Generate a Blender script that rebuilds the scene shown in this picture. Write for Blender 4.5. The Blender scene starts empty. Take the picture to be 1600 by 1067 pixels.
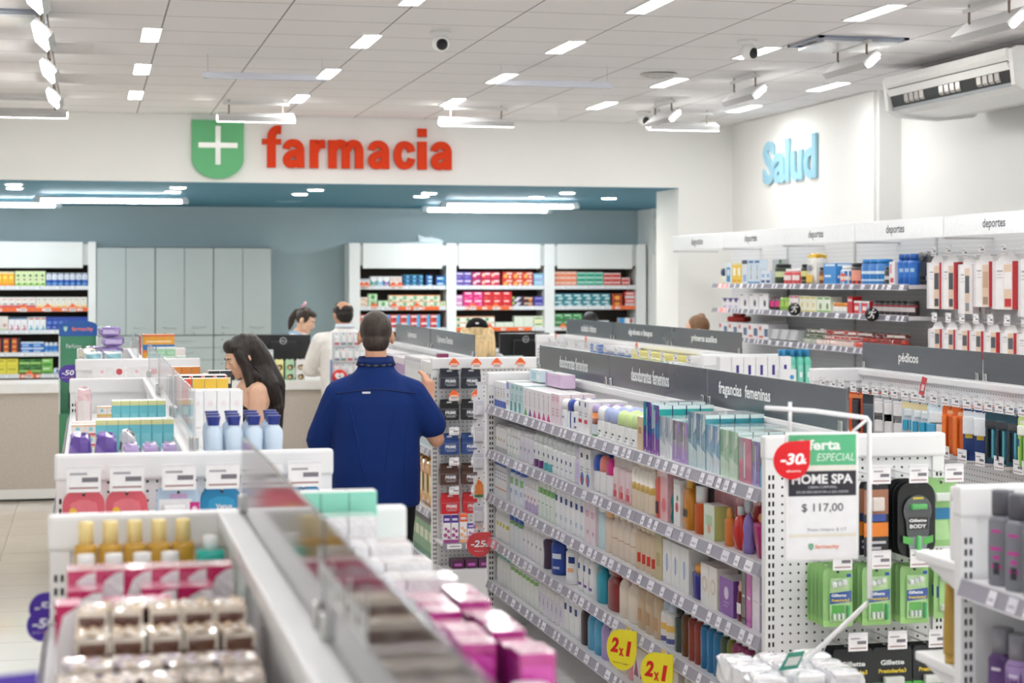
import bpy, bmesh, math, random
from mathutils import Vector, Matrix
random.seed(7)
SC = bpy.context.scene
COL = SC.collection
R = math.radians
# ------------------------------------------------------------------ camera
cam_d = bpy.data.cameras.new('camera')
cam = bpy.data.objects.new('camera', cam_d)
COL.objects.link(cam)
cam.location = (0, 0, 1.85)
cam.rotation_euler = (R(90), 0, -0.2282)
cam_d.sensor_width = 36
cam_d.lens = 64.1
cam_d.shift_y = -0.0597
cam_d.clip_end = 100
cam_d.dof.use_dof = True
cam_d.dof.focus_distance = 7.2
cam_d.dof.aperture_fstop = 4.2
SC.camera = cam
# ------------------------------------------------------------------ world (daylight through the open shop front) and exposure
w = bpy.data.worlds.new('world')
SC.world = w
w.use_nodes = True
w.node_tree.nodes['Background'].inputs[0].default_value = (0.93, 0.97, 1.0, 1)
w.node_tree.nodes['Background'].inputs[1].default_value = 2.2
SC.view_settings.view_transform = 'Standard'
SC.view_settings.look = 'None'
SC.view_settings.gamma = 1
SC.view_settings.use_curve_mapping = False
SC.view_settings.exposure = 0.12
STRIP_L, LAMP_L, TUBE_L, DOWN_L = 40, 18, 44, 170
# ------------------------------------------------------------------ colours and materials
def C(h):
    h = h.lstrip('#')
    if len(h) == 3:
        h = ''.join(x * 2 for x in h)
    o = []
    for i in (0, 2, 4):
        v = int(h[i:i + 2], 16) / 255
        o.append(v / 12.92 if v <= .04045 else ((v + .055) / 1.055) ** 2.4)
    return (*o, 1.0)

MATS = {}
def mat(key, base=None, rough=.5, metal=0, trans=0, emit=0, coat=0, alpha=1, spec=.5, ior=1.45, noise=0, nscale=8, bump=0, attr=False, aniso=False):
    """a principled material; attr=True takes its colour from the mesh's printed colours"""
    if key in MATS:
        return MATS[key]
    m = bpy.data.materials.new(key)
    m.use_nodes = True
    nt = m.node_tree
    b = nt.nodes['Principled BSDF']
    I = b.inputs
    I['Roughness'].default_value = rough
    I['Metallic'].default_value = metal
    I['Transmission Weight'].default_value = trans
    I['Coat Weight'].default_value = coat
    I['Coat Roughness'].default_value = .08
    I['Alpha'].default_value = alpha
    I['Specular IOR Level'].default_value = spec
    I['IOR'].default_value = ior
    out = None
    if attr:
        a = nt.nodes.new('ShaderNodeAttribute')
        a.attribute_name = 'Col'
        out = a.outputs['Color']
    elif base:
        I['Base Color'].default_value = C(base)
    if noise or bump:
        tc = nt.nodes.new('ShaderNodeTexCoord')
        mp = nt.nodes.new('ShaderNodeMapping')
        if aniso:
            mp.inputs['Scale'].default_value = aniso
        nz = nt.nodes.new('ShaderNodeTexNoise')
        nz.inputs['Scale'].default_value = nscale
        nz.inputs['Detail'].default_value = 4
        nt.links.new(tc.outputs['Object'], mp.inputs[0])
        nt.links.new(mp.outputs[0], nz.inputs['Vector'])
        if noise:
            mr = nt.nodes.new('ShaderNodeMapRange')
            mr.inputs[1].default_value = .3
            mr.inputs[2].default_value = .7
            mr.inputs[3].default_value = 1 - noise
            mr.inputs[4].default_value = 1 + noise * .4
            nt.links.new(nz.outputs['Fac'], mr.inputs[0])
            mx = nt.nodes.new('ShaderNodeMix')
            mx.data_type = 'RGBA'
            mx.blend_type = 'MULTIPLY'
            mx.inputs[0].default_value = 1
            if out:
                nt.links.new(out, mx.inputs[6])
            else:
                mx.inputs[6].default_value = C(base)
            nt.links.new(mr.outputs[0], mx.inputs[7])
            out = mx.outputs[2]
        if bump:
            bp = nt.nodes.new('ShaderNodeBump')
            bp.inputs['Strength'].default_value = bump
            bp.inputs['Distance'].default_value = .01
            nt.links.new(nz.outputs['Fac'], bp.inputs['Height'])
            nt.links.new(bp.outputs[0], I['Normal'])
    if out:
        nt.links.new(out, I['Base Color'])
    if emit:
        I['Emission Color'].default_value = C(base)
        I['Emission Strength'].default_value = emit
    MATS[key] = m
    return m

PAPER = mat('printed_card', rough=.42, attr=True, coat=.15, noise=.05, nscale=30)
PLASTIC = mat('printed_plastic', rough=.28, attr=True, coat=.25, noise=.03, nscale=20)
FILM = mat('shrink_film', rough=.14, attr=True, coat=.9, noise=.05, nscale=40, bump=.25)
CRINK = mat('crinkled_film', rough=.13, attr=True, coat=.9, noise=.06, nscale=40, bump=.9)
GLASSY = mat('tinted_glass', rough=.08, attr=True, trans=.35, coat=.5, ior=1.25)
METALP = mat('painted_metal', rough=.35, attr=True, noise=.02, nscale=3)
MATTE = mat('matte_paint', rough=.7, attr=True, noise=.03, nscale=4)
CHROME = mat('chrome', base='#b9b9b6', rough=.22, metal=1, noise=.05)
CLEAR = mat('clear_acrylic', base='#f4f8fa', rough=.05, trans=.95, ior=1.1, noise=.01)
CLOTH = mat('woven_cloth', rough=.85, attr=True, noise=.10, nscale=18, bump=.25, spec=.25)
SKIN = mat('skin', rough=.5, attr=True, noise=.06, nscale=25, spec=.4)
HAIR = mat('hair', rough=.42, attr=True, noise=.35, nscale=60, bump=.5, aniso=(1, 1, .12))
LIGHT = mat('strip_light', base='#ffffff', emit=STRIP_L, noise=0)
LAMPE = mat('lamp_tube_light', base='#fffdf8', emit=LAMP_L)
TUBE = mat('fluorescent_light', base='#f4fbff', emit=TUBE_L)
DOWN = mat('downlight_light', base='#fff8ee', emit=DOWN_L)

def pegmat(key, a, b, base, dot, step=.025, rad=.0036, rough=.4):
    """perforated sheet: round dark holes on a square pitch, in object axes a and b"""
    if key in MATS:
        return MATS[key]
    m = bpy.data.materials.new(key)
    m.use_nodes = True
    nt = m.node_tree
    bs = nt.nodes['Principled BSDF']
    bs.inputs['Roughness'].default_value = rough
    tc = nt.nodes.new('ShaderNodeTexCoord')
    sp = nt.nodes.new('ShaderNodeSeparateXYZ')
    nt.links.new(tc.outputs['Object'], sp.inputs[0])
    def mth(op, x, y=None):
        n = nt.nodes.new('ShaderNodeMath')
        n.operation = op
        for i, q in enumerate((x, y)):
            if q is None:
                continue
            if isinstance(q, (int, float)):
                n.inputs[i].default_value = q
            else:
                nt.links.new(q, n.inputs[i])
        return n.outputs[0]
    d = []
    for ax in (a, b):
        f = mth('FRACT', mth('ADD', mth('DIVIDE', sp.outputs[ax], step), 400.5))
        d.append(mth('POWER', mth('MULTIPLY', mth('SUBTRACT', f, .5), step), 2))
    hole = mth('LESS_THAN', mth('ADD', d[0], d[1]), rad * rad)
    mx = nt.nodes.new('ShaderNodeMix')
    mx.data_type = 'RGBA'
    nt.links.new(hole, mx.inputs[0])
    mx.inputs[6].default_value = C(base)
    mx.inputs[7].default_value = C(dot)
    nt.links.new(mx.outputs[2], bs.inputs['Base Color'])
    MATS[key] = m
    return m
PEGX = pegmat('pegboard_across', 'X', 'Z', '#f1f1f3', '#1d1d20')
PEGY = pegmat('pegboard_along', 'Y', 'Z', '#f1f1f3', '#2a2a2e')
PEGS = pegmat('pegboard_silver', 'Y', 'Z', '#dddee0', '#f2f3f4', step=.03, rad=.006, rough=.35)

# ------------------------------------------------------------------ mesh builder
TEXTS = {}
def text_geo(body, bold=0.0):
    k = (body, bold)
    if k not in TEXTS:
        cu = bpy.data.curves.new('t', 'FONT')
        cu.body = body
        cu.size = 1
        cu.offset = bold
        cu.resolution_u = 3
        cu.align_x = 'CENTER'
        ob = bpy.data.objects.new('t', cu)
        COL.objects.link(ob)
        dg = bpy.context.evaluated_depsgraph_get()
        me = bpy.data.meshes.new_from_object(ob.evaluated_get(dg))
        vs = [tuple(v.co[:2]) for v in me.vertices]
        fs = [tuple(p.vertices) for p in me.polygons]
        xs = [v[0] for v in vs] or [0, 1]
        ys = [v[1] for v in vs] or [0, 1]
        TEXTS[k] = (vs, fs, min(xs), max(xs), min(ys), max(ys))
        bpy.data.objects.remove(ob)
        bpy.data.curves.remove(cu)
        bpy.data.meshes.remove(me)
    return TEXTS[k]

class MB:
    """collects vertices and coloured faces for ONE mesh"""
    def __init__(s):
        s.v, s.f, s.c, s.m, s.s = [], [], [], [], []
        s.T = Matrix.Identity(4)
    def add(s, vs, fs, col, m=0, smooth=False, cols=None):
        o = len(s.v)
        idn = s.T == Matrix.Identity(4)
        s.v += [tuple(v) if idn else tuple(s.T @ Vector(v)) for v in vs]
        c = C(col) if isinstance(col, str) else col
        for i, f in enumerate(fs):
            s.f.append(tuple(j + o for j in f))
            cc = cols[i] if cols else c
            s.c.append(C(cc) if isinstance(cc, str) else cc)
            s.m.append(m)
            s.s.append(smooth)
        return s
    def box(s, x0, x1, y0, y1, z0, z1, col, m=0, cols=None):
        v = [(x, y, z) for z in (z0, z1) for y in (y0, y1) for x in (x0, x1)]
        f = [(0, 2, 3, 1), (4, 5, 7, 6), (0, 1, 5, 4), (2, 6, 7, 3), (0, 4, 6, 2), (1, 3, 7, 5)]   # bottom top front back left right
        return s.add(v, f, col, m, cols=cols)
    def rbox(s, x0, x1, y0, y1, z0, z1, col, b=.004, m=0):
        """box with chamfered edges"""
        bm = bmesh.new()
        bmesh.ops.create_cube(bm, size=1)
        for v in bm.verts:
            v.co = ((x0 + x1) / 2 + v.co.x * (x1 - x0), (y0 + y1) / 2 + v.co.y * (y1 - y0), (z0 + z1) / 2 + v.co.z * (z1 - z0))
        b = min(b, .45 * min(x1 - x0, y1 - y0, z1 - z0))
        bmesh.ops.bevel(bm, geom=bm.edges[:], offset=b, segments=2, affect='EDGES', profile=.6)
        s.add([v.co[:] for v in bm.verts], [], col)
        o = len(s.v) - len(bm.verts)
        bm.verts.index_update()
        c = C(col) if isinstance(col, str) else col
        for f in bm.faces:
            s.f.append(tuple(v.index + o for v in f.verts)); s.c.append(c); s.m.append(m); s.s.append(False)
        bm.free()
        return s
    def quad(s, a, b, c, d, col, m=0):
        return s.add([a, b, c, d], [(0, 1, 2, 3)], col, m)
    def front(s, x0, x1, z0, z1, y, col, m=0):
        """upright patch facing -Y"""
        return s.quad((x0, y, z0), (x1, y, z0), (x1, y, z1), (x0, y, z1), col, m)
    def side(s, y0, y1, z0, z1, x, col, m=0):
        """upright patch facing +X"""
        return s.quad((x, y0, z0), (x, y1, z0), (x, y1, z1), (x, y0, z1), col, m)
    def disc(s, cx, cz, y, r, col, n=20, m=0, rz=None):
        v = [(cx + r * math.cos(2 * math.pi * i / n), y, cz + (rz or r) * math.sin(2 * math.pi * i / n)) for i in range(n)]
        return s.add(v, [tuple(range(n))], col, m)
    def plate(s, poly, y0, y1, col, m=0):
        """polygon in X,Z (counter-clockwise seen from -Y) extruded from y0 (front) to y1"""
        n = len(poly)
        v = [(x, y0, z) for x, z in poly] + [(x, y1, z) for x, z in poly]
        f = [tuple(range(n)), tuple(range(2 * n - 1, n - 1, -1))] + [(i, i + n, (i + 1) % n + n, (i + 1) % n) for i in range(n)]
        return s.add(v, f, col, m)
    def lathe(s, prof, cx=0, cy=0, n=16, col='#fff', ex=1, ey=1, sq=2, bands=(), frontp=(), m=0, close=True, smooth=True):
        """profile [(radius, z)] turned round a vertical axis; sq>2 squares the section; bands (z0,z1,col); frontp (z0,z1,half_angle,col) faces -Y"""
        zs = []
        for b in list(bands) + [(p[0], p[1]) for p in frontp]:
            zs += [b[0], b[1]]
        pr = [prof[0]]
        for (r0, z0), (r1, z1) in zip(prof, prof[1:]):
            for z in sorted(q for q in zs if min(z0, z1) + 1e-5 < q < max(z0, z1) - 1e-5):
                t = (z - z0) / (z1 - z0)
                pr.append((r0 + (r1 - r0) * t, z))
            pr.append((r1, z1))
        v, f, cs = [], [], []
        for r, z in pr:
            for i in range(n):
                a = 2 * math.pi * (i + .5) / n
                ca, sa = math.cos(a), math.sin(a)
                k = 1 if sq == 2 else (abs(ca) ** sq + abs(sa) ** sq) ** (-1 / sq)
                v.append((cx + r * ex * ca * k, cy + r * ey * sa * k, z))
        for j in range(len(pr) - 1):
            zm = (pr[j][1] + pr[j + 1][1]) / 2
            bc = col
            for b in bands:
                if b[0] <= zm <= b[1]:
                    bc = b[2]
            for i in range(n):
                a = 2 * math.pi * (i + 1) / n
                cc = bc
                for p in frontp:
                    d = abs((a + math.pi / 2 + math.pi) % (2 * math.pi) - math.pi)
                    if p[0] <= zm <= p[1] and d < p[2]:
                        cc = p[3]
                f.append((j * n + i, j * n + (i + 1) % n, (j + 1) * n + (i + 1) % n, (j + 1) * n + i))
                cs.append(cc)
        if close:
            f.append(tuple(range(n - 1, -1, -1))); cs.append(col)
            k = (len(pr) - 1) * n
            f.append(tuple(range(k, k + n))); cs.append(col)
        return s.add(v, f, col, m, smooth, [C(q) if isinstance(q, str) else q for q in cs])
    def tube(s, pts, r, col, n=8, m=0, cap=True):
        """round tube along points; r a number or one per point"""
        P = [Vector(p) for p in pts]
        v, f = [], []
        up = Vector((0, 0, 1))
        for i, p in enumerate(P):
            t = (P[min(i + 1, len(P) - 1)] - P[max(i - 1, 0)]).normalized()
            a = t.cross(up if abs(t.z) < .95 else Vector((1, 0, 0))).normalized()
            b = t.cross(a)
            rr = r[i] if isinstance(r, (list, tuple)) else r
            for k in range(n):
                g = 2 * math.pi * k / n
                v.append(tuple(p + a * rr * math.cos(g) + b * rr * math.sin(g)))
        for i in range(len(P) - 1):
            for k in range(n):
                f.append((i * n + k, (i + 1) * n + k, (i + 1) * n + (k + 1) % n, i * n + (k + 1) % n))
        if cap:
            f.append(tuple(range(n)))
            f.append(tuple(range(len(P) * n - 1, len(P) * n - n - 1, -1)))
        return s.add(v, f, col, m, True)
    def ball(s, c, r, col, n=14, m=0, fn=None):
        """ellipsoid; fn(unit vector) -> radius factor"""
        r = r if isinstance(r, (list, tuple)) else (r, r, r)
        v, f = [], []
        k = n // 2 + 1
        for j in range(1, k):
            ph = math.pi * j / k
            for i in range(n):
                a = 2 * math.pi * i / n
                u = (math.sin(ph) * math.cos(a), math.sin(ph) * math.sin(a), math.cos(ph))
                q = fn(u) if fn else 1
                v.append(tuple(c[t] + r[t] * u[t] * q for t in range(3)))
        v += [(c[0], c[1], c[2] + r[2]), (c[0], c[1], c[2] - r[2])]
        t, b = len(v) - 2, len(v) - 1
        for j in range(k - 2):
            for i in range(n):
                f.append((j * n + i, (j + 1) * n + i, (j + 1) * n + (i + 1) % n, j * n + (i + 1) % n))
        for i in range(n):
            f.append((t, i, (i + 1) % n)); f.append((b, (k - 2) * n + (i + 1) % n, (k - 2) * n + i))
        return s.add(v, f, col, m, True)
    def text(s, body, x, z, h, y, col, w=None, bold=.0, m=0, squeeze=1, t=0, slant=0, align='c'):
        """flat lettering facing -Y: h = height of the ink box, w = its width (or squeeze); t = thickness; x,z = centre of the ink box"""
        vs, fs, x0, x1, z0, z1 = text_geo(body, bold)
        kz = h / (z1 - z0)
        kx = (w / (x1 - x0)) if w else kz * squeeze
        if align == 'l':
            x = x + (x1 - x0) * kx / 2
        f2 = lambda v: (x + (v[0] - (x0 + x1) / 2) * kx + slant * (v[1] - z0) * kz, z + (v[1] - (z0 + z1) / 2) * kz)
        pts = [f2(v) for v in vs]
        s.add([(p[0], y, p[1]) for p in pts], fs, col, m)
        if t:
            ed = {}
            for f in fs:
                for a, b in zip(f, f[1:] + f[:1]):
                    ed[(a, b)] = 1
            rim = [(a, b) for a, b in ed if (b, a) not in ed]
            v, q = [], []
            for a, b in rim:
                o = len(v)
                v += [(pts[a][0], y, pts[a][1]), (pts[b][0], y, pts[b][1]), (pts[b][0], y + t, pts[b][1]), (pts[a][0], y + t, pts[a][1])]
                q.append((o, o + 3, o + 2, o + 1))
            s.add(v, q, col, m)
        return s
    def mesh(s, name, mats):
        me = bpy.data.meshes.new(name)
        me.from_pydata(s.v, [], s.f)
        ca = me.color_attributes.new('Col', 'FLOAT_COLOR', 'CORNER')
        arr = []
        for f, c in zip(s.f, s.c):
            arr += list(c) * len(f)
        ca.data.foreach_set('color', arr)
        for q in mats if isinstance(mats, (list, tuple)) else [mats]:
            me.materials.append(q)
        me.polygons.foreach_set('material_index', s.m)
        me.polygons.foreach_set('use_smooth', s.s)
        me.update()
        return me
    def obj(s, name, mats, parent=None, loc=None, rot=None):
        o = bpy.data.objects.new(name, s.mesh(name, mats))
        COL.objects.link(o)
        if parent:
            o.parent = parent
        if loc:
            o.location = loc
        if rot:
            o.rotation_euler = rot
        return o

def tag(o, label=None, cat=None, group=None, kind=None):
    for k, v in (('label', label), ('category', cat), ('group', group), ('kind', kind)):
        if v:
            o[k] = v
    if label and kind != 'structure':
        n = len(label.replace('-', ' ').split())
        if not 4 <= len(label.split()) <= 16 or len(label.split()) > 16:
            print('LABEL LENGTH', n, label)
    return o

def empty(name, loc, label, cat, rz=0, group=None):
    o = bpy.data.objects.new(name, None)
    o.empty_display_size = .05
    COL.objects.link(o)
    o.location = loc
    o.rotation_euler = (0, 0, rz)
    return tag(o, label, cat, group)

def structure(mb, name, mats):
    o = mb.obj(name, mats)
    o['kind'] = 'structure'
    return o

class Proto:
    """a kind of thing: body mesh plus part meshes (name, mesh, [(sub name, mesh)])"""
    def __init__(s, name, cat, body, parts=()):
        s.name, s.cat, s.body, s.parts, s.first, s.boxy = name, cat, body, list(parts), None, 0
def place(p, loc, rz=0, label='', group=None, rot=None, scale=1):
    """links the thing and its parts; the first is made, every later one is copied with obj.copy()"""
    if p.first is None:
        r = bpy.data.objects.new(p.name, p.body)
        kids = []
        for pn, pm, subs in p.parts:
            c = bpy.data.objects.new(pn, pm)
            c.parent = r
            kids.append((c, []))
            for sn, sm in subs:
                g = bpy.data.objects.new(sn, sm)
                g.parent = c
                kids[-1][1].append(g)
        p.first = (r, kids)
    else:
        r0, k0 = p.first
        r = r0.copy()
        kids = []
        for c0, g0 in k0:
            c = c0.copy()
            c.parent = r
            gs = []
            for q in g0:
                g = q.copy()
                g.parent = c
                gs.append(g)
            kids.append((c, gs))
    COL.objects.link(r)
    for c, gs in kids:
        COL.objects.link(c)
        for g in gs:
            COL.objects.link(g)
    r.location = loc
    r.rotation_euler = rot if rot else (0, 0, rz)
    r.scale = (scale, scale, scale)
    for k in ('group',):
        if k in r:
            del r[k]
    return tag(r, label, p.cat, group)

ORD = ('first second third fourth fifth sixth seventh eighth ninth tenth eleventh twelfth thirteenth fourteenth fifteenth sixteenth seventeenth eighteenth '
       'nineteenth twentieth').split()
def nth(i):
    return ORD[i] if i < 20 else ('twenty-' + ORD[i - 20] if i < 29 else 'number %d' % (i + 1))
ROWS = ('', ', second row', ', third row', ', fourth row')
def run(p, start, step, n, desc, where, group=None, rz=0, back=None, rows=1, stack=None, stacks=1, jit=.0, skip=()):
    """n copies of p from start along step; rows behind one another along back; stacks on one another along stack. Labels count them."""
    for k in range(stacks):
        for r in range(rows):
            for i in range(n):
                if (i, k) in skip:
                    continue
                q = Vector(start) + Vector(step) * i
                if back:
                    q += Vector(back) * r
                if stack:
                    q += Vector(stack) * k
                o = nth(i) + ' ' if n > 1 else ''
                tier = '' if stacks == 1 else (('lower ', 'upper ') if stacks == 2 else ('bottom ', 'middle ', 'top ', 'topmost '))[k]
                rw = ('' if rows == 1 else ROWS[r])
                place(p, q, rz + random.uniform(-jit, jit), (o + tier + desc + ' ' + where + rw).strip(), group or desc)
# ================================================================== the room
def gridmat(key, base, line, sx, sy, ox, oy, lw, rough, noise=.06, coat=0):
    m = bpy.data.materials.new(key)
    m.use_nodes = True
    nt = m.node_tree
    bs = nt.nodes['Principled BSDF']
    bs.inputs['Roughness'].default_value = rough
    bs.inputs['Coat Weight'].default_value = coat
    tc = nt.nodes.new('ShaderNodeTexCoord')
    sp = nt.nodes.new('ShaderNodeSeparateXYZ')
    nt.links.new(tc.outputs['Object'], sp.inputs[0])
    def mth(op, x, y):
        n = nt.nodes.new('ShaderNodeMath')
        n.operation = op
        for i, q in enumerate((x, y)):
            if isinstance(q, (int, float)):
                n.inputs[i].default_value = q
            else:
                nt.links.new(q, n.inputs[i])
        return n.outputs[0]
    e = []
    for ax, st, of in (('X', sx, ox), ('Y', sy, oy)):
        f = mth('FRACT', mth('ADD', mth('DIVIDE', mth('SUBTRACT', sp.outputs[ax], of), st), 100.5), 0)
        e.append(mth('MULTIPLY', mth('ABSOLUTE', mth('SUBTRACT', f, .5), 0), st))
    isl = mth('LESS_THAN', mth('MINIMUM', e[0], e[1]), lw / 2)
    nz = nt.nodes.new('ShaderNodeTexNoise')
    nz.inputs['Scale'].default_value = 3
    nt.links.new(tc.outputs['Object'], nz.inputs['Vector'])
    mr = nt.nodes.new('ShaderNodeMapRange')
    mr.inputs[3].default_value = 1 - noise
    mr.inputs[4].default_value = 1 + noise
    nt.links.new(nz.outputs['Fac'], mr.inputs[0])
    mx = nt.nodes.new('ShaderNodeMix')
    mx.data_type = 'RGBA'
    mx.blend_type = 'MULTIPLY'
    mx.inputs[0].default_value = 1
    mx.inputs[6].default_value = C(base)
    nt.links.new(mr.outputs[0], mx.inputs[7])
    m2 = nt.nodes.new('ShaderNodeMix')
    m2.data_type = 'RGBA'
    nt.links.new(isl, m2.inputs[0])
    nt.links.new(mx.outputs[2], m2.inputs[6])
    m2.inputs[7].default_value = C(line)
    nt.links.new(m2.outputs[2], bs.inputs['Base Color'])
    return m

CEIL_Z, FAS_Y, OPEN_Z, BACK_Y = 3.27, 15.8, 2.69, 20.9
WALL = mat('white_wall_paint', base='#efefec', rough=.75, noise=.02, nscale=1.5)
TEAL = mat('teal_ceiling_paint', base='#3f7c93', rough=.6, noise=.03, nscale=2)
BLUEG = mat('blue_grey_wall_paint', base='#a2b3b7', rough=.7, noise=.03, nscale=1.5)
FLOORM = gridmat('beige_floor_tiles', '#d8cec0', '#a79c8e', .9, .45, .33, .2, .006, .16, .06, .3)
CEILM = gridmat('ceiling_tiles', '#edebec', '#8f8d8f', .6175, .584, -.217, FAS_Y, .009, .85, .015)
S = lambda mb, n, m: structure(mb, n, m)
S(MB().box(-1.9, 7.2, -4, 21.2, -.1, 0, '#fff'), 'floor', FLOORM)
S(MB().box(-1.9, 6.1, -4, FAS_Y, CEIL_Z, CEIL_Z + .1, '#fff'), 'ceiling', CEILM)
S(MB().box(-1.9, 5.93, FAS_Y, FAS_Y + .66, OPEN_Z, CEIL_Z, '#fff').box(5.222, 5.93, FAS_Y, FAS_Y + .66, 0, OPEN_Z, '#fff'), 'wall_fascia', WALL)
S(MB().box(-1.9, -1.75, -4, 21, 0, CEIL_Z, '#fff'), 'wall_left', WALL)
S(MB().box(5.92, 6.1, -4, FAS_Y, 0, CEIL_Z, '#fff').box(5.74, 5.92, 12.62, FAS_Y, 0, CEIL_Z, '#fff').box(5.715, 5.74, 12.66, 15.44, 0, CEIL_Z - .005, '#fff'), 'wall_right', WALL)
S(MB().box(-1.75, 7.1, BACK_Y, BACK_Y + .2, 0, OPEN_Z, '#fff'), 'wall_back', BLUEG)
S(MB().box(7.0, 7.2, FAS_Y + .66, BACK_Y, 0, OPEN_Z, '#fff').box(6.40, 7.0, 20.35, BACK_Y, 0, OPEN_Z, '#fff'), 'wall_side', WALL)
S(MB().box(-1.9, 5.222, FAS_Y + .004, FAS_Y + .66, OPEN_Z - .006, OPEN_Z - .0005, '#fff').box(-1.9, 7.2, FAS_Y + .66, BACK_Y + .2, OPEN_Z - .006, OPEN_Z + .1, '#fff'), 'ceiling_pharmacy', TEAL)

# ------------------------------------------------------------------ ceiling strip lights (recessed, one tile long)
mb = MB().box(-.05, .05, -.29, .29, .0, .02, '#ffffff')
fr = MB().box(-.062, -.05, -.295, .295, -.004, .02, '#e8e8e6').box(.05, .062, -.295, .295, -.004, .02, '#e8e8e6').box(-.05, .05, -.297, -.29, -.004, .02, '#e8e8e6').box(-.05, .05, .29, .297, -.004, .02, '#e8e8e6')
STRIP = Proto('ceiling_strip_light', 'ceiling light', fr.mesh('strip_frame', METALP), [('diffuser', mb.mesh('strip_diffuser', LIGHT), [])])
ROWN = {.35: 'over the aisle of white cabinets', 1.6: 'above the farmacia lettering', 2.82: 'over the fragrance gondola', 4.05: 'over the narrow razor aisle', 5.27: 'beside the pale blue wall lettering'}
for x, nm in ROWN.items():
    for i in range(10):
        y = 14.22 - 1.752 * i
        if x > 5 and i in (2, 3):      # the air conditioner hangs there
            continue
        place(STRIP, (x, y, CEIL_Z - .004), 0, nth(i) + ' recessed white strip light from the counter, ' + nm, 'ceiling strip lights')

# ------------------------------------------------------------------ linear wall washer lamps hung under the ceiling
def washer(tilt, unlit=False, L=.6):
    """runs along local X, shines towards local +Y"""
    bar = MB().box(-L / 2 + .04, L / 2 - .04, -.012, .012, .105, .125, '#d9d8d6')
    parts = []
    for sx in (-1, 1):
        x = sx * (L / 2 - .09)
        parts.append(('bracket', MB().tube([(x, 0, .11), (x, .0, .055), (x, .012, .03)], .007, '#8d7d70').tube([(x, 0, .112), (x, 0, .15)], .006, '#bdbab6').mesh('bracket', METALP), []))
    h = MB()
    h.T = Matrix.Rotation(tilt, 4, 'X')
    h.box(-L / 2, L / 2, -.055, .055, .012, .03, '#dcdcdb' if not unlit else '#e6e6ea')
    h.box(-L / 2, L / 2, -.06, -.055, -.012, .03, '#b9b9b9').box(-L / 2, L / 2, .055, .06, -.012, .03, '#c9c9c9')
    parts.append(('housing', h.mesh('housing', METALP), []))
    t = MB()
    t.T = Matrix.Rotation(tilt, 4, 'X')
    t.box(-L / 2 - .004, L / 2 + .004, -.04, .04, -.02, .011, '#ffffff')
    parts.append(('tube', t.mesh('tube', LAMPE if not unlit else METALP), []))
    return Proto('wall_washer_lamp', 'ceiling lamp', bar.mesh('mounting_bar', METALP), parts)
WR = washer(R(42))
for i, y in enumerate((13.75, 11.92, 10.1, 8.41, 6.6, 4.8)):
    place(WR, (4.42, y, 3.125), R(-90), nth(i) + ' tilted wall washer lamp from the counter, facing the deportes shelves', 'wall washers over the deportes shelves')
for i, y in enumerate((13.2, 11.5, 9.85, 8.45, 6.8, 5.1)):
    place(WR, (-.235, y, 3.125), R(90), nth(i) + ' tilted wall washer lamp from the counter, over the floor beside the white cabinets', 'wall washers over the side aisle')
WF = washer(R(20))
for x, lb in ((-.46, 'white lamp hung by the fascia corner over the stocked shelving'), (1.285, 'white lamp hung between the green shield and the first orange letters'), (3.06, 'white lamp hung just past the last orange letter of the sign'), (4.82, 'white lamp hung by the small camera near the white corner')):
    place(WF, (x, 14.46, 3.125), 0, lb, 'wall washers along the fascia')
GHOSTM = mat('pale_reflection', base='#dde1ef', rough=.25, alpha=.6, noise=.02)  # ghost reflections built as pale see-through bars on added wires
for x, lb in ((1.09, 'pale reflection ghost shaped as a bar under the ceiling before the shield'), (2.98, 'pale reflection ghost shaped as a bar under the ceiling over the fragrance aisle')):
    o = tag(MB().rbox(-.39, .39, -.025, .025, -.02, .02, '#fff').obj('reflection_bar', GHOSTM, None, (x, 11.6, 3.14)), lb, 'reflection')
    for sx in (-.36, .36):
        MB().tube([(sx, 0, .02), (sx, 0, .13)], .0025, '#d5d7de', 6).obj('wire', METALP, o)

# ------------------------------------------------------------------ cameras, diffuser, square vents, air conditioner
def security_cam(loc, label, rz=0):
    r = MB().lathe([(.06, 0), (.06, -.02), (.05, -.028)], n=20, col='#f0f0ee').obj('security_camera', PLASTIC, None, loc, (0, 0, rz))
    MB().rbox(-.012, .012, -.004, .02, -.075, -.02, '#ececea').obj('arm', PLASTIC, r)
    MB().ball((0, -.012, -.07), .05, '#f2f2f0', 20).obj('housing', PLASTIC, r)
    e = MB().ball((0, -.045, -.078), (.034, .026, .034), '#151517', 18).obj('eye', PLASTIC, r)
    MB().lathe([(.012, 0), (.012, .004)], n=12, col='#3a3a40').obj('lens', GLASSY, e, (0, -.069, -.08), (R(90), 0, 0))
    tag(r, label, 'security camera', 'ceiling cameras')
security_cam((1.957, 10.23, CEIL_Z), 'white dome camera alone in the middle of the ceiling tiles')
security_cam((3.80, 10.2, CEIL_Z), 'white dome camera beside a strip light near the open square hatch', .5)
security_cam((4.55, 14.7, CEIL_Z), 'white dome camera at the fascia beside a hanging lamp', .2)
d = MB()
for i in range(4):
    d.lathe([(.13 - .03 * i, -.008 - .008 * i), (.115 - .03 * i, -.016 - .008 * i), (.112 - .03 * i, -.006)], n=28, col='#e4e3e1')
tag(d.obj('air_diffuser', METALP, None, (3.816, 11.97, CEIL_Z)), 'round flat air diffuser set in the ceiling tiles', 'air vent')
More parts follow.
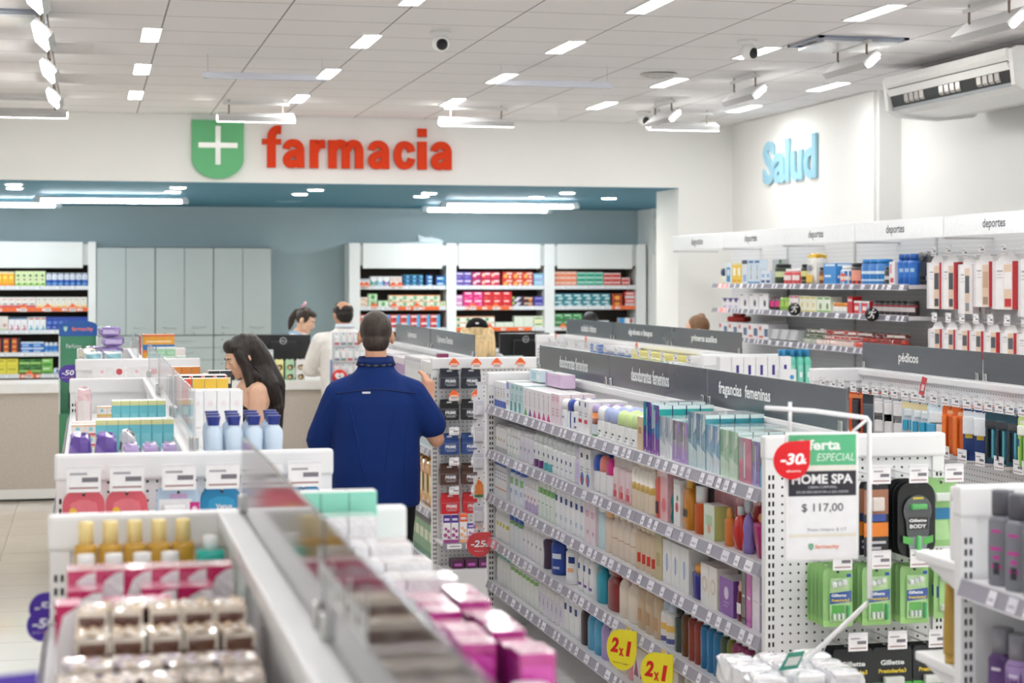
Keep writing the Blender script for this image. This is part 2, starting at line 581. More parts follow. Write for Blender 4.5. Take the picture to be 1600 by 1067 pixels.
def hatch(loc, label, wx, wy):
    r = MB()
    for a in ((-wx / 2, wx / 2, -wy / 2, -wy / 2 + .03), (-wx / 2, wx / 2, wy / 2 - .03, wy / 2), (-wx / 2, -wx / 2 + .03, -wy / 2, wy / 2), (wx / 2 - .03, wx / 2, -wy / 2, wy / 2)):
        r.box(*a, -.012, -.001, '#8f97a8')
    o = r.obj('ceiling_vent', METALP, None, loc)
    g = MB().box(-wx / 2 + .05, wx / 2 - .05, -wy / 2 + .05, wy / 2 - .05, -.035, -.022, '#f7f8fa')
    g.obj('face_panel', PLASTIC, o)
    sl = MB()
    for i in range(4):
        sl.box(-wx / 2 + .03, wx / 2 - .03, -wy / 2 + .04 + i * .03, -wy / 2 + .05 + i * .03, -.02, -.004, '#c4c9d4')
    sl.obj('slat', METALP, o)
    tag(o, label, 'air vent')
hatch((4.40, 10.12, CEIL_Z), 'square white air cassette in the ceiling beside the air conditioner', .56, .5)
hatch((-.5, 10.12, CEIL_Z), 'square white air cassette in the ceiling above the side aisle lamps', .56, .5)

ac = empty('air_conditioner', (5.52, 10.45, 2.95), 'large white ceiling mounted air conditioner with open dark louvres', 'air conditioner')
L0, L1 = -.83, .83
def prof(pts, y0, y1, col, mb=None, m=0):
    mb = mb or MB()
    n = len(pts)
    v = [(x, y0, z) for x, z in pts] + [(x, y1, z) for x, z in pts]
    f = [tuple(range(n)), tuple(range(2 * n - 1, n - 1, -1))] + [(i, i + n, (i + 1) % n + n, (i + 1) % n) for i in range(n)]
    return mb.add(v, f, col, m)
shape = [(-.36, .20), (-.355, .245), (.36, .25), (.39, .20), (.39, .10), (.30, .02), (.05, -.012), (-.22, .005), (-.29, .03), (-.25, .07), (-.31, .15)]
prof(shape, L0, L1, '#f1f1ef').obj('body', PLASTIC, ac)
prof([(-.345, .235), (-.31, .255), (.37, .262), (.41, .2), (.41, .09), (.3, 0), (.05, -.03), (-.24, -.012), (-.32, .03)], L0 - .045, L0, '#eeeeec').obj('end_cap', PLASTIC, ac)
prof([(-.345, .235), (-.31, .255), (.37, .262), (.41, .2), (.41, .09), (.3, 0), (.05, -.03), (-.24, -.012), (-.32, .03)], L1, L1 + .045, '#eeeeec').obj('end_cap', PLASTIC, ac)
k = MB()
prof([(-.352, .195), (-.34, .225), (-.30, .225), (-.30, .16), (-.322, .16)], L0 + .02, L1 - .02, '#22252b', k)
prof([(-.318, .135), (-.30, .135), (-.24, .075), (-.262, .055), (-.296, .045)], L0 + .02, L1 - .02, '#111317', k)
k.obj('outlet', PLASTIC, ac)
prof([(-.349, .165), (-.338, .168), (-.31, .125), (-.322, .122)], L0 + .015, L1 - .015, '#f6f6f4').obj('flap', PLASTIC, ac)
prof([(-.30, .03), (-.292, .03), (-.288, .055), (-.297, .052)], L0 + .02, L1 - .02, '#9aa0a4').obj('lower_flap', PLASTIC, ac)
for g in range(3):
    lv = MB()
    for i in range(4):
        y = L0 + .16 + g * .5 + i * .075
        prof([(-.316, .12), (-.27, .125), (-.262, .06), (-.29, .052), (-.312, .075)], y, y + .055, '#a9a5a1', lv)
    lv.obj('louvre', PLASTIC, ac)
MB().quad((-.05, -.6, -.025), (-.05, -.5, -.025), (.0, -.5, -.022), (.0, -.6, -.022), '#a8a8a8').obj('display', PLASTIC, ac)
for y in (L0 + .1, L1 - .1):
    MB().tube([(-.12, y, .245), (-.12, y, .32)], .012, '#c8c8c6').obj('hanger', METALP, ac)

# ------------------------------------------------------------------ farmacia sign and shield, Salud lettering
def letters(root, word, w, h, t, col, bold, m, z0=0, back=None):
    full = text_geo(word, bold)
    k = w / (full[3] - full[2])
    kz = h / (full[5] - full[4])
    lw = 0
    for i, ch in enumerate(word):
        pre = text_geo(word[:i + 1], bold)
        g = text_geo(ch, bold)
        x1 = (pre[3] - pre[2]) * k
        x0 = x1 - (g[3] - g[2]) * k
        zc = ((g[4] + g[5]) / 2 - full[4]) * kz
        o = MB().text(ch, 0, 0, (g[5] - g[4]) * kz, -t / 2, col, w=(g[3] - g[2]) * k, bold=bold, t=t)
        ob = o.obj('letter', m, root, (x0 + (x1 - x0) / 2 - w / 2, 0, z0 + zc))
        if back:
            MB().text(ch, 0, 0, (g[5] - g[4]) * kz + .04, t / 2 + .012, back, w=(g[3] - g[2]) * k + .04, bold=bold).obj('outline', m, ob)
SIGNP = mat('sign_acrylic', rough=.55, attr=True, spec=.25)
r = empty('wall_sign', (2.287, FAS_Y - .03, 2.818), 'big orange farmacia lettering on the white fascia', 'sign')
def stroke(mb, pts, wd, y0, y1, col):
    """extruded band of width wd along a path in X,Z"""
    P = [Vector((p[0], p[1])) for p in pts]
    A, Bq = [], []
    for i, p in enumerate(P):
        d0 = (p - P[i - 1]).normalized() if i else (P[1] - p).normalized()
        d1 = (P[i + 1] - p).normalized() if i < len(P) - 1 else d0
        t = (d0 + d1).normalized()
        nrm = Vector((-t.y, t.x))
        k = wd / 2 / max(.5, nrm.dot(Vector((-d0.y, d0.x))))
        A.append(p + nrm * k); Bq.append(p - nrm * k)
    for i in range(len(P) - 1):
        e = .00025 * (len(mb.f) // 6 % 9)
        mb.plate([tuple(Bq[i]), tuple(Bq[i + 1]), tuple(A[i + 1]), tuple(A[i])], y0 - e, y1, col)
def sm(pts, n=5):
    """rounder path through the points (Catmull-Rom)"""
    Q = [Vector(p) for p in pts]
    o = []
    for i in range(len(Q) - 1):
        p0, p1, p2, p3 = Q[max(i - 1, 0)], Q[i], Q[i + 1], Q[min(i + 2, len(Q) - 1)]
        for k in range(n):
            t = k / n
            o.append(tuple(.5 * (2 * p1 + (p2 - p0) * t + (2 * p0 - 5 * p1 + 4 * p2 - p3) * t * t + (3 * p1 - p0 - 3 * p2 + p3) * t ** 3)))
    return o + [tuple(Q[-1])]
AA = [sm([(.145, .66), (.17, .76), (.27, .855), (.42, .87), (.55, .82), (.63, .68), (.64, .5)]) + [(.64, 0)], sm([(.62, .545), (.45, .52), (.25, .45), (.155, .30), (.21, .16), (.34, .125), (.48, .17), (.62, .30)])]
GL = {'f': [[(.325, 0), (.325, .95)] + sm([(.325, 1.0), (.345, 1.16), (.42, 1.28), (.53, 1.325), (.66, 1.325)]), [(0, .905), (.66, .905)]], 'a': AA,
      'r': [[(.155, 0), (.155, 1)], sm([(.17, .58), (.24, .74), (.36, .84), (.54, .85)])], 'i': [[(.165, 0), (.165, 1)], [(.165, 1.16), (.165, 1.46)]],
      'm': [[(.155, 0), (.155, 1)], sm([(.18, .66), (.28, .82), (.42, .87), (.55, .82), (.62, .66)]) + [(.625, .6), (.625, 0)], sm([(.66, .66), (.76, .82), (.9, .87), (1.03, .82), (1.10, .66)]) + [(1.105, .6), (1.105, 0)]],
      'c': [sm([(.66, .62), (.60, .79), (.42, .87), (.24, .80), (.155, .5), (.24, .20), (.42, .13), (.60, .21), (.66, .39)])]}
u = .2462
for ch, x0 in zip('farmacia', (0, .70, 1.66, 2.31, 3.71, 4.63, 5.51, 5.97)):
    lm = MB()
    for k, pth in enumerate(GL[ch]):
        wd = .19 if ch == 'f' and k == 1 else (.33 if ch == 'i' else (.27 if ch in 'ac' else .30))
        stroke(lm, [((p[0]) * u, p[1] * u) for p in pth], wd * u, -.0175, .0175, '#dd3a08')
    lm.obj('letter', SIGNP, r, (x0 * u - .832, 0, .004))
r = empty('wall_sign', (1.078, FAS_Y - .025, 2.72), 'green shield with a white cross on the fascia', 'sign')
poly = [(-.22, .5), (-.22, .17)] + [(-.22 * math.cos(a), .17 - .17 * math.sin(a)) for a in [math.pi * i / 18 for i in range(1, 18)]] + [(.22, .17), (.22, .5)]
MB().plate(poly, -.02, .02, '#6cba84').obj('shield', SIGNP, r)
q, a, zc = .022, .165, .285
MB().plate([(-q, zc - a), (q, zc - a), (q, zc - q), (a, zc - q), (a, zc + q), (q, zc + q), (q, zc + a), (-q, zc + a), (-q, zc + q), (-a, zc + q), (-a, zc - q), (-q, zc - q)], -.028, -.019, '#f4f6f2').obj('cross', PLASTIC, r)
r = empty('wall_sign', (5.70, 14.31, 2.672), 'pale blue Salud lettering on the white wall above the deportes shelves', 'sign', R(-90))
letters(r, 'Salud', 1.18, .37, .02, '#9ccbde', .03, SIGNP, 0, '#e9f1f4')

# ------------------------------------------------------------------ pharmacy ceiling lamps
dl = MB().lathe([(.085, 0), (.085, -.012), (.07, -.014)], n=22, col='#f4f4f2')
DL = Proto('recessed_downlight', 'downlight', dl.mesh('downlight_ring', METALP), [('lens', MB().lathe([(.07, -.001), (.066, -.016)], n=20, col='#fff').mesh('lens', DOWN), [])])
for i, (x, y) in enumerate(((-.63, 16.34), (-.65, 17.0), (.78, 16.55), (.77, 17.35), (2.03, 16.7), (1.98, 17.55), (3.16, 17.1), (3.2, 17.75), (4.43, 16.75), (4.36, 17.7), (5.13, 17.75))):
    place(DL, (x, y, OPEN_Z), 0, nth(i) + ' round downlight in the teal ceiling, counted from the cabinet side', 'pharmacy downlights')
def batten(loc, label):
    r = MB().rbox(-.72, .72, -.06, .06, -.03, 0, '#c4ced3', .012).obj('fluorescent_lamp', METALP, None, loc)
    for y in (-.035, .035):
        MB().tube([(-.66, y, -.05), (.66, y, -.05)], .014, '#fff').obj('tube', TUBE, r)
    for x in (-.70, .70):
        MB().rbox(x - .035, x + .035, -.055, .055, -.07, -.02, '#aab6bc', .012).obj('end_cap', PLASTIC, r)
    tag(r, label, 'ceiling lamp', 'fluorescent battens')
batten((.22, 18.1, 2.665), 'twin tube fluorescent batten over the stocked shelving with yellow boxes')
batten((4.25, 18.4, 2.665), 'twin tube fluorescent batten above the white framed shelving, nearer the counter')
batten((4.27, 19.6, 2.665), 'twin tube fluorescent batten above the white framed shelving, deeper in')
batten((.3, 19.6, 2.665), 'twin tube fluorescent batten over the grey cabinets, deeper in') if False else None
batten((-1.0, 19.3, 2.665), 'unseen twin tube batten added past the edge of view to brighten the cabinets')  # unseen lamp, added to brighten the cabinets and back wall
d = MB().lathe([(.14, 0), (.14, -.01), (.1, -.016)], n=24, col='#6f9aa8')
tag(d.obj('air_diffuser', METALP, None, (2.05, 19.2, OPEN_Z)), 'round teal air diffuser in the pharmacy ceiling', 'air vent')

# ------------------------------------------------------------------ pharmacy counter
LAM = mat('taupe_laminate', base='#c9c0b6', rough=.5, noise=.07, nscale=40)
ct = empty('pharmacy_counter', (1.7, FAS_Y, 0), 'long taupe pharmacy counter with a white top and white plinth', 'counter')
MB().rbox(-3.43, 3.5, -.03, .62, .905, .985, '#f2f2f0').obj('countertop', PLASTIC, ct)
MB().box(-3.42, 3.48, .0, .56, .1, .905, '#fff').obj('front_panel', LAM, ct)
MB().box(-3.42, 3.48, -.006, .5, .02, .1, '#f0f0ee').obj('plinth', METALP, ct)
MB().box(-3.42, 3.48, .02, .5, .0, .02, '#141414').obj('foot', METALP, ct)  # near-black strip painted in for the dark gap under the plinth
sm = MB()
for x in (-1.45, .35, 1.9):
    sm.box(x - .002, x + .002, -.0015, .001, .1, .905, '#a79d92')
sm.obj('seam', METALP, ct)
# ================================================================== shop fixtures
RAIL = mat('price_rail_plastic', rough=.5, attr=True, noise=.04, nscale=9)
WHITE, STRIPC = '#f0f0f1', '#9996a2'
def slots(mb, x, y, z0, z1, face=-1, dx=(.012, .024), step=.0254):
    """two columns of small black slots on an upright, on the side facing -Y (face -1) or +Y"""
    n = int((z1 - z0) / step)
    for i in range(n):
        z = z0 + step * (i + .5)
        for d in dx:
            a, b = x + d - .0032, x + d + .0032
            mb.quad((a, y, z - .007), (b, y, z - .007), (b, y, z + .007), (a, y, z + .007), '#17171a')
def strip_mesh(y0, y1, x, z, sgn, col=STRIPC, tags=True, dens=1.0, red=None):
    """leaning price rail along Y in front of a shelf edge; sgn -1 faces -X"""
    m = MB()
    o = .014 * sgn
    m.add([(x, y0, z + .006), (x, y1, z + .006), (x + o, y1, z - .034), (x + o, y0, z - .034), (x, y0, z - .03), (x, y1, z - .03)],
          [(0, 1, 2, 3), (3, 2, 5, 4), (0, 3, 4), (1, 5, 2), (0, 4, 5, 1)], col)
    f = lambda y, t: (x + o * t + .0012 * sgn, y, z + .006 - .04 * t)
    if red:
        m.add([f(red[0], .02), f(red[1], .02), f(red[1], .98), f(red[0], .98)], [(0, 1, 2, 3)], red[2])
    for t in (.0, .93):
        m.add([f(y0, t), f(y1, t), f(y1, t + .07), f(y0, t + .07)], [(0, 1, 2, 3)], '#d9d8de')
    y = y0 + .05
    while tags and y < y1 - .06:
        wd = random.choice((.034, .036, .04, .062))
        g = .0006 * sgn
        q = lambda yy, t: (f(yy, t)[0] + g, yy, f(yy, t)[2])
        m.add([q(y, .12), q(y + wd, .12), q(y + wd, .88), q(y, .88)], [(0, 1, 2, 3)], random.choice(('#eeebf2', '#e0dde8', '#e7e5ed')))
        q2 = lambda yy, t: (f(yy, t)[0] + 2 * g, yy, f(yy, t)[2])
        m.add([q2(y + wd * .2, .5), q2(y + wd * .85, .5), q2(y + wd * .85, .66), q2(y + wd * .2, .66)], [(0, 1, 2, 3)], '#b5b2bd')
        y += wd + random.choice((.03, .05, .08, .1)) / dens
    return m
def gondola(label, X0, X1, Y0, Y1, sx, left=(), right=(), bays=3, top=1.40, near=True, near_peg=True, spine_mat=None, strips=(True, True), red=None, strip_of=None):
    g = empty('shelf_gondola', ((X0 + X1) / 2, (Y0 + Y1) / 2, 0), label, 'store shelving')
    ox, oy = g.location.x, g.location.y
    x0, x1, y0, y1, s = X0 - ox, X1 - ox, Y0 - oy, Y1 - oy, sx - ox
    MB().box(x0 + .02, x1 - .02, y0 + .01, y1 - .01, 0, .13, '#dcdcde').obj('plinth', METALP, g)
    MB().box(s - .01, s + .01, y0 + .02, y1 - .02, .13, top - .02, '#fff').obj('spine_panel', spine_mat or METALP, g)
    MB().rbox(s - .03, s + .03, y0, y1, top - .035, top - .002, WHITE, .006).obj('spine_cap', METALP, g)
    for y, sg in ((y0, -1), (y1, 1)):
        if sg < 0 and not near:
            continue
        pm = near_peg if sg < 0 else False
        MB().box(x0 + .035, x1 - .035, y - .006, y + .006, .13, top - .06, WHITE).obj('end_panel', PEGX if pm else METALP, g)
        MB().rbox(x0 - .004, x1 + .004, y - .022, y + .022, top - .068, top, WHITE, .008).obj('end_rail', METALP, g)
        for a, dx in ((x0, (.011, .023)), (x1 - .036, (.013, .025))):
            u = MB().box(a, a + .036, y - .016, y + .016, 0, top - .066, WHITE)
            slots(u, a, y - .0165, .2, top - .085, dx=dx)
            u.obj('upright', METALP, g)
    bl = (y1 - y0) / bays
    for zs, e, sg in ((left, x0, -1), (right, x1, 1)):
        for z in zs:
            for b in range(bays):
                a, c = y0 + bl * b + (.02 if b == 0 else .002), y0 + bl * (b + 1) - (.02 if b == bays - 1 else .002)
                m = MB()
                xa, xb = (e + .012, s - .01) if sg < 0 else (s + .01, e - .012)
                m.box(xa, xb, a, c, z - .026, z, '#eaeaec')
                m.box(min(e, e + .013 * -sg), max(e, e + .013 * -sg), a, c, z - .032, z + .001, '#dfdfe3')
                sh = m.obj('shelf', METALP, g)
                if strips[0 if sg < 0 else 1]:
                    rd = red.get((z, b)) if red else None
                    strip_mesh(a, c, e, z, sg, red=rd and (a + rd[0], a + rd[1], rd[2]) if rd else None).obj('price_rail', RAIL, sh)
    return g

C1Z = (1.238, 1.022, .808, .594, .385, .17)
gondola('long white gondola of deodorants and perfumes with grey signs along its top', 1.905, 2.465, 4.98, 8.74, 2.17, C1Z, (1.2, .9, .6, .3), 3, strips=(True, False),
        red={(.594, 2): (1.02, 1.22, '#e2757f')})
gondola('white gondola whose perforated end holds the PRIME packs', 1.94, 2.56, 10.42, 13.25, 2.2, (1.19, .86, .5, .2), (1.1, .8), 2, near_peg=True, strips=(True, False))
gondola('white gondola under the pedicos sign, hung with insoles and brushes', 3.60, 4.16, 4.8, 8.74, 3.88, (.5, .25), (1.1, .8), 3, spine_mat=PEGY, strips=(True, False))
gondola('white gondola of gauze and wipes under the primeros auxilios sign', 3.62, 4.18, 10.5, 14.7, 3.88, (1.2, .95, .7), (1.1, .8), 3, near_peg=False, strips=(True, False))
gondola('white gondola of creams below the camera under a leaning smoked panel', -.072, .615, 1.0, 3.61, .275, (1.19, .9, .6), (1.17, .9, .6), 2, near=False, strips=(True, True))
gondola('white gondola with razor packs on its perforated end and lotion bottles on top', -.082, .632, 4.86, 8.6, .272, (1.24, .95, .65), (1.24, .95, .65), 3, strips=(True, True))
gondola('short white gondola stacked with wrapped purple packs and green boxes', -.07, .625, 10.7, 12.35, .28, (1.2, .9, .6), (1.2, .9, .6), 1, near_peg=False, strips=(True, True))
gondola('white gondola of shampoo bottles with shelf brackets on its end', 1.86, 2.49, 1.4, 3.68, 2.18, (1.195, .9, .6, .3), (1.1, .8), 2, near=False, strips=(True, False))

# ------------------------------------------------------------------ signs standing along the gondola tops
BRUSH = mat('brushed_grey_sign', base='#62676d', rough=.24, metal=.35, noise=.06, nscale=6, aniso=(1, .15, 6), spec=.6)
SMOKE = mat('smoked_acrylic', base='#68696e', rough=.09, metal=.8, noise=.03)
PALEA = mat('pale_acrylic', base='#cdd0d6', rough=.1, alpha=.5, noise=.02)
def aisle_sign(x, y0, y1, text, label, m=BRUSH, z0=1.402, z1=1.532, th=.056, tw=None, ty=.5, tz=.5, clips=(1, 1), lean=0):
    """stands on the spine along Y, lettering faces -X"""
    yc = (y0 + y1) / 2
    g = empty('aisle_sign', (x, yc, z0), label, 'hanging sign' if False else 'shelf sign', R(-90))
    L = y1 - y0 - .006
    p = MB().rbox(-L / 2, L / 2, -.003, .003, 0, z1 - z0, '#fff', .002).obj('panel', m, g)
    if text:
        wd = tw or .3
        MB().text(text, (ty - .5) * L, (z1 - z0) * tz, th, -.0036, '#f2f4f4', w=wd, bold=.025).obj('lettering', MATTE, p)
    for e, on in zip((-1, 1), clips):
        if on:
            c = MB().rbox(e * (L / 2 - .03) - .014, e * (L / 2 - .03) + .014, -.012, .012, .0, .034, '#b5b3ae', .003)
            c.obj('clip', CHROME, g)
aisle_sign(2.17, 7.49, 8.735, 'desodorantes femeninos', 'dark grey desodorantes femeninos sign beside the PRIME gondola end', tw=.50, ty=.52)
aisle_sign(2.17, 6.23, 7.485, 'desodorantes femeninos', 'dark grey desodorantes femeninos sign next to the fragancias femeninas sign', tw=.50, ty=.45)
aisle_sign(2.17, 4.99, 6.225, 'fragancias  femeninas', 'dark grey fragancias femeninas sign over the tall fragrance boxes', tw=.50, ty=.3)
aisle_sign(2.2, 11.84, 13.24, 'Suplementos', 'brushed grey suplementos sign behind the man in blue', tw=.36, ty=.5)
aisle_sign(2.2, 10.43, 11.83, 'Suplementos Dietarios', 'brushed grey suplementos dietarios sign over the PRIME packs', tw=.52, ty=.35)
aisle_sign(3.88, 13.31, 14.69, 'cuidado íntimo', 'grey cuidado intimo sign hiding a dark haired head', tw=.45)
aisle_sign(3.88, 11.91, 13.3, 'algodones e hisopos', 'grey algodones e hisopos sign next to the bun of hair', tw=.58)
aisle_sign(3.88, 10.51, 11.9, 'primeros auxilios', 'grey primeros auxilios sign beside the blood pressure boxes', tw=.5)
aisle_sign(3.88, 7.44, 8.73, 'pédicos', 'grey pedicos sign over the hanging insoles', tw=.22, ty=.42, th=.06)
aisle_sign(3.88, 6.14, 7.43, '', 'blank end of the grey sign following the pedicos sign')
aisle_sign(3.88, 4.82, 6.13, '', 'blank grey sign at the razor end of the narrow aisle')
aisle_sign(.272, 7.35, 8.59, '', 'pale clear sign panel by the woman with long dark hair', PALEA, z1=1.56)
aisle_sign(.272, 6.1, 7.34, '', 'pale clear sign panel between the wipes and the coral boxes', PALEA, z1=1.56)
aisle_sign(.272, 4.87, 6.09, '', 'pale clear sign panel beside the white lotion bottles', PALEA, z1=1.56)
aisle_sign(.28, 10.72, 12.33, '', 'grey sign panel beside the stack of wrapped purple packs', PALEA, z1=1.5, clips=(1, 0))
aisle_sign(.295, 2.32, 3.60, '', 'smoked sign panel beside the yellow capped bottles', SMOKE, z0=1.40, z1=1.545)
aisle_sign(.295, 1.04, 2.31, 'limpieza facial', 'smoked sign panel with blurred white lettering beside the magenta boxes', SMOKE, z0=1.40, z1=1.545, th=.07, tw=.42, ty=.12)

# ------------------------------------------------------------------ wall run: silver perforated backs, shelves, white header signs
wu = empty('wall_shelving', (5.5, 9.3, 0), 'silver backed wall shelving along the white wall under the deportes headers', 'store shelving')
for i in range(8):
    y1 = 14.85 - 1.3 * i
    MB().box(-.012, .012, -.648, .648, .1, 2.13, '#fff').obj('back_panel', PEGS, wu, (-.10, y1 - .65 - 9.3, 0))
    MB().box(-.02, .02, -.012, .012, 0, 2.15, '#c9cacc').obj('upright', METALP, wu, (-.105, y1 - 1.3 - 9.3, 0))
MB().box(-.4, .05, -5.6, 5.5, 0, .12, '#d0d0d2').obj('plinth', METALP, wu)
for z in (1.82, 1.62, 1.39, 1.15, .9, .6, .3):
    for b in range(3):
        a, c = 14.42 - 1.24 * (b + 1), 14.42 - 1.24 * b
        if z < 1.1:
            a, c = a, c
        sh = MB().box(-.43, -.112, a - 9.3 + .003, c - 9.3 - .003, z - .025, z, '#d4d5d8').obj('shelf', METALP, wu)
        strip_mesh(a - 9.3 + .003, c - 9.3 - .003, -.432, z, -1, col='#6f6d78', dens=.8, red=(.85 + a - 9.3, 1.1 + a - 9.3, '#e88a7c') if b == 0 and z in (1.82, 1.62) else None).obj('price_rail', RAIL, sh)
for i, (t, lb) in enumerate((('diagnostico', 'white diagnostico header over the bare white wall'), ('deportes', 'white deportes header following the diagnostico header'), ('deportes', 'white deportes header over the tub in a yellow bag'),
                             ('deportes', 'white deportes header over the blue canisters'), ('deportes', 'glossy white deportes header over the red boxed supports'), ('deportes', 'white deportes header over the boxed knee supports, last in view'))):
    y1 = 15.46 - 1.315 * i
    h = empty('header_sign', (5.06, y1 - .655, 2.112), lb, 'shelf sign', R(-90))
    MB().rbox(-.652, .652, 0, .02, 0, .128, '#f6f7f8').obj('panel', FILM if i == 4 else PLASTIC, h)
    MB().text(t, -.02 if i else 0, .062, .07, -.0008, '#4a4c56', w=.27 if i else .3, bold=.015).obj('lettering', MATTE, h)
    for sx in (-.6475, .6475):
        MB().box(sx - .0075, sx + .0075, 0, .42, -.012, .0, '#c5c6c8').obj('bracket', METALP, h)
# ================================================================== kinds of goods
K = {}
def prints(mb, w, d, h, ps, yf):
    """printing on a front face w x h at y = yf"""
    e = 0
    for p in ps:
        e += .0003
        y = yf - e
        fx = lambda t: (t - .5) * w
        if p[0] == 'r':
            mb.front(fx(p[1]), fx(p[2]), p[3] * h, p[4] * h, y, p[5])
        elif p[0] == 'c':
            mb.disc(fx(p[1]), p[2] * h, y, p[3] * w, p[4], 16)
        elif p[0] == 'p':
            mb.add([(fx(a), y, b * h) for a, b in p[1]], [tuple(range(len(p[1])))], p[2])
        elif p[0] == 't':
            mb.text(p[1], fx(p[2]), p[3] * h, p[4] * h, y, p[5], w=p[6] * w, bold=.03)
        elif p[0] == 'l':     # lines of small print
            for i in range(p[5]):
                z = p[3] * h - i * p[4] * h
                mb.front(fx(p[1]), fx(p[1] + (p[2] - p[1]) * (1 - .25 * (i % 2))), z - p[4] * h * .28, z + p[4] * h * .2, y, p[6])
def carton(key, name, cat, w, d, h, base, ps=(), side=None, top=None, sp=(), m=None, back=None):
    k = (key, round(w, 4), round(d, 4), round(h, 4))
    if k in K:
        return K[k]
    mb = MB().box(-w / 2, w / 2, -d / 2, d / 2, 0, h, base, cols=[base, top or base, base, back or base, side or base, side or base])
    prints(mb, w, d, h, ps, -d / 2)
    for p in sp:      # side print (+X and -X): fractions of depth and height
        for sx in (-1, 1):
            x = sx * (w / 2 + .0004)
            mb.quad((x, (p[0] - .5) * d, p[2] * h), (x, (p[1] - .5) * d, p[2] * h), (x, (p[1] - .5) * d, p[3] * h), (x, (p[0] - .5) * d, p[3] * h), p[4])
    # flap seam on the top
    mb.quad((-w * .46, -.0006 - d * .05, h + .0003), (w * .46, -.0006 - d * .05, h + .0003), (w * .46, .0008 - d * .05, h + .0003), (-w * .46, .0008 - d * .05, h + .0003), '#b9b6b2')
    K[k] = Proto(name, cat, mb.mesh(name, m or PAPER))
    K[k].d, K[k].w, K[k].h = d, w, h
    return K[k]
BODY = {
    'round': [(.9, 0), (1, .02), (1, .80), (.92, .89), (.55, .96), (.42, 1)],
    'can': [(.95, 0), (1, .015), (1, .9), (.9, .96), (.82, 1)],
    'lotion': [(.9, 0), (1, .03), (1, .72), (.9, .84), (.6, .94), (.5, 1)],
    'waist': [(.86, 0), (.95, .04), (.86, .45), (.93, .7), (1, .84), (.95, .93), (.6, .98), (.5, 1)],
    'roll': [(.8, 0), (.9, .04), (1, .35), (1, .62), (.92, .8), (.9, 1)],
    'slim': [(.94, 0), (1, .02), (1, .9), (.8, .97), (.6, 1)],
    'flask': [(.55, 0), (.6, .03), (.8, .5), (1, .9), (.9, .97), (.3, 1)],
    'globe': [(.6, 0), (.8, .06), (1, .4), (.95, .65), (.6, .88), (.3, .97), (.28, 1)],
    'jar': [(.95, 0), (1, .05), (1, .95), (.95, 1)],
    'wave': [(.85, 0), (1, .15), (.8, .4), (.95, .65), (.7, .85), (.35, .95), (.3, 1)],
}
CAP = {
    'cyl': [(1, 0), (1, .93), (.92, 1)],
    'dome': [(1, 0), (1, .45), (.92, .7), (.7, .9), (.25, 1)],
    'flare': [(.78, 0), (.8, .2), (.95, .85), (1, .9), (.98, 1)],
    'taper': [(1, 0), (.85, .5), (.7, .95), (.6, 1)],
    'spray': [(1, 0), (1, .5), (.8, .56), (.8, .93), (.7, 1)],
    'ball': [(.5, 0), (.8, .15), (1, .5), (.8, .85), (.4, 1)],
}
def bottle(key, name, cat, w, d, h, body, kind='round', sq=2, bands=(), front=(), cap=('cyl', .6, .2, '#fff'), m=PLASTIC, cm=PLASTIC, lab=None, n=14):
    """cap = (kind, width share, height share, colour); bands and front in shares of the body height; lab = (z0, z1, half angle, colour, [more]) a label part"""
    k = (key, round(w, 4), round(d, 4), round(h, 4))
    if k in K:
        return K[k]
    hb = h * (1 - cap[2])
    pr = [(r * w / 2, z * hb) for r, z in BODY[kind]]
    mb = MB().lathe(pr, n=n, col=body, ey=d / w, sq=sq, bands=[(a * hb, b * hb, c) for a, b, c in bands], frontp=[(a * hb, b * hb, ang, c) for a, b, ang, c in front])
    cp = MB().lathe([(r * cap[1] * w / 2, hb - .001 + z * (h * cap[2])) for r, z in CAP[cap[0]]], n=n, col=cap[3], ey=d / w if cap[1] > .7 else max(d / w, .75), sq=sq if cap[1] > .7 else 2)
    parts = [('cap', cp.mesh('cap', cm), [])]
    if lab:
        lb = MB()
        z0, z1, ang = lab[0] * hb, lab[1] * hb, lab[2]
        def ring(z):
            for (r0, a), (r1, b) in zip(pr, pr[1:]):
                if a <= z <= b:
                    return (r0 + (r1 - r0) * (z - a) / (b - a)) + .0008
            return pr[-1][0]
        def patch(za, zb, a0, a1, col, g=0):
            st = 6
            v, f = [], []
            for j in range(3):
                z = za + (zb - za) * j / 2
                for i in range(st + 1):
                    a = -math.pi / 2 + a0 + (a1 - a0) * i / st
                    ca, sa = math.cos(a), math.sin(a)
                    kk = 1 if sq == 2 else (abs(ca) ** sq + abs(sa) ** sq) ** (-1 / sq)
                    r = (ring(z) + g) * kk
                    v.append((r * ca, r * sa * d / w, z))
            for j in range(2):
                for i in range(st):
                    q = j * (st + 1) + i
                    f.append((q, q + 1, q + st + 2, q + st + 1))
            lb.add(v, f, col)
        patch(z0, z1, -ang, ang, lab[3])
        for q in lab[4] if len(lab) > 4 else ():       # (z share 0-1 of label lo, hi, angle share lo, hi, colour)
            patch(z0 + (z1 - z0) * q[0], z0 + (z1 - z0) * q[1], ang * q[2], ang * q[3], q[4], .0006)
        parts.append(('label', lb.mesh('label', PAPER), []))
    K[k] = Proto(name, cat, mb.mesh(name, m), parts)
    K[k].d, K[k].w, K[k].h = d, w, h
    K[k].boxy = sq > 2 or w > d * 1.35
    return K[k]
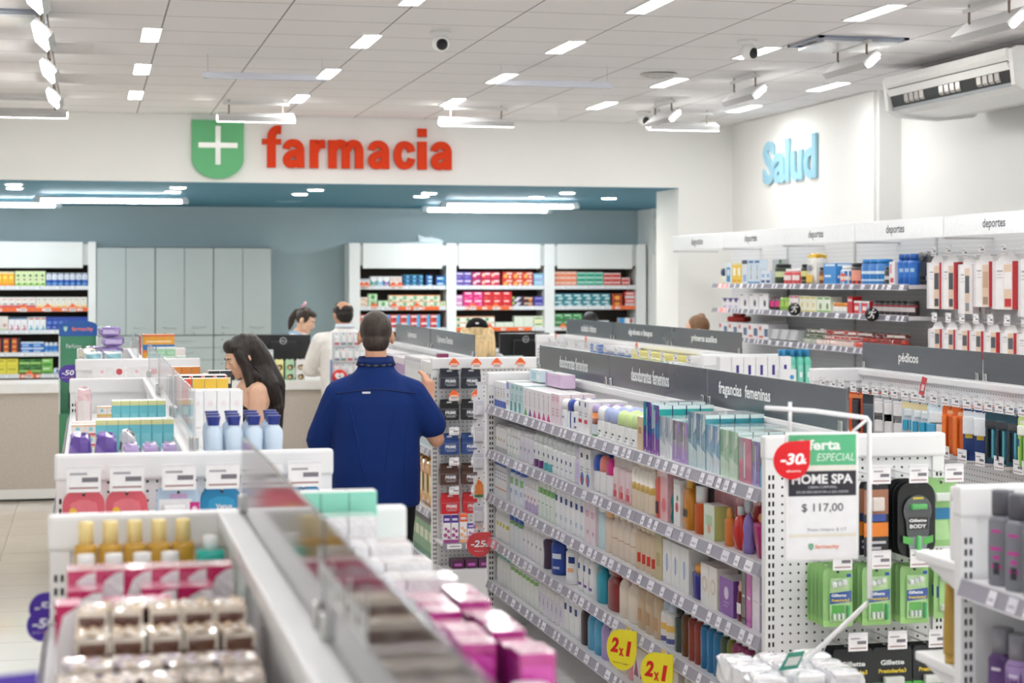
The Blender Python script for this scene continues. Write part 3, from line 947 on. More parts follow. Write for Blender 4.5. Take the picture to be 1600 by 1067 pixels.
def tubeprod(key, w, h, body, cap='#fff', bands=(), name='cream_tube', cat='tube'):
    """flat-ended cream tube standing on its cap"""
    k = (key, w, h)
    if k in K:
        return K[k]
    mb = MB()
    st = [(.5, .36, .12), (.5, .40, .3), (.5, .3, .65), (.52, .12, .93), (.53, .03, 1)]
    v, f, cs = [], [], []
    n = 12
    for x, y, z in st:
        for i in range(n):
            a = 2 * math.pi * i / n
            v.append((x * w * math.cos(a), y * w * math.sin(a), z * h))
    for j in range(len(st) - 1):
        c = body
        for b in bands:
            if b[0] <= (st[j][2] + st[j + 1][2]) / 2 <= b[1]:
                c = b[2]
        for i in range(n):
            f.append((j * n + i, j * n + (i + 1) % n, (j + 1) * n + (i + 1) % n, (j + 1) * n + i)); cs.append(C(c))
    f.append(tuple(range((len(st) - 1) * n, len(st) * n))); cs.append(C(body))
    mb.add(v, f, body, smooth=True, cols=cs)
    cp = MB().lathe([(w * .42, 0), (w * .44, h * .12), (w * .3, h * .125)], n=12, col=cap, ey=.8)
    K[k] = Proto(name, cat, mb.mesh(name, PLASTIC), [('cap', cp.mesh('cap', PLASTIC), [])])
    K[k].d, K[k].w, K[k].h = w * .8, w, h
    return K[k]
def lumpy(mb, w, d, h, col, seed, col2=None, z0=0):
    """soft wrapped pack"""
    rn = random.Random(seed)
    n, k = 12, 9
    v, f, cs = [], [], []
    for j in range(k + 1):
        ph = math.pi * j / k
        for i in range(n):
            a = 2 * math.pi * i / n
            x, y, z = math.sin(ph) * math.cos(a), math.sin(ph) * math.sin(a), math.cos(ph)
            q = lambda t: math.copysign(abs(t) ** .45, t)
            r = 1 + rn.uniform(-.07, .07)
            v.append((q(x) * w / 2 * r, q(y) * d / 2 * r, z0 + h / 2 + q(z) * h / 2 * (1 if z < 0 else r)))
    for j in range(k):
        for i in range(n):
            f.append((j * n + i, (j + 1) * n + i, (j + 1) * n + (i + 1) % n, j * n + (i + 1) % n))
            cs.append(C(col2) if col2 and (i + j * 5) % 7 in (0, 1) else C(col))
    return mb.add(v, f, col, smooth=False, cols=cs)
def pouch(key, name, cat, w, d, h, col, col2=None, m=FILM, band=None):
    k = (key, round(w, 4), round(h, 4))
    if k not in K:
        mb = lumpy(MB(), w, d, h, col, key, col2)
        K[k] = Proto(name, cat, mb.mesh(name, m), [('label', MB().front(-w * .3, w * .3, h * .3, h * .72, -d * .54, band).mesh('label', PAPER), [])] if band else [])
        K[k].d, K[k].w, K[k].h = d, w, h
    return K[k]

def card(key, name, cat, w, h, col, ps=(), bl=None, m=PAPER, depth=.02, tab=True, shape=None, over=()):
    """carded pack hanging on a hook: origin at the hook hole, hangs down; bl = list of (x, z, w, h, colour) blister contents in shares"""
    k = (key, w, h)
    if k in K:
        return K[k]
    mb = MB()
    z = lambda t: -h + t * h
    if shape == 'oval':
        r = w * .38
        pl = []
        for cx, cz, a0 in ((w / 2 - r, -h + r, -90), (w / 2 - r, .012 - r, 0), (-w / 2 + r, .012 - r, 90), (-w / 2 + r, -h + r, 180)):
            pl += [(cx + r * math.cos(R(a0 + 15 * i)), cz + r * math.sin(R(a0 + 15 * i))) for i in range(7)]
    else:
        pl = [(-w / 2, -h), (w / 2, -h), (w / 2, -.002), (w / 2 - .006, .01), (-w / 2 + .006, .01), (-w / 2, -.002)]
    mb.plate(pl, 0, .0014, col)
    mb2 = MB()
    prints(mb2, w, 0, h, ps, -.0004)
    mb.add([(x, y, zz - h) for x, y, zz in mb2.v], mb2.f, '#fff', cols=mb2.c) if ps else None
    mb.disc(0, 0, -.0016, .004, '#2b2b2e', 10)
    parts = []
    if bl:
        b = MB()
        if len(bl) > 1:
            xs = [q[0] - q[2] / 2 for q in bl] + [q[0] + q[2] / 2 for q in bl]
            zq = [q[1] - q[3] / 2 for q in bl] + [q[1] + q[3] / 2 for q in bl]
            b.rbox((min(xs) - .53) * w, (max(xs) - .47) * w, -depth * .35, .0006, -h + (min(zq) - .02) * h, -h + (max(zq) + .02) * h, col, .003)
        for i, (cx, cz, bw, bh, bc) in enumerate(bl):
            x, zz = (cx - .5) * w, -h + cz * h
            b.rbox(x - bw * w / 2, x + bw * w / 2, -depth, .0005, zz - bh * h / 2, zz + bh * h / 2, bc, .005)
        if over:
            o3 = MB()
            prints(o3, w, 0, h, over, -depth * .36)
            b.add([(x, y, zz - h) for x, y, zz in o3.v], o3.f, '#fff', cols=o3.c)
        parts.append(('blister', b.mesh('blister', FILM), []))
    K[k] = Proto(name, cat, mb.mesh(name, m), parts)
    K[k].d, K[k].w, K[k].h = depth, w, h
    return K[k]

# hooks with a price plate in front
def hookproto(key, L, tagc='#f3f2f4', tw=.058, th=.046):
    if key in K:
        return K[key]
    mb = MB().tube([(0, 0, .0), (0, -L + .01, 0), (0, -L, .012)], .0025, '#d8d8da', 6).tube([(0, 0, .022), (0, -L - .012, .024)], .0018, '#dcdcdf', 6)
    mb.box(-.012, .012, -.004, .0, -.008, .03, '#dededf')
    t = MB().box(-tw / 2, tw / 2, -L - .0145, -L - .0125, .004, .004 + th, tagc)
    y = -L - .0148
    t.front(-tw * .4, tw * .1, .004 + th * .72, .004 + th * .82, y, '#a9a5ad').front(-tw * .05, tw * .42, .004 + th * .42, .004 + th * .62, y, '#77727b').front(-tw * .42, tw * .42, .004 + th * .14, .004 + th * .22, y, '#a88')
    t.box(-tw / 2, tw / 2, -L - .016, -L - .0125, .004 + th, .004 + th + .006, '#e7e7ea')
    K[key] = Proto('peg_hook', 'shelf hook', mb.mesh('peg_hook', METALP), [('price_tag', t.mesh('price_tag', PAPER), [])])
    return K[key]
def promo_proto(s=1.0):
    k = ('promo', s)
    if k not in K:
        mb = MB().plate([(-.026 * s, 0), (.026 * s, 0), (.026 * s, .026 * s), (-.026 * s, .026 * s)], -.0012, 0, '#f1e6e2')
        mb.plate([(-.03 * s, .024 * s), (.03 * s, .024 * s), (.03 * s, .034 * s), (.006 * s, .062 * s), (-.006 * s, .062 * s), (-.03 * s, .034 * s)], -.0016, 0, '#f26522')
        mb.front(-.022 * s, .022 * s, .028 * s, .033 * s, -.0019, '#f9d9c8').front(-.018 * s, .02 * s, .014 * s, .02 * s, -.0015, '#7d7478').front(-.02 * s, .02 * s, .005 * s, .008 * s, -.0015, '#a8a0a4')
        K[k] = Proto('promo_price_tag', 'price tag', mb.mesh('promo_price_tag', PAPER))
    return K[k]
def drop_sign(name, loc, r, col, label, texts=(), rz=0, cat='promotion tag', rot=None, tip=1, group=None):
    """round promotion tag with one pointed corner at its top; tip 1 = towards +X"""
    pl = []
    for i in range(28):
        a = 2 * math.pi * i / 28
        if tip and R(8) < a < R(82):
            continue
        pl.append((r * math.cos(a), r * math.sin(a)))
    if tip:
        i0 = max(i for i, p in enumerate(pl) if p[1] >= 0 and p[0] > r * .9)
        pl.insert(i0 + 1, (r * 1.02, r * 1.05))
    if tip == -1:
        pl = [(-x, z) for x, z in reversed(pl)]
    mb = MB().plate(pl, -.0015, .0015, col)
    o = mb.obj(name, PLASTIC, None, loc, rot or (0, 0, rz))
    if texts:
        t = MB()
        for tx, x, z, h, w, c, bold, sl in texts:
            t.text(tx, x * r, z * r, h * r, -.0019, c, w=w * r, bold=bold, slant=sl)
        t.obj('lettering', MATTE, o)
    return tag(o, label, cat, group)
# ================================================================== pharmacy behind the counter
SY = 20.5
CABM = mat('grey_green_laminate', base='#bac2c0', rough=.45, noise=.03, nscale=3)
for i, (x0, x1, ls) in enumerate(((.085, .715, 'first grey pharmacy cabinet, next to the stocked shelving'), (.718, 1.351, 'middle grey pharmacy cabinet with two tall doors'), (1.354, 1.995, 'last grey pharmacy cabinet, above the black monitor'))):
    c = empty('tall_cabinet', ((x0 + x1) / 2, SY, 0), ls, 'cabinet', 0, 'tall grey cabinets')
    hw = (x1 - x0) / 2
    MB().box(-hw, hw, .004, .39, 0, 2.215, '#2d3133', cols=['#2d3133', '#b7bdbb', '#2d3133', '#2d3133', '#a9b0ae', '#a9b0ae']).obj('carcass', METALP, c)
    for s in (-1, 1):
        a, b = (-hw + .004, -.003) if s < 0 else (.003, hw - .004)
        d = MB().box(a, b, -.018, .003, 1.246, 2.208, '#fff').obj('door', CABM, c)
        m = (a + b) / 2
        MB().tube([(m - .075, -.02, 1.335), (m - .06, -.034, 1.328), (m, -.038, 1.325), (m + .06, -.034, 1.328), (m + .075, -.02, 1.335)], .005, '#c9cfce').obj('handle', METALP, d)
        MB().box(a + .05, a + .11, -.021, -.018, 1.262, 1.285, '#b9bfbd').box(a + .095, a + .108, -.024, -.018, 1.258, 1.268, '#3a3d3e').obj('lock', METALP, d)
    z = 1.24
    for k in range(6):
        z0 = z - (.135 if k < 4 else .3)
        d = MB().box(-hw + .004, hw - .004, -.018, .003, max(z0, .06), z - .005, '#fff').obj('drawer', CABM, c)
        zc = z - .055
        MB().tube([(-.1, -.02, zc + .006), (-.07, -.034, zc), (0, -.038, zc - .003), (.07, -.034, zc), (.1, -.02, zc + .006)], .005, '#c9cfce').obj('handle', METALP, d)
        MB().box(-hw + .04, -hw + .1, -.021, -.018, z - .05, z - .028, '#b9bfbd').box(-hw + .085, -hw + .1, -.024, -.018, z - .052, z - .042, '#3a3d3e').obj('lock', METALP, d)
        z = z0
        if z < .1:
            break
RAILZ = (1.79, 1.553, 1.31, 1.066, .83)
def med_unit(label, posts, bays, promo):
    """white framed shelving; posts [(x0,x1)], bays [(x0,x1)]; promo {(bay, shelf): (xa, xb)} orange rail strips"""
    xa, xb = posts[0][0], posts[-1][1]
    u = empty('medicine_shelving', ((xa + xb) / 2, SY, 0), label, 'shelving')
    ox = u.location.x
    for a, b in posts:
        MB().rbox(a - ox, b - ox, -.03, .38, 0, 2.272, '#efefed', .004).obj('post', METALP, u)
    for i, (a, b) in enumerate(bays):
        MB().box(a - ox, b - ox, .36, .385, 0, 2.26, '#3d3630').obj('back_panel', MATTE, u)
        MB().rbox(a - ox + .03, b - ox - .055, -.05, -.025, 1.985, 2.27, '#ecece9', .004).obj('header_panel', METALP, u)
        MB().box(a - ox, b - ox, -.02, .36, 2.02, 2.25, '#d3d3d0').obj('lamp_box', METALP, u)
        for k, z in enumerate(RAILZ + (.6, .3)):
            s = MB().box(a - ox, b - ox, 0, .36, z - .03, z - .012, '#8f8a84').obj('shelf', METALP, u)
            r = MB().box(a - ox, b - ox, -.006, .0, z - .043, z + .002, '#e3e3e6')
            if (i, k) in promo:
                p = promo[(i, k)]
                r.front(max(p[0], a) - ox, min(p[1], b) - ox, z - .042, z + .001, -.0065, '#ee6a2c')
            x = a - ox + .1
            while x < b - ox - .1:
                r.front(x, x + .055, z - .034, z - .012, -.0068, '#f8f8f9').front(x + .02, x + .05, z - .026, z - .018, -.0071, '#77757c')
                x += random.choice((.16, .21, .27))
            r.obj('price_rail', PLASTIC, s)
med_unit('white framed medicine shelving beside the grey cabinets', [(-1.74, -1.66), (-.005, .08)], [(-1.66, -.005)], {(0, 1): (-1.6, 0), (0, 4): (-.73, -.5)})
def xm(px):
    return 2.993 + (px - 562) * .00736 if px < 705 else (4.102 + (px - 712) * .00753 if px < 858 else 5.266 + (px - 866) * .00773)
med_unit('three bay white framed medicine shelving behind the monitors', [(2.867, 2.991), (3.987, 4.1), (5.142, 5.262), (6.25, 6.367)], [(2.991, 3.987), (4.1, 5.142), (5.262, 6.25)],
         {(0, 1): (xm(621), xm(686)), (1, 1): (xm(725), xm(800)), (1, 2): (xm(712), xm(831)), (2, 1): (xm(955), xm(993)), (2, 2): (xm(880), xm(910))})
def shelfrow(k, xa, xb, n, mk, desc, where, stacks=1, skip=(), group=None):
    """n facings between xa and xb on shelf k"""
    z = RAILZ[k] - .0115
    pt = (xb - xa) / n
    p = mk(pt * .96)
    run(p, (xa + pt / 2, SY + .02 + p.d / 2, z), (pt, 0, 0), n, desc, where, stack=(0, 0, p.h + .0005), stacks=stacks, skip=skip, group=desc + ' ' + where.split(',')[-1].strip())
def B(key, h, base, ps=(), d=.1, **kw):
    return lambda w: carton(key, 'medicine_box', 'medicine box', w, d, h, base, ps, **kw)
xl = lambda px: -.933 + px * .00675
SW = ['top', 'second', 'third', 'fourth', 'fifth']
def WL(k): return 'towards the cabinets, %s shelf by the cabinets' % SW[k]
def WR_(b, k): return 'away from the cabinets, bay %s %s shelf' % (('one', 'two', 'three')[b], SW[k])
# ---- unit beside the cabinets
shelfrow(0, xl(-34), xl(22), 6, B('oj', .165, '#f6b52a', [('c', .45, .62, .32, '#f8e06a'), ('r', .1, .9, .05, .22, '#ef8a1c'), ('r', 0, 1, .88, 1, '#f4e9c0')]), 'yellow orange juice box', WL(0))
shelfrow(0, xl(23), xl(70.5), 5, B('lime', .172, '#dfeeb8', [('c', .5, .72, .22, '#2f5a33'), ('c', .5, .46, .17, '#7a2b2b'), ('r', 0, 1, 0, .2, '#a6cf57'), ('c', .6, .2, .2, '#4e8f3a')]), 'pale green fruit box', WL(0))
shelfrow(0, xl(71), xl(137), 7, lambda w: bottle('bluecan', 'supplement_can', 'can', w, w, .152, '#2f63bd', 'can', bands=[(.55, .95, '#f1f3f6'), (.2, .3, '#7fb6e8')], cap=('cyl', .96, .06, '#e9edf2'), front=[(.62, .85, .5, '#c3d3ea')]), 'blue and white can', WL(0))
shelfrow(1, xl(-30), xl(55), 8, B('wred', .125, '#f3efe9', [('r', 0, 1, 0, .3, '#d94a45'), ('r', .2, .8, .36, .46, '#7c3d3d'), ('l', .15, .85, .85, .1, 2, '#d98a80')]), 'white box with red foot', WL(1))
shelfrow(1, xl(55.5), xl(136), 8, B('wyel', .125, '#f4f0e8', [('r', .1, .9, .05, .3, '#f3c97a'), ('c', .55, .5, .22, '#e5d6b4'), ('l', .15, .85, .85, .1, 2, '#b7a48f')]), 'white box with yellow foot', WL(1))
shelfrow(2, xl(-30), xl(12), 4, B('wpnk', .16, '#efe3dd', [('c', .5, .4, .3, '#cfa08d'), ('r', 0, 1, 0, .15, '#b9c77e')]), 'pale box with a plate picture', WL(2))
shelfrow(2, xl(12.5), xl(42), 3, B('pnkw', .15, '#f1ecee', [('p', [(.1, .05), (.9, .05), (.5, .5)], '#d0577e'), ('c', .3, .25, .2, '#f8f8f8'), ('r', 0, 1, .86, 1, '#4a6a8c')]), 'white box with pink swirl', WL(2))
shelfrow(2, xl(42.5), xl(71), 3, B('tealw', .15, '#f2f1f1', [('p', [(.1, .05), (.95, .05), (.5, .45)], '#3fa3bd'), ('c', .3, .25, .2, '#f8f8f8'), ('r', .2, 1, .84, .95, '#c55')]), 'white box with teal swirl', WL(2))
shelfrow(2, xl(71.5), xl(137), 7, B('blu', .15, '#2747a3', [('r', .15, .85, .5, .7, '#5d82d0'), ('r', .1, .6, .2, .3, '#8fb0ea')]), 'deep blue box', WL(2))
shelfrow(3, xl(-20), xl(31), 4, B('redst', .055, '#c9442f', [('r', .0, .5, .1, .6, '#e8a03b'), ('r', .6, 1, 0, 1, '#2a1a2e')]), 'red and black box', WL(3), 3)
shelfrow(3, xl(32), xl(68), 2, B('bluest', .062, '#2a6cc0', [('r', 0, 1, .75, 1, '#dfe9f2'), ('r', .1, .7, .3, .5, '#bfe0f5')]), 'blue and white flat box', WL(3), 2)
shelfrow(3, xl(68.5), xl(90), 3, lambda w: bottle('bluetub', 'supplement_can', 'can', w, w, .12, '#3f85d6', 'can', bands=[(.0, .3, '#9cc7ee'), (.8, 1, '#dce9f4')], cap=('dome', .9, .15, '#e8eef4')), 'light blue rounded can', WL(3))
shelfrow(4, xl(-28), xl(28), 3, B('yel', .09, '#e6d74d', [('r', .1, .8, .66, .8, '#a89a2c'), ('r', .1, .9, .1, .16, '#c9ba36')]), 'plain yellow box', WL(4), 2)
shelfrow(4, xl(29), xl(64), 2, B('dgr', .086, '#4f8a45', [('r', 0, 1, .4, .62, '#a8cf6f'), ('r', .1, .75, .15, .3, '#1f4a2c'), ('r', .4, 1, .7, .95, '#2c5c34')]), 'dark green tea box', WL(4), 2)
shelfrow(4, xl(64.5), xl(82), 1, B('lgr', .088, '#86c05c', [('r', .1, .9, .1, .45, '#4c8f3c'), ('r', .1, .7, .7, .85, '#e0f0cf')]), 'bright green box', WL(4), 2)
shelfrow(4, xl(83), xl(96), 1, B('wbl', .07, '#e6ecf4', [('r', 0, 1, .0, .3, '#5c82c6'), ('c', .5, .6, .2, '#3558a6')]), 'small white and blue box', WL(4), 1)
# ---- three bays: bay one
shelfrow(0, xm(562), xm(578), 2, B('wor', .088, '#ece8e6', [('p', [(.15, .05), (.85, .05), (.5, .5)], '#ef6a35'), ('r', .1, .9, .8, .9, '#9db6d6')]), 'small white box with orange peak', WR_(0, 0))
for i, (c, nm) in enumerate((('#1f9d8f', 'teal'), ('#79b9dc', 'sky blue'), ('#6a3c9c', 'purple'))):
    shelfrow(0, xm(579 + 10 * i), xm(588.6 + 10 * i), 1, B('tri' + nm, .115, '#f2f2f3', [('r', 0, 1, 0, .6, c), ('c', .5, .62, .36, '#f2f2f3'), ('r', .15, .85, .2, .28, '#e8eef0')]), 'white box with %s lower half' % nm, 'bay one top shelf')
shelfrow(0, xm(609), xm(628), 2, B('wor2', .115, '#efece8', [('p', [(.1, .03), (.9, .03), (.5, .42)], '#ef6a35'), ('l', .1, .9, .85, .12, 3, '#e5a98f')]), 'white box with orange peak', WR_(0, 0))
shelfrow(0, xm(629), xm(661), 3, B('btall', .045, '#1d55a8', [('r', 0, .5, 0, 1, '#163f86'), ('r', .55, .95, .2, .7, '#6fc2d8'), ('r', .1, .9, .8, .95, '#3f9a5f')]), 'blue and green small box', WR_(0, 0), 3)
shelfrow(0, xm(666), xm(676), 1, B('bt1', .043, '#2168ad', [('r', .3, .9, .2, .7, '#bfe0ef')]), 'loose blue box', 'standing alone in bay one', 3)
shelfrow(0, xm(682), xm(697), 1, B('bt2', .06, '#1c63ae', [('r', .1, .8, .4, .7, '#d5ecf4'), ('c', .75, .35, .14, '#44b0c9')]), 'wide blue box', 'by the first inner post', 2)
shelfrow(1, xm(562), xm(575), 1, B('bei', .058, '#eadccb', [('r', .1, .8, .5, .7, '#c9a078'), ('p', [(.6, .1), (1, .1), (.8, .5)], '#e98a3c')]), 'beige and orange box', 'bay one second shelf', 2)
shelfrow(1, xm(575.5), xm(589.5), 1, B('grn', .078, '#cfe6c4', [('c', .5, .5, .25, '#4f9a55'), ('r', 0, 1, .86, 1, '#8fc47e')]), 'green tea box', 'stacked alone in bay one', 2)
shelfrow(1, xm(590.5), xm(607), 1, B('grn2', .078, '#dfeed8', [('c', .5, .5, .2, '#6fae6c'), ('r', 0, 1, .88, 1, '#9ccc8b')]), 'single pale green box', 'in the gap, bay one', 1)
shelfrow(1, xm(607.5), xm(688), 5, B('gro', .07, '#f2ecd8', [('c', .55, .55, .22, '#8cc09a'), ('r', 0, 1, .88, 1, '#ee8a3c'), ('p', [(.05, .05), (.4, .05), (.1, .5)], '#6fae5c')]), 'white and orange tea box', WR_(0, 1), 2)
shelfrow(1, xm(688.5), xm(697), 1, B('gro3', .07, '#e2e0b8', [('c', .5, .5, .22, '#7fae6a')]), 'narrow olive box', 'by the first inner post', 1)
shelfrow(2, xm(562), xm(688), 8, B('rb', .08, '#d8433c', [('p', [(.6, 0), (1, 0), (1, 1), (.75, 1)], '#57a9d8'), ('r', .1, .7, .6, .85, '#f0e6e6'), ('c', .5, .35, .16, '#a5242a')]), 'red and blue box', WR_(0, 2), 2)
# bay two
shelfrow(0, xm(712.5), xm(737), 2, B('pur', .085, '#5d4aa6', [('r', .1, .9, .62, .85, '#d7cdea'), ('c', .85, .5, .13, '#8c4f5f'), ('r', .1, .6, .2, .32, '#9a8ad0')]), 'violet box', WR_(1, 0), 2)
shelfrow(0, xm(737.5), xm(751), 1, B('mag', .085, '#b01e63', [('c', .3, .5, .2, '#f0d0c8'), ('r', .4, .95, .6, .85, '#f2dbe6')]), 'magenta box with a face', 'bay two top shelf', 2)
shelfrow(0, xm(751.5), xm(781), 2, B('rpk', .085, '#d42f55', [('c', .25, .55, .18, '#f5c9a8'), ('r', .4, .95, .6, .85, '#f5dfe0'), ('r', 0, 1, 0, .1, '#8e1030')]), 'crimson box with a face', WR_(1, 0), 2)
shelfrow(0, xm(785), xm(833), 3, B('ord', .085, '#d9412e', [('c', .3, .4, .2, '#f7b24f'), ('r', .4, .95, .65, .88, '#f5d9c9'), ('c', .75, .3, .12, '#f3e2d5')]), 'orange red box', WR_(1, 0), 2)
shelfrow(0, xm(834.5), xm(849.5), 1, B('lbl', .075, '#8fc3e0', [('r', .0, 1, .0, .12, '#b07fc0'), ('r', .15, .85, .5, .64, '#dcedf5')]), 'pale blue box', 'bay two top shelf end', 2)
shelfrow(1, xm(712.5), xm(723), 1, B('lil', .07, '#d889bd', [('r', .1, .9, .55, .8, '#f4e3ee')]), 'pink lilac box', 'bay two second shelf', 2)
shelfrow(1, xm(724), xm(754.5), 2, B('hot', .088, '#e2307e', [('r', .15, .85, .7, .88, '#fbe3ee'), ('c', .75, .4, .1, '#f58ab8'), ('r', .1, .5, .15, .2, '#f7b9d4')]), 'hot pink box', WR_(1, 1), 2)
shelfrow(1, xm(755), xm(800), 3, B('redb', .088, '#d3232a', [('r', .15, .7, .7, .88, '#f7d9d6'), ('r', .1, .45, .2, .25, '#f2a09c')]), 'plain red box', WR_(1, 1), 2)
shelfrow(1, xm(800.5), xm(817), 1, B('dkp', .06, '#3a2c4c', [('p', [(.1, .1), (.5, .1), (.9, .9), (.5, .9)], '#d9d0e2'), ('r', .0, .2, .5, 1, '#a6c24f')]), 'black and lilac box', 'bay two second shelf', 2)
shelfrow(1, xm(817.5), xm(834.5), 1, B('brn', .06, '#5a2b22', [('r', .1, .9, .55, .8, '#e7cdb8'), ('c', .7, .3, .16, '#e8862f')]), 'brown and orange box', 'bay two second shelf', 2)
shelfrow(1, xm(835), xm(849.5), 1, B('blv', .06, '#39319a', [('r', .1, .9, .55, .75, '#b8b2ea')]), 'blue violet box', 'bay two second shelf', 2)
shelfrow(2, xm(713), xm(773), 4, B('gw', .068, '#e9efdd', [('c', .2, .5, .17, '#4e9a48'), ('r', .42, .95, .3, .7, '#f7f8f2'), ('r', 0, 1, .88, 1, '#e7803a')]), 'white box with green square', WR_(1, 2), 2)
shelfrow(2, xm(774), xm(803), 2, B('gw', .068, '#e9efdd', []), 'low white box with green square', 'after the gap, bay two third shelf', 1)
shelfrow(2, xm(803.5), xm(834), 2, B('gw', .068, '#e9efdd', []), 'stacked white box with green square', 'bay two third shelf end', 2)
shelfrow(2, xm(834.5), xm(849.5), 1, B('gw3', .068, '#eef0d2', [('r', .1, .9, .5, .75, '#5d9a4a'), ('r', 0, 1, 0, .15, '#e6d75c')]), 'white box with green band', 'bay two third shelf end', 2)
# bay three
shelfrow(0, xm(866.5), xm(901.5), 4, B('pch', .058, '#f2b79f', [('r', 0, 1, 0, .45, '#ee7d4e'), ('r', .1, .9, .6, .8, '#f7d9cc')]), 'peach box', WR_(2, 0), 3)
shelfrow(0, xm(902), xm(943), 3, B('tea', .055, '#57c3a4', [('r', .08, .92, .1, .5, '#1f9276'), ('r', 0, 1, .8, 1, '#d5efe6')]), 'sea green box', WR_(2, 0), 3)
shelfrow(0, xm(943.5), xm(970.5), 2, B('rdw', .052, '#e7766d', [('r', .1, .9, .12, .5, '#c4282c'), ('r', 0, 1, .78, 1, '#f6e3df')]), 'salmon box', WR_(2, 0), 3)
shelfrow(0, xm(972), xm(985), 1, B('rdw2', .05, '#e9857c', [('r', .1, .9, .12, .5, '#c4282c'), ('r', 0, 1, .78, 1, '#f6e3df')]), 'small salmon box', 'bay three top shelf end', 2)
shelfrow(1, xm(866.5), xm(954), 6, B('tnv', .078, '#2a8a98', [('p', [(.3, .05), (.9, .05), (.95, .4), (.55, .5)], '#b9d8d8'), ('r', .1, .8, .6, .8, '#dff0ee'), ('r', 0, 1, .9, 1, '#17546e')]), 'teal and silver box', WR_(2, 1), 2)
shelfrow(1, xm(957), xm(973), 1, B('obr', .075, '#c8481f', [('c', .5, .5, .26, '#f0a53a'), ('r', .1, .9, .7, .88, '#4a1d14')]), 'orange and brown box', 'bay three second shelf', 2)
shelfrow(1, xm(977), xm(993), 1, B('rgr', .088, '#d8433c', [('r', 0, 1, .1, .45, '#d9d5d6'), ('r', .1, .9, .66, .85, '#f6e4e1')]), 'red and grey box', 'bay three second shelf', 2)
shelfrow(2, xm(866.5), xm(910), 3, B('dgn', .082, '#3f9350', [('r', .1, .8, .7, .82, '#dcefe0'), ('r', 0, 1, 0, .35, '#2f7a40'), ('c', .8, .45, .1, '#8ccf8f')]), 'leaf green box', WR_(2, 2), 2)
shelfrow(2, xm(936), xm(952), 1, B('whp', .04, '#f0efec', [('r', .1, .9, .5, .7, '#c8c4bf')]), 'flat white box', 'bay three third shelf', 2)
shelfrow(2, xm(968), xm(992), 1, B('whb', .055, '#f1f1f0', [('r', 0, .35, 0, 1, '#3f8fd0'), ('c', .8, .6, .1, '#c0484e'), ('c', .8, .25, .1, '#c0484e')]), 'white blue and red box', 'bay three third shelf', 2)
shelfrow(3, xm(836), xm(849), 1, B('whq', .05, '#eef1f4', [('r', 0, 1, .3, .5, '#9fb9d2')]), 'pale box low behind the monitor', 'bay two fourth shelf', 1)
# orange house-shaped price tags on the rails
PT = promo_proto(1.35)
for i, (x, k) in enumerate([(xl(36), 1), (xl(74), 1), (xl(113), 1), (xl(45.5), 4)]):
    place(PT, (x, SY - .012, RAILZ[k] - .042), 0, nth(i) + ' orange house shaped price tag on the rails beside the cabinets', 'orange tags beside the cabinets')
for i, (x, k) in enumerate([(564.5, 0), (572, 0), (613.5, 0), (624, 0), (584, 1), (614.5, 1), (650.5, 1), (738, 1), (773.5, 1), (764, 2), (879, 2)]):
    place(PT, (xm(x), SY - .012, RAILZ[k] - .042), 0, nth(i) + ' orange house shaped price tag on the three bay medicine shelving', 'orange tags on the three bays')
# white plastic bag on the shelving top
bg = MB()
pts = [(-.28, .0), (-.26, .012), (-.05, .02), (-.06, .1), (-.03, .09), (.02, .07), (.1, .075), (.2, .05), (.235, .03), (.22, 0)]
n = len(pts)
bg.add([(x, -.05 + .02 * math.sin(i * 2), z) for i, (x, z) in enumerate(pts)] + [(x * .9, .08 + .03 * math.cos(i * 3), z * .7) for i, (x, z) in enumerate(pts)], [tuple(range(n)), tuple(range(2 * n - 1, n - 1, -1))] + [(i, i + n, (i + 1) % n + n, (i + 1) % n) for i in range(n)], '#dfe9ec')
tag(bg.obj('plastic_bag', FILM, None, (3.73, 20.6, 2.272)), 'crumpled white plastic bag on top of the medicine shelving', 'bag')
# door casing, wall notice and open box at the jamb
tag(MB().rbox(-.045, .045, -.008, 0, -.06, .06, '#2f8fc4', .006).box(-.02, .03, -.0085, -.008, -.03, .01, '#a9d6ee').obj('wall_notice', PLASTIC, None, (6.49, 20.348, 2.45)), 'small blue notice on the white column beside the medicine shelving', 'notice')
bx = MB().rbox(-.13, .13, 0, .28, 0, .42, '#f2f2f0', .01)
tag(bx.obj('wall_box', METALP, None, (6.55, 20.06, 2.16)), 'white box shape on the column above the shelving end', 'box')
# ================================================================== goods on the deodorant and perfume gondola (facing the aisle, -X)
FX = 1.915
SH = {0: (1.238, 'top'), 1: (1.022, 'second'), 2: (.808, 'third'), 3: (.594, 'fourth'), 4: (.385, 'fifth')}
def crow(k, ya, yb, n, mk, desc, rows=2, stacks=1, dx=0, gap=.97, where=None):
    z, sn = SH[k]
    pt = (ya - yb) / n
    HCAP[0] = .182 if k else .3
    p = mk(pt * gap)
    HCAP[0] = .4
    rows = 1 if k > 1 else rows
    rows = min(rows, max(1, int((.222 - dx) / (p.d + .004))))
    spin = R(-52) if p.parts and not getattr(p, 'boxy', 0) else R(-90)
    wh = where or (('from the counter, deodorant %s shelf' if n > 1 else 'on the deodorant %s shelf') % sn)
    run(p, (FX + .018 + dx + p.d / 2, ya - pt / 2, z + .0005), (0, -pt, 0), n, desc, wh, rz=spin, back=(p.d + .004, 0, 0), rows=rows, stack=(0, 0, p.h + .0005), stacks=stacks, group=desc + ', deodorant %s shelf' % sn)
HCAP = [.4]
def ct(key, h, base, ps=(), d=.05, side=None, top='#f3f2f2', sp=(), m=None, name='cosmetic_box', cat='box'):
    return lambda w: carton(key, name, cat, w, d, min(h, HCAP[0]), base, ps, side=side, top=top, sp=sp, m=m)
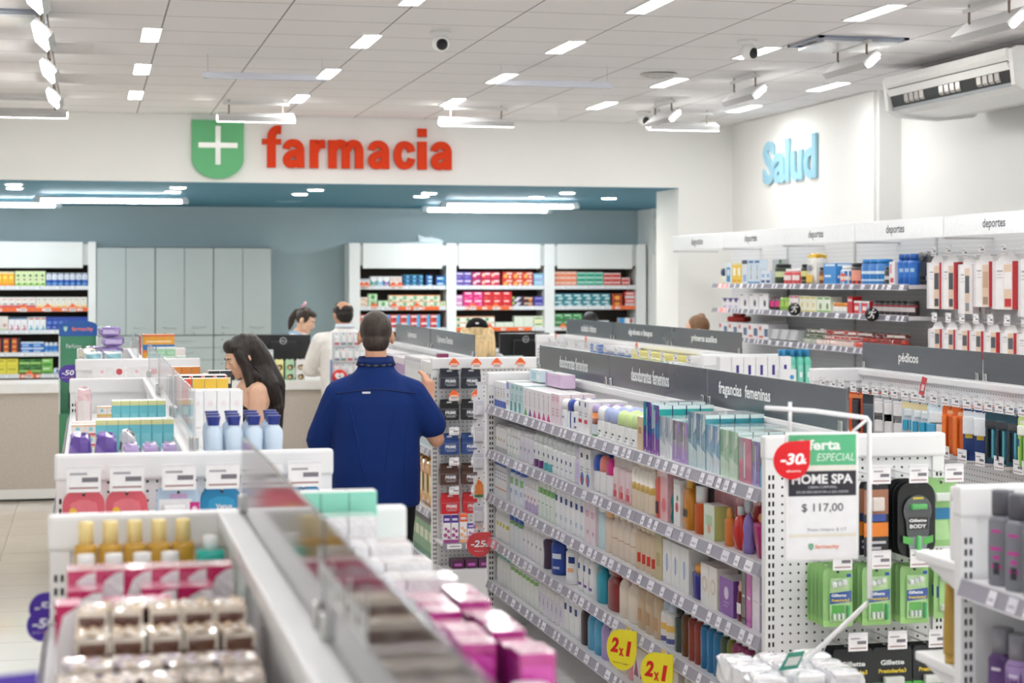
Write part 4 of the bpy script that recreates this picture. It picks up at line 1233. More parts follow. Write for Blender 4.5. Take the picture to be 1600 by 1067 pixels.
def bt(key, h, body, kind='round', cap=('cyl', .6, .2, '#fff'), d=None, name='deodorant_bottle', cat='bottle', **kw):
    return lambda w: bottle(key, name, cat, min(w, kw.get('mw', 9)), d or min(w, .05), min(h, HCAP[0]), body, kind, cap=cap, **{q: v for q, v in kw.items() if q != 'mw'})
WT = '#eef0f3'
# top shelf, far to near
crow(0, 8.69, 8.60, 4, ct('dv1', .122, '#f2f4f8', [('r', 0, 1, 0, .24, '#1f4fb0'), ('l', .2, .8, .7, .08, 3, '#a9a39c'), ('r', .25, .75, .42, .5, '#d9c9a8')], side='#eef1f6'), 'white carton with royal blue foot', 3) if False else None
crow(0, 8.70, 8.46, 4, ct('dv1', .122, '#f2f4f8', [('r', 0, 1, 0, .26, '#1f4fb0'), ('l', .2, .8, .74, .09, 3, '#a9a39c'), ('r', .25, .75, .42, .5, '#e0d0b0')], side='#eef1f6', sp=[(0, 1, 0, .26, '#1f4fb0')]), 'white carton with royal blue foot', 3)
crow(0, 8.45, 8.37, 1, ct('dv2', .135, '#f0f1f6', [('r', .1, .9, .72, .95, '#8f9be0'), ('c', .5, .5, .14, '#3f5fb8'), ('l', .2, .8, .3, .09, 2, '#aab')], side='#f0f1f6'), 'white carton with periwinkle head', 3)
crow(0, 8.36, 8.10, 3, ct('dv3', .13, '#bfdfe0', [('r', .0, .45, 0, .35, '#3f9d9d'), ('r', .3, .9, .8, .92, '#8cc0c6'), ('l', .2, .8, .6, .08, 3, '#8ab4b8')], side='#cfe8e8'), 'pale teal carton', 3)
for i, (c, nm) in enumerate((('#58a347', 'green'), ('#6b3f8f', 'purple'), ('#d0348a', 'pink'))):
    a = 8.09 - (0, .085, .17)[i]
    crow(0, a, a - (.083 if i < 2 else .335), 1 if i < 2 else 4, ct('dv4' + nm, .124, '#f1eff1', [('p', [(.1, 0), (.9, 0), (.5, .3)], c), ('r', .35, .65, .35, .75, '#d9d3d9'), ('r', .4, .6, .8, .9, '#c9bfc9')], side='#f4eef2'), 'white carton with %s drop' % nm, 3)
crow(0, 7.58, 7.44, 2, ct('dv5', .128, '#f0dfe6', [('r', .1, .9, .75, .92, '#e5bccb'), ('l', .2, .8, .5, .1, 3, '#d0a9b8')], side='#f2e4ea'), 'blush pink carton', 3)
RO = dict(kind='roll', d=.042, cm=PLASTIC)
crow(0, 7.43, 7.345, 1, bt('ro1', .118, '#f3f4f6', cap=('dome', .98, .36, '#f6f6f7'), **RO, lab=(.15, .8, .8, '#eef1f5', [(.5, .7, -.6, .6, '#9aa6c2')])), 'all white rounded roll-on', 3)
crow(0, 7.34, 7.25, 1, bt('ro2', .122, '#f1f3f7', cap=('dome', .98, .4, '#23439e'), **RO, lab=(.05, .95, .9, '#f2f4f8', [(.0, 1, -.75, -.5, '#1f3f94'), (0, 1, .5, .75, '#1f3f94')])), 'roll-on with navy blue dome', 3)
crow(0, 7.24, 7.15, 1, bt('ro3', .122, '#f4f4f6', cap=('dome', .98, .34, '#f4f4f7'), **RO, lab=(.1, .9, .8, '#f4f4f6', [(.35, .7, -.35, .35, '#27357c'), (0, .12, -.6, .6, '#6b4a7c')])), 'white roll-on with navy dot', 3)
crow(0, 7.14, 6.97, 2, ct('dv6', .128, '#f3f3f4', [('r', .1, .7, .3, .42, '#dc3f57'), ('r', .2, .45, .82, .95, '#3f58a8'), ('l', .2, .8, .62, .08, 2, '#b9b9c4')]), 'white carton with red flash', 3)
crow(0, 6.96, 6.88, 1, bt('ro4', .125, '#d3dde2', cap=('dome', .9, .25, '#b9a6d6'), d=.04, kind='slim', bands=[(.75, 1, '#e8822f'), (.5, .75, '#8a3f3a'), (0, .08, '#4f8f5a')]), 'pale roll-on with orange neck', 3)
for i, (c, nm) in enumerate((('#f3f4f6', 'white'), ('#aab9e6', 'powder blue'), ('#cde89a', 'lime green'))):
    n = (1, 2, 3)[i]
    a = 6.87 - (0, .09, .27)[i]
    crow(0, a, a - .09 * n, n, bt('st' + nm, .125, '#f4f4f5', 'slim', cap=('dome', 1, .42, c), d=.045, sq=3, lab=(.1, .9, .7, '#f5f5f2', [(.3, .42, -.2, .6, '#4a5a4a'), (.1, .2, -.6, .1, '#8a8f9a')])), 'stick deodorant with %s dome' % nm, 3)
crow(0, 6.32, 6.255, 1, ct('be1', .12, '#dcc3a0', [('r', .2, .8, .5, .7, '#b98f5e')]), 'sand coloured carton', 3)
def holo(key, h, c1, c2, c3, top='#e4ecee', side='#2aa6ae'):
    return ct(key, h, c1, [('p', [(0, 0), (1, 0), (1, .3), (0, .45)], c2), ('p', [(0, .5), (.5, .55), (.3, 1), (0, 1)], c3), ('r', .42, .5, .1, .9, '#e5eef2'), ('p', [(.6, .6), (1, .75), (1, 1), (.75, 1)], c2)], d=.047, side=side, top=top, sp=[(0, 1, .93, 1, '#d9ecec')], m=FILM, name='fragrance_box', cat='fragrance box')
crow(0, 6.245, 6.15, 1, holo('h1', .18, '#1e3f94', '#7a2f9c', '#19a0a4', side='#1fa39f'), 'tall box fading blue to purple', 4)
crow(0, 6.148, 6.06, 1, holo('h2', .175, '#3f78b8', '#8a3f9f', '#a9c4d8', side='#27a7a4'), 'tall steel blue box', 4)
crow(0, 6.055, 5.915, 2, holo('h3', .142, '#c3cad3', '#e3e8ea', '#9aaabd', side='#d9dfe2'), 'silver shimmer box', 4)
crow(0, 5.91, 5.75, 2, holo('h4', .138, '#8c7f96', '#9a6fc0', '#5f5a66', side='#d5d6da'), 'smoky lilac box', 4)
crow(0, 5.745, 5.57, 2, holo('h5', .178, '#4f8aa6', '#b9d4da', '#1f5f8f', side='#1a8f9e'), 'tall sea blue box', 4)
crow(0, 5.565, 5.435, 2, holo('h6', .15, '#5d9cc0', '#c9dbe3', '#3a7fb0', side='#4aa0ac'), 'sky blue shimmer box', 4)
crow(0, 5.43, 5.27, 2, holo('h7', .146, '#86b58e', '#bcd6bb', '#5f9668', side='#a4c9a8', top='#dfe9df'), 'sage green shimmer box', 4)
crow(0, 5.265, 5.15, 1, holo('h8', .135, '#c46a84', '#b9567a', '#8f8a92', side='#9c9aa0'), 'wide rose box with grey head', 4)
crow(0, 5.148, 5.085, 1, holo('h9', .132, '#7a63a6', '#8d78bd', '#7f7c86', side='#9c9aa0'), 'violet box with grey head', 4)
crow(0, 5.082, 5.018, 1, holo('h10', .13, '#3d9be0', '#6fb8ec', '#4a5560', side='#5a6a78'), 'bright blue box with dark head', 4)
tb = ct('ly1', .055, '#cfe3ea', [('r', .2, .6, .2, .8, '#9fc8d6'), ('r', .7, .9, .3, .6, '#e9f2f5')], d=.06)
place(tb(.22), (2.075, 8.33, 1.238 + .136), R(-90), 'pale blue carton lying on the back rows of the deodorant top shelf')
tb = ct('ly2', .06, '#d9c0dc', [('r', .12, .9, .15, .85, '#cdb0d3'), ('r', 0, .12, 0, 1, '#b58fc4')], d=.06)
place(tb(.3), (2.075, 7.97, 1.238 + .1315), R(-90), 'lilac carton lying on the back rows of the deodorant top shelf')
# second shelf
crow(1, 8.69, 8.46, 4, bt('s1', .13, '#eff0ef', 'jar', cap=('cyl', .8, .1, '#f4f4f4'), d=.055, sq=4, bands=[(0, .2, '#b9bcbb')], lab=(.25, .8, .8, '#f4f3f0', [(.4, .6, -.5, .5, '#b5a58f')])), 'white squat jar with grey foot', 2)
crow(1, 8.45, 8.19, 4, bt('s2', .135, '#f1f3f3', 'slim', cap=('dome', .95, .3, '#f3f4f4'), d=.045, bands=[(0, .22, '#dfe8e6')], lab=(.2, .85, .8, '#f6f6f4', [(.4, .55, -.5, .5, '#9ac6bd')])), 'white stick with mint print', 2)
crow(1, 8.18, 7.94, 3, bt('s3', .14, '#ece9f2', 'jar', cap=('dome', .9, .2, '#f2f0f5'), d=.05, sq=4, lab=(.1, .8, .8, '#e6e3ef', [(.5, .7, -.5, .4, '#b7add0')])), 'white bottle tinted lilac', 2)
for i, (c, nm) in enumerate((('#6d2b78', 'plum'), ('#57b7bd', 'turquoise'))):
    crow(1, 7.93 - .17 * i, 7.77 - .17 * i, 2, bt('s4' + nm, .15, '#f0f3f3', 'waist', cap=('dome', .7, .25, '#eef2f3'), d=.045, bands=[(0, .3, c)], lab=(.4, .85, .7, '#f4f6f6', [(.3, .6, -.5, .4, '#34507c')])), 'white bottle with %s foot' % nm, 2)
crow(1, 7.59, 7.22, 5, bt('s5', .15, '#f2f4f6', 'slim', cap=('dome', .85, .28, '#e9eef1'), d=.042, lab=(.15, .9, .8, '#f3f5f8', [(.55, .75, -.35, .35, '#27407f'), (.2, .28, -.5, .5, '#9fb0cf')])), 'white roll-on with blue print', 2)
crow(1, 7.21, 7.13, 1, bt('s6', .15, '#dcd3ee', 'slim', cap=('dome', .9, .3, '#e6def2'), d=.042, lab=(.2, .8, .7, '#d5c9ec')), 'pale lavender roll-on', 2)
crow(1, 7.12, 6.95, 2, ct('s7', .155, '#f2f2f4', [('r', .25, .6, .74, .86, '#39434f'), ('c', .5, .2, .33, '#4a7fc4'), ('c', .4, .17, .2, '#c9505f'), ('l', .2, .8, .5, .08, 2, '#b4b8c0')]), 'white carton with swirl emblem', 2)
for i, (c, nm, h) in enumerate((('#1f4fbe', 'cobalt', .145), ('#f08a7e', 'coral', .15), ('#e0268c', 'magenta', .145))):
    crow(1, 6.94 - .09 * i, 6.855 - .09 * i, 1, bt('s8' + nm, h, '#f3f3f5', 'roll', cap=('dome', .98, .42, c), d=.045), 'white roll-on with %s dome' % nm, 2)
crow(1, 6.66, 6.41, 3, bt('s9', .195, '#e9cfd2', 'can', cap=('cyl', .86, .3, '#cfc6c2'), d=.05, bands=[(0, .35, '#e6b3b8')], lab=(.1, .85, .8, '#eed6d9', [(.0, .25, -.7, .7, '#d6585f'), (.25, .5, -.2, .6, '#e59a9c')])), 'pink spray can with red flowers', 2)
crow(1, 6.40, 6.14, 5, bt('s10', .19, '#ead9c2', 'slim', cap=('cyl', .7, .16, '#d8cdbf'), d=.042, bands=[(.45, .62, '#cda64f'), (.62, 1, '#efe6d8')]), 'cream bottle with gold band', 2)
crow(1, 6.13, 6.06, 1, bt('s11', .19, '#e0644f', 'slim', cap=('spray', .7, .22, '#e9b3a4'), d=.045, lab=(.1, .4, .5, '#3a3344')), 'red orange spray bottle', 2)
crow(1, 6.05, 5.965, 1, ct('s12', .175, '#f0b7bd', [('c', .5, .3, .3, '#e8737f'), ('r', 0, 1, .85, 1, '#f7dadd')]), 'pale pink carton with flower', 2)
PF = dict(name='perfume_bottle', cat='perfume', m=GLASSY)
crow(1, 5.955, 5.905, 1, bt('p1', .14, '#2f8f8c', 'wave', cap=('ball', .5, .2, '#d9a25a'), d=.035, **PF), 'small teal perfume bottle', 1)
crow(1, 5.90, 5.83, 1, ct('s13', .155, '#f1efee', [('c', .5, .4, .25, '#c8505a'), ('c', .6, .6, .15, '#5d8f62'), ('r', 0, 1, .9, 1, '#d8d3d0')]), 'white carton with rose picture', 1)
crow(1, 5.82, 5.735, 1, bt('p2', .185, '#e79a2c', 'slim', cap=('taper', .5, .25, '#d8a84a'), d=.04, sq=4, lab=(.3, .5, .5, '#4a3320'), **PF), 'tall amber perfume with gold cap', 1)
crow(1, 5.71, 5.635, 1, bt('p3', .155, '#e8692a', 'jar', cap=('cyl', .7, .36, '#e9edf0'), d=.045, **PF), 'orange perfume with white cap', 1)
crow(1, 5.59, 5.485, 1, ct('s14', .11, '#dfe8d8', [('r', .2, .8, .4, .7, '#b9d3ae'), ('c', .5, .3, .15, '#e8a87e')], d=.05, side='#c2c777'), 'pale green fragrance carton', 1)
crow(1, 5.70, 5.48, 2, ct('s15', .17, '#dba6ae', [('r', .1, .9, .4, .6, '#e9c9cc')], d=.05, side='#bda0a8'), 'dusty pink carton behind the perfumes', 1, dx=.075)
crow(1, 5.455, 5.23, 2, ct('s16', .165, '#d8264f', [('r', .1, .9, .1, .5, '#ef6a3f'), ('p', [(0, .6), (1, .7), (1, 1), (0, 1)], '#b01840')], d=.06, side='#c81c46', top='#c2183c', m=FILM), 'scarlet box behind the red perfumes', 1, dx=.06)
crow(1, 5.41, 5.36, 1, bt('p4', .12, '#ef8a3a', 'slim', cap=('taper', .6, .28, '#d99a4a'), d=.032, **PF), 'slim orange perfume', 1)
crow(1, 5.35, 5.26, 1, bt('p5', .135, '#d8231f', 'globe', cap=('cyl', .4, .2, '#c9ccd0'), d=.05, sq=3, **PF), 'rounded red perfume bottle', 1)
crow(1, 5.255, 5.195, 1, bt('p6', .175, '#9d86d6', 'wave', cap=('ball', .75, .3, '#b9bcc6'), d=.035, **PF), 'lilac perfume with ornate stopper', 1)
crow(1, 5.17, 5.07, 1, bt('p7', .135, '#c2187a', 'flask', cap=('ball', .4, .22, '#e0a070'), d=.05, sq=4, **PF), 'magenta perfume flask', 1)
crow(1, 5.23, 5.03, 3, ct('s17', .16, '#e9d5df', [('c', .5, .5, .25, '#d8a6c4'), ('r', 0, 1, .85, 1, '#7c2f34')], d=.045, side='#a93a40'), 'pale pink carton behind the flasks', 1, dx=.085)
# third shelf
crow(2, 8.69, 8.44, 5, ct('t1', .175, '#f0f2f5', [('r', 0, 1, .84, 1, '#2a56bb'), ('l', .2, .8, .7, .1, 3, '#9aa4bb'), ('r', .0, 1, .2, .23, '#d98a6a')], side='#eef1f6'), 'white carton with blue head', 2)
crow(2, 8.40, 8.10, 3, bt('t2', .19, '#eef1f6', 'can', cap=('dome', 1, .22, '#2d5fc4'), d=.055, lab=(.1, .85, .8, '#e8edf6', [(.7, 1, -.8, .8, '#8fc08a'), (.3, .5, -.5, .5, '#a9b9dc')])), 'spray can with bright blue dome', 2)
crow(2, 8.09, 7.84, 4, bt('t3', .15, '#f1eef3', 'jar', cap=('dome', .9, .3, '#f3f2f4'), d=.045, sq=3, bands=[(0, .45, '#c9b6dc')], lab=(.4, .85, .7, '#f4f2f6', [(.3, .6, -.5, .5, '#c77fae')])), 'white bottle with lavender foot', 2)
crow(2, 7.83, 7.55, 4, bt('t4', .165, '#eaf3ea', 'jar', cap=('dome', .9, .2, '#eef4ee'), d=.045, sq=4, bands=[(.82, 1, '#7fbf6c')], lab=(.1, .78, .8, '#eef5f2', [(.0, .5, -.1, .1, '#9fc9a0'), (.6, .65, -.6, .6, '#8fae9f')])), 'white bottle with green collar', 2)
crow(2, 7.54, 7.05, 6, bt('t5', .19, '#f3f5f9', 'can', cap=('dome', .95, .14, '#eef1f5'), d=.05, lab=(.1, .97, .9, '#f5f7fa', [(.68, .86, -.45, .5, '#1f3a86'), (.15, .3, -.3, .4, '#c9d6ea')])), 'white spray can with navy logo', 2)
crow(2, 7.04, 6.88, 2, ct('t6', .17, '#f3e3ea', [('r', .2, .8, .6, .75, '#e2b4c8'), ('c', .6, .25, .12, '#c98aa8')]), 'white pink carton', 2)
crow(2, 6.87, 6.78, 1, bt('t7', .18, '#cfe6ec', 'slim', cap=('cyl', .9, .2, '#dff0f3'), d=.045), 'pale aqua bottle', 2)
crow(2, 6.77, 6.69, 1, bt('t8', .19, '#ead6c4', 'slim', cap=('cyl', .95, .26, '#e7b98a'), d=.05), 'beige bottle with peach cap', 2)
crow(2, 6.68, 6.36, 4, bt('t9', .19, '#e6d6c6', 'lotion', cap=('taper', .6, .2, '#ecdfd0'), d=.05, bands=[(.45, .48, '#c9a98c')]), 'cream coloured lotion bottle', 2)
crow(2, 6.35, 6.12, 4, bt('t10', .17, '#d9c3a8', 'slim', cap=('cyl', .85, .16, '#dcc9b0'), d=.045, front=[(.18, .42, .5, '#d6402f')]), 'beige bottle with red seal', 2)
crow(2, 6.11, 6.03, 1, ct('t11', .155, '#cdbf94', [('r', .2, .8, .3, .6, '#b5a36f')], side='#d5c9a2'), 'olive beige carton', 2)
crow(2, 6.02, 5.74, 3, ct('t12', .15, '#efefee', [('c', .5, .5, .3, '#dfe3ea'), ('r', .44, .56, .3, .7, '#7fa3d0')], d=.07, side='#e3e2e0'), 'large white perfume carton', 2)
crow(2, 5.92, 5.845, 1, bt('p8', .115, '#2a1f9c', 'jar', cap=('ball', .5, .3, '#e8a03a'), d=.04, sq=3, **PF), 'cobalt perfume with orange stopper', 1, dx=-.008) if False else None
crow(2, 5.735, 5.63, 1, bt('p8', .115, '#2a1f9c', 'jar', cap=('ball', .5, .3, '#e8a03a'), d=.045, sq=3, **PF), 'cobalt perfume with orange stopper', 1)
crow(2, 5.62, 5.46, 2, ct('t13', .13, '#ece9e4', [('c', .5, .5, .32, '#d9cdbf'), ('c', .5, .5, .2, '#efe9e0')], d=.07, side='#ece3da', top='#e7d9d6'), 'ivory carton with round print', 2)
crow(2, 5.44, 5.31, 1, ct('t14', .115, '#8d5fae', [('c', .5, .6, .16, '#e2d3ec'), ('l', .3, .7, .35, .1, 2, '#b795cf')], d=.075, side='#6f4494'), 'purple perfume carton', 2)
crow(2, 5.30, 5.245, 1, bt('p9', .125, '#7c2c28', 'slim', cap=('spray', .6, .25, '#e0a8a0'), d=.03, lab=(.25, .6, .7, '#ece7e4'), **PF), 'dark red spray bottle with white label', 1)
for i, (a, b, c, nm) in enumerate(((5.24, 5.205, '#232430', 'black'), (5.20, 5.155, '#c02aa6', 'fuchsia'), (5.15, 5.085, '#ece6ee', 'pearl white'), (5.08, 5.06, '#6a3f9c', 'narrow violet'))):
    crow(2, a, b, 1, ct('t15' + nm, .165, c, [('r', .2, .8, .5, .54, '#d8cfd8')], d=.06, side=c, m=FILM), '%s perfume carton' % nm, 2)
crow(2, 5.058, 5.01, 1, ct('t16', .17, '#8f5a3c', [('r', 0, .4, 0, 1, '#3f8f5f'), ('r', 0, 1, .55, .57, '#5f3a26')], d=.06, side='#a4643f'), 'brown and green carton by the post', 2)
# fourth shelf
crow(3, 8.69, 8.42, 4, bt('f1', .16, '#f0f1f0', 'slim', cap=('cyl', .8, .16, '#e6ebee'), d=.05, lab=(.1, .8, .8, '#f3f3f0', [(.6, .8, -.4, .4, '#d8cf6a')])), 'white bottle with yellow print', 1)
crow(3, 8.41, 8.14, 3, bt('f2', .175, '#e9eef2', 'can', cap=('dome', 1, .25, '#2c62c6'), d=.055, bands=[(.86, 1, '#7fbf7a')]), 'spray can with blue dome', 1)
crow(3, 8.13, 7.74, 5, bt('f3', .17, '#efeff2', 'waist', cap=('dome', .7, .2, '#f2f2f4'), d=.045, lab=(.3, .85, .8, '#f3f2f5', [(.3, .5, -.4, .4, '#9a86b0')])), 'curved white bottle', 1)
crow(3, 7.73, 7.67, 1, bt('f3b', .165, '#3f2a4a', 'waist', cap=('dome', .7, .2, '#efeff2'), d=.045), 'dark plum bottle', 1)
crow(3, 7.66, 7.43, 1, bt('f4', .20, '#23459c', 'slim', mw=.088, cap=('cyl', .98, .2, '#1f3f92'), d=.07, sq=2, lab=(.1, .85, .9, '#274aa6', [(.5, .7, -.6, .6, '#dfe6f2'), (.1, .2, -.5, .4, '#b9c8e6')])), 'large navy lotion bottle', 1)
crow(3, 7.42, 7.18, 1, bt('f5', .205, '#f2f3f6', 'slim', mw=.088, cap=('cyl', .98, .2, '#f4f4f6'), d=.07, sq=2, lab=(.1, .9, .9, '#f5f5f7', [(.62, .85, -.35, .45, '#1f3a86'), (.3, .45, -.5, .3, '#f2b58f')])), 'large white lotion bottle with navy logo', 1)
crow(3, 7.17, 6.93, 3, bt('f6', .17, '#f1f3f6', 'slim', cap=('cyl', .7, .15, '#eef0f2'), d=.05, lab=(.1, .9, .9, '#f4f5f7', [(.66, .86, -.4, .4, '#23458f'), (.1, .4, -.7, -.1, '#2b2f36'), (.1, .2, .0, .7, '#8a5fb0')])), 'white bottle with black patch', 1)
crow(3, 6.90, 6.80, 1, bt('f7', .20, '#2fa3bb', 'lotion', cap=('cyl', .7, .26, '#1c7f96'), d=.055), 'turquoise lotion bottle', 1)
crow(3, 6.76, 6.60, 1, bt('f8', .21, '#8f2f30', 'lotion', cap=('cyl', .86, .26, '#7c2628'), d=.06), 'brick red lotion bottle', 1)
crow(3, 6.59, 6.36, 2, bt('f9', .20, '#eadccb', 'lotion', cap=('cyl', .75, .2, '#efb3bd'), d=.055), 'cream lotion bottle with pink cap', 1)
crow(3, 6.35, 6.06, 3, bt('f10', .185, '#cdb596', 'slim', cap=('cyl', .9, .18, '#c7ae8e'), d=.05, lab=(.2, .5, .5, '#c79a6e')), 'kraft beige bottle', 1)
SP = dict(name='splash_bottle', cat='fragrance bottle', m=GLASSY, cm=PLASTIC)
crow(3, 6.05, 5.93, 2, bt('g1', .165, '#e6e8ea', 'slim', cap=('spray', .7, .28, '#c3cfe2'), d=.045, lab=(.1, .85, .9, '#e9e2dc', [(.45, .7, -1, 1, '#e7b95a'), (0, .2, -1, 1, '#5a5f9c')])), 'white spray bottle with yellow band', 1)
crow(3, 5.92, 5.845, 1, bt('g2', .17, '#4f5f58', 'slim', cap=('spray', .7, .3, '#17191b'), d=.045, **SP), 'dark green bottle with black spray', 1)
for a, n, c, nm in ((5.84, 1, '#7a4a2a', 'brown'), (5.77, 2, '#a8453a', 'brick red'), (5.645, 3, '#1f7fb8', 'vivid blue'), (5.455, 1, '#52684a', 'olive green'), (5.395, 1, '#8a8a3a', 'yellow green'), (5.335, 3, '#a83a72', 'raspberry'), (5.17, 1, '#3f7a58', 'deep green'), (5.115, 1, '#9c3030', 'crimson'), (5.062, 1, '#4a2a5c', 'aubergine')):
    pt = .0625 if n != 3 or nm != 'raspberry' else .053
    pt = .051 if n == 1 and a < 5.2 else pt
    crow(3, a, a - pt * n, n, bt('g' + nm, .175, c, 'slim', cap=('spray', .5, .2, '#d9e2e6'), d=.042, **SP), '%s body splash bottle' % nm, 2)
# fifth shelf
crow(4, 8.65, 8.40, 4, bt('v1', .165, '#eef1f0', 'slim', cap=('dome', .9, .2, '#55b8a6'), d=.05), 'white bottle with jade cap', 1)
crow(4, 8.39, 7.85, 7, bt('v2', .165, '#f0f3f0', 'waist', cap=('dome', .7, .18, '#eef2ee'), d=.045, bands=[(.78, .9, '#8fca6f')]), 'white bottle with green shoulder', 1)
crow(4, 7.84, 7.40, 6, bt('v3', .165, '#efedf2', 'waist', cap=('dome', .7, .18, '#f2f0f4'), d=.045, lab=(.2, .7, .7, '#e3dcee', [(.3, .7, -.3, .3, '#a99ac8')])), 'white bottle with lilac ring', 1)
crow(4, 7.39, 7.14, 3, bt('v4', .18, '#f3f4f7', 'can', cap=('dome', .95, .14, '#eef1f5'), d=.05, lab=(.1, .97, .9, '#f5f7fa', [(.6, .8, -.45, .5, '#1f3a86')])), 'white can with navy logo', 1)
crow(4, 7.13, 7.04, 1, bt('v5', .17, '#3a2a30', 'slim', cap=('cyl', .8, .2, '#2a1f24'), d=.05), 'dark brown bottle', 1)
crow(4, 7.03, 6.84, 2, bt('v6', .19, '#4fa6d0', 'lotion', cap=('cyl', .7, .2, '#a9d6ea'), d=.055), 'azure lotion bottle', 1)
crow(4, 6.83, 6.74, 1, bt('v7', .19, '#b6a0d6', 'lotion', cap=('cyl', .7, .2, '#c9b8e2'), d=.055), 'lavender lotion bottle', 1)
crow(4, 6.73, 6.49, 2, bt('v8', .19, '#e7dcc9', 'lotion', cap=('cyl', .7, .2, '#efe6d8'), d=.055), 'vanilla lotion bottle', 1)
crow(4, 6.48, 6.38, 1, bt('v9', .19, '#e79aa6', 'lotion', cap=('cyl', .7, .2, '#f0b8c0'), d=.055), 'rose pink lotion bottle', 1)
crow(4, 6.37, 5.85, 7, ct('v10', .16, '#e9e2e0', [('p', [(.1, .2), (.9, .2), (.5, .6)], '#a8457a'), ('r', 0, 1, .85, 1, '#cfc0a4')], d=.06), 'pale carton with purple flower', 1)
crow(4, 5.84, 5.05, 12, bt('v11', .15, '#d9b9a4', 'slim', cap=('spray', .6, .25, '#e6e2e6'), d=.045, front=[(.1, .7, .6, '#c98a9c')]), 'blush bottle', 1)
# tags hung on the fourth shelf rail
for y, lb in ((6.20, 'yellow 2x1 tag on the fourth deodorant shelf, next to the beige bottles'), (5.79, 'yellow 2x1 tag on the fourth deodorant shelf, under the dark splash bottles')):
    drop_sign('promotion_tag', (1.838, y, .542), .072, '#f5e62a', lb, [('2', -.5, .2, .75, .5, '#d8261f', .05, .25), ('x', 0, -.1, .4, .32, '#d8261f', .04, 0), ('1', .42, .12, .75, .24, '#d8261f', .03, .2), ('llevando 2 pagás 1', 0, -.66, .12, 1.1, '#8a5a2a', .0, 0)], R(-60), group='yellow 2x1 tags')
    q = MB().add([(0, 0, 0), (0, -.05, 0), (-.004, -.05, .05), (-.004, 0, .05)], [(0, 1, 2, 3)], '#efc42a')
    q.text('', 0, 0, 1, 0, '#fff') if False else None
    tag(q.obj('promotion_clip', PLASTIC, None, (1.886, y + .09, .56)), 'small yellow clip strip above ' + lb.split(',')[1].strip().replace('next to', 'tag by') , 'promotion tag')
drop_sign('promotion_tag', (1.855, 8.70, .56), .06, '#d8202a', 'red minus 25 percent tag at the far corner of the deodorant gondola', [('-25', -.1, .1, .55, 1.15, '#ffffff', .03, .15), ('%', .62, -.02, .28, .25, '#ffffff', .04, 0), ('ahorro', 0, -.5, .1, .7, '#ffd9d6', .02, 0)], R(-10))

# ------------------------------------------------------------------ perforated near end of that gondola: carded razors on hooks
EY = 4.974
HK = hookproto('long', .17)
def hang(p, x, z, n, desc, where, rz=0, y=EY, L=.17, hook=True, hl=None, spread=.03, hp=None, dirv=(0, -1), group=None):
    """n cards one behind another on a hook; front one counted first"""
    if hook:
        place(hp or HK, (x, y, z) if dirv == (0, -1) else (x, y, z), rz, hl or ('hook holding ' + desc + ' ' + where), 'shelf hooks')
    for i in range(n):
        d = L - .02 - i * spread
        nm = ('front ', 'second ', 'third ', 'fourth ', 'fifth ')[i] if n > 1 else ''
        place(p, (x + dirv[0] * d, y + dirv[1] * d, z - .006), rz, nm + desc + ' ' + where, group or desc, rot=(0, 0, rz + random.uniform(-.05, .05)))
GREEN3 = card('pg3', 'razor_pack', 'razor pack', .088, .155, '#9bcb84', [('r', 0, 1, .0, .12, '#a9dc88'), ('r', .8, .95, .9, .96, '#2f5fae')],
              [(.33, .78, .16, .1, '#dfe6e4'), (.5, .8, .16, .1, '#cfd8d6'), (.67, .82, .16, .1, '#dfe6e4'), (.33, .2, .07, .12, '#e9eeec'), (.47, .2, .07, .12, '#e9eeec'), (.61, .2, .07, .12, '#e9eeec'), (.8, .25, .09, .3, '#3fae6a')],
              over=[('r', .2, .86, .1, .9, '#b4dba0'), ('r', .26, .7, .14, .4, '#57b04e'), ('r', .26, .8, .7, .88, '#c4e2b4'), ('p', [(.2, .42), (.93, .46), (.93, .66), (.2, .62)], '#1f4f9c'), ('t', 'Gillette', .5, .58, .055, '#f4f6f8', .5), ('t', 'Prestobarba3', .56, .49, .05, '#f2d23c', .6)])
for i, (x, n) in enumerate(((2.068, 5), (2.186, 4), (2.303, 3))):
    hang(GREEN3, x, 1.03, n, ('green Prestobarba3 razor card', 'green Prestobarba3 razor card', 'green Prestobarba3 razor card')[i], ('on the hook by the slotted post', 'on the middle hook', 'on the hook near the gold tube')[i], hl='wire hook with green razor cards ' + ('by the slotted post', 'in the middle of the row', 'near the gold tube')[i], group='green razor cards')
GREEN4 = card('pg4', 'razor_pack', 'razor pack', .085, .15, '#a3cf8b', [('r', .1, .9, .4, .62, '#1f4f9c')], [(.4, .8, .4, .14, '#dfe6e4'), (.4, .22, .4, .12, '#e9eeec')])
hang(GREEN4, 2.405, 1.035, 3, 'green razor card', 'half hidden behind the gold tube', hl='wire hook half hidden behind the gold tube')
BODYR = card('gbd', 'razor_pack', 'razor pack', .118, .205, '#17191b', [], [(.5, .72, .42, .08, '#4fae5c'), (.5, .2, .1, .24, '#6fd07a'), (.5, .09, .22, .06, '#6fd07a')], depth=.022, shape='oval',
             over=[('c', .5, .66, .38, '#50565a'), ('p', [(.22, .3), (.78, .3), (.84, .7), (.16, .7)], '#474c50'), ('p', [(.3, .05), (.7, .05), (.78, .3), (.22, .3)], '#8a9298'), ('r', .24, .76, .40, .57, '#141517'), ('t', 'Gillette', .5, .525, .042, '#f2f4f4', .46), ('t', 'BODY', .5, .445, .055, '#e9ecec', .44), ('p', [(.1, .22), (.36, .18), (.36, .28), (.1, .32)], '#4fae4a'), ('p', [(.64, .18), (.9, .22), (.9, .32), (.64, .28)], '#4fae4a'), ('r', .36, .64, .82, .85, '#c9b83a')])
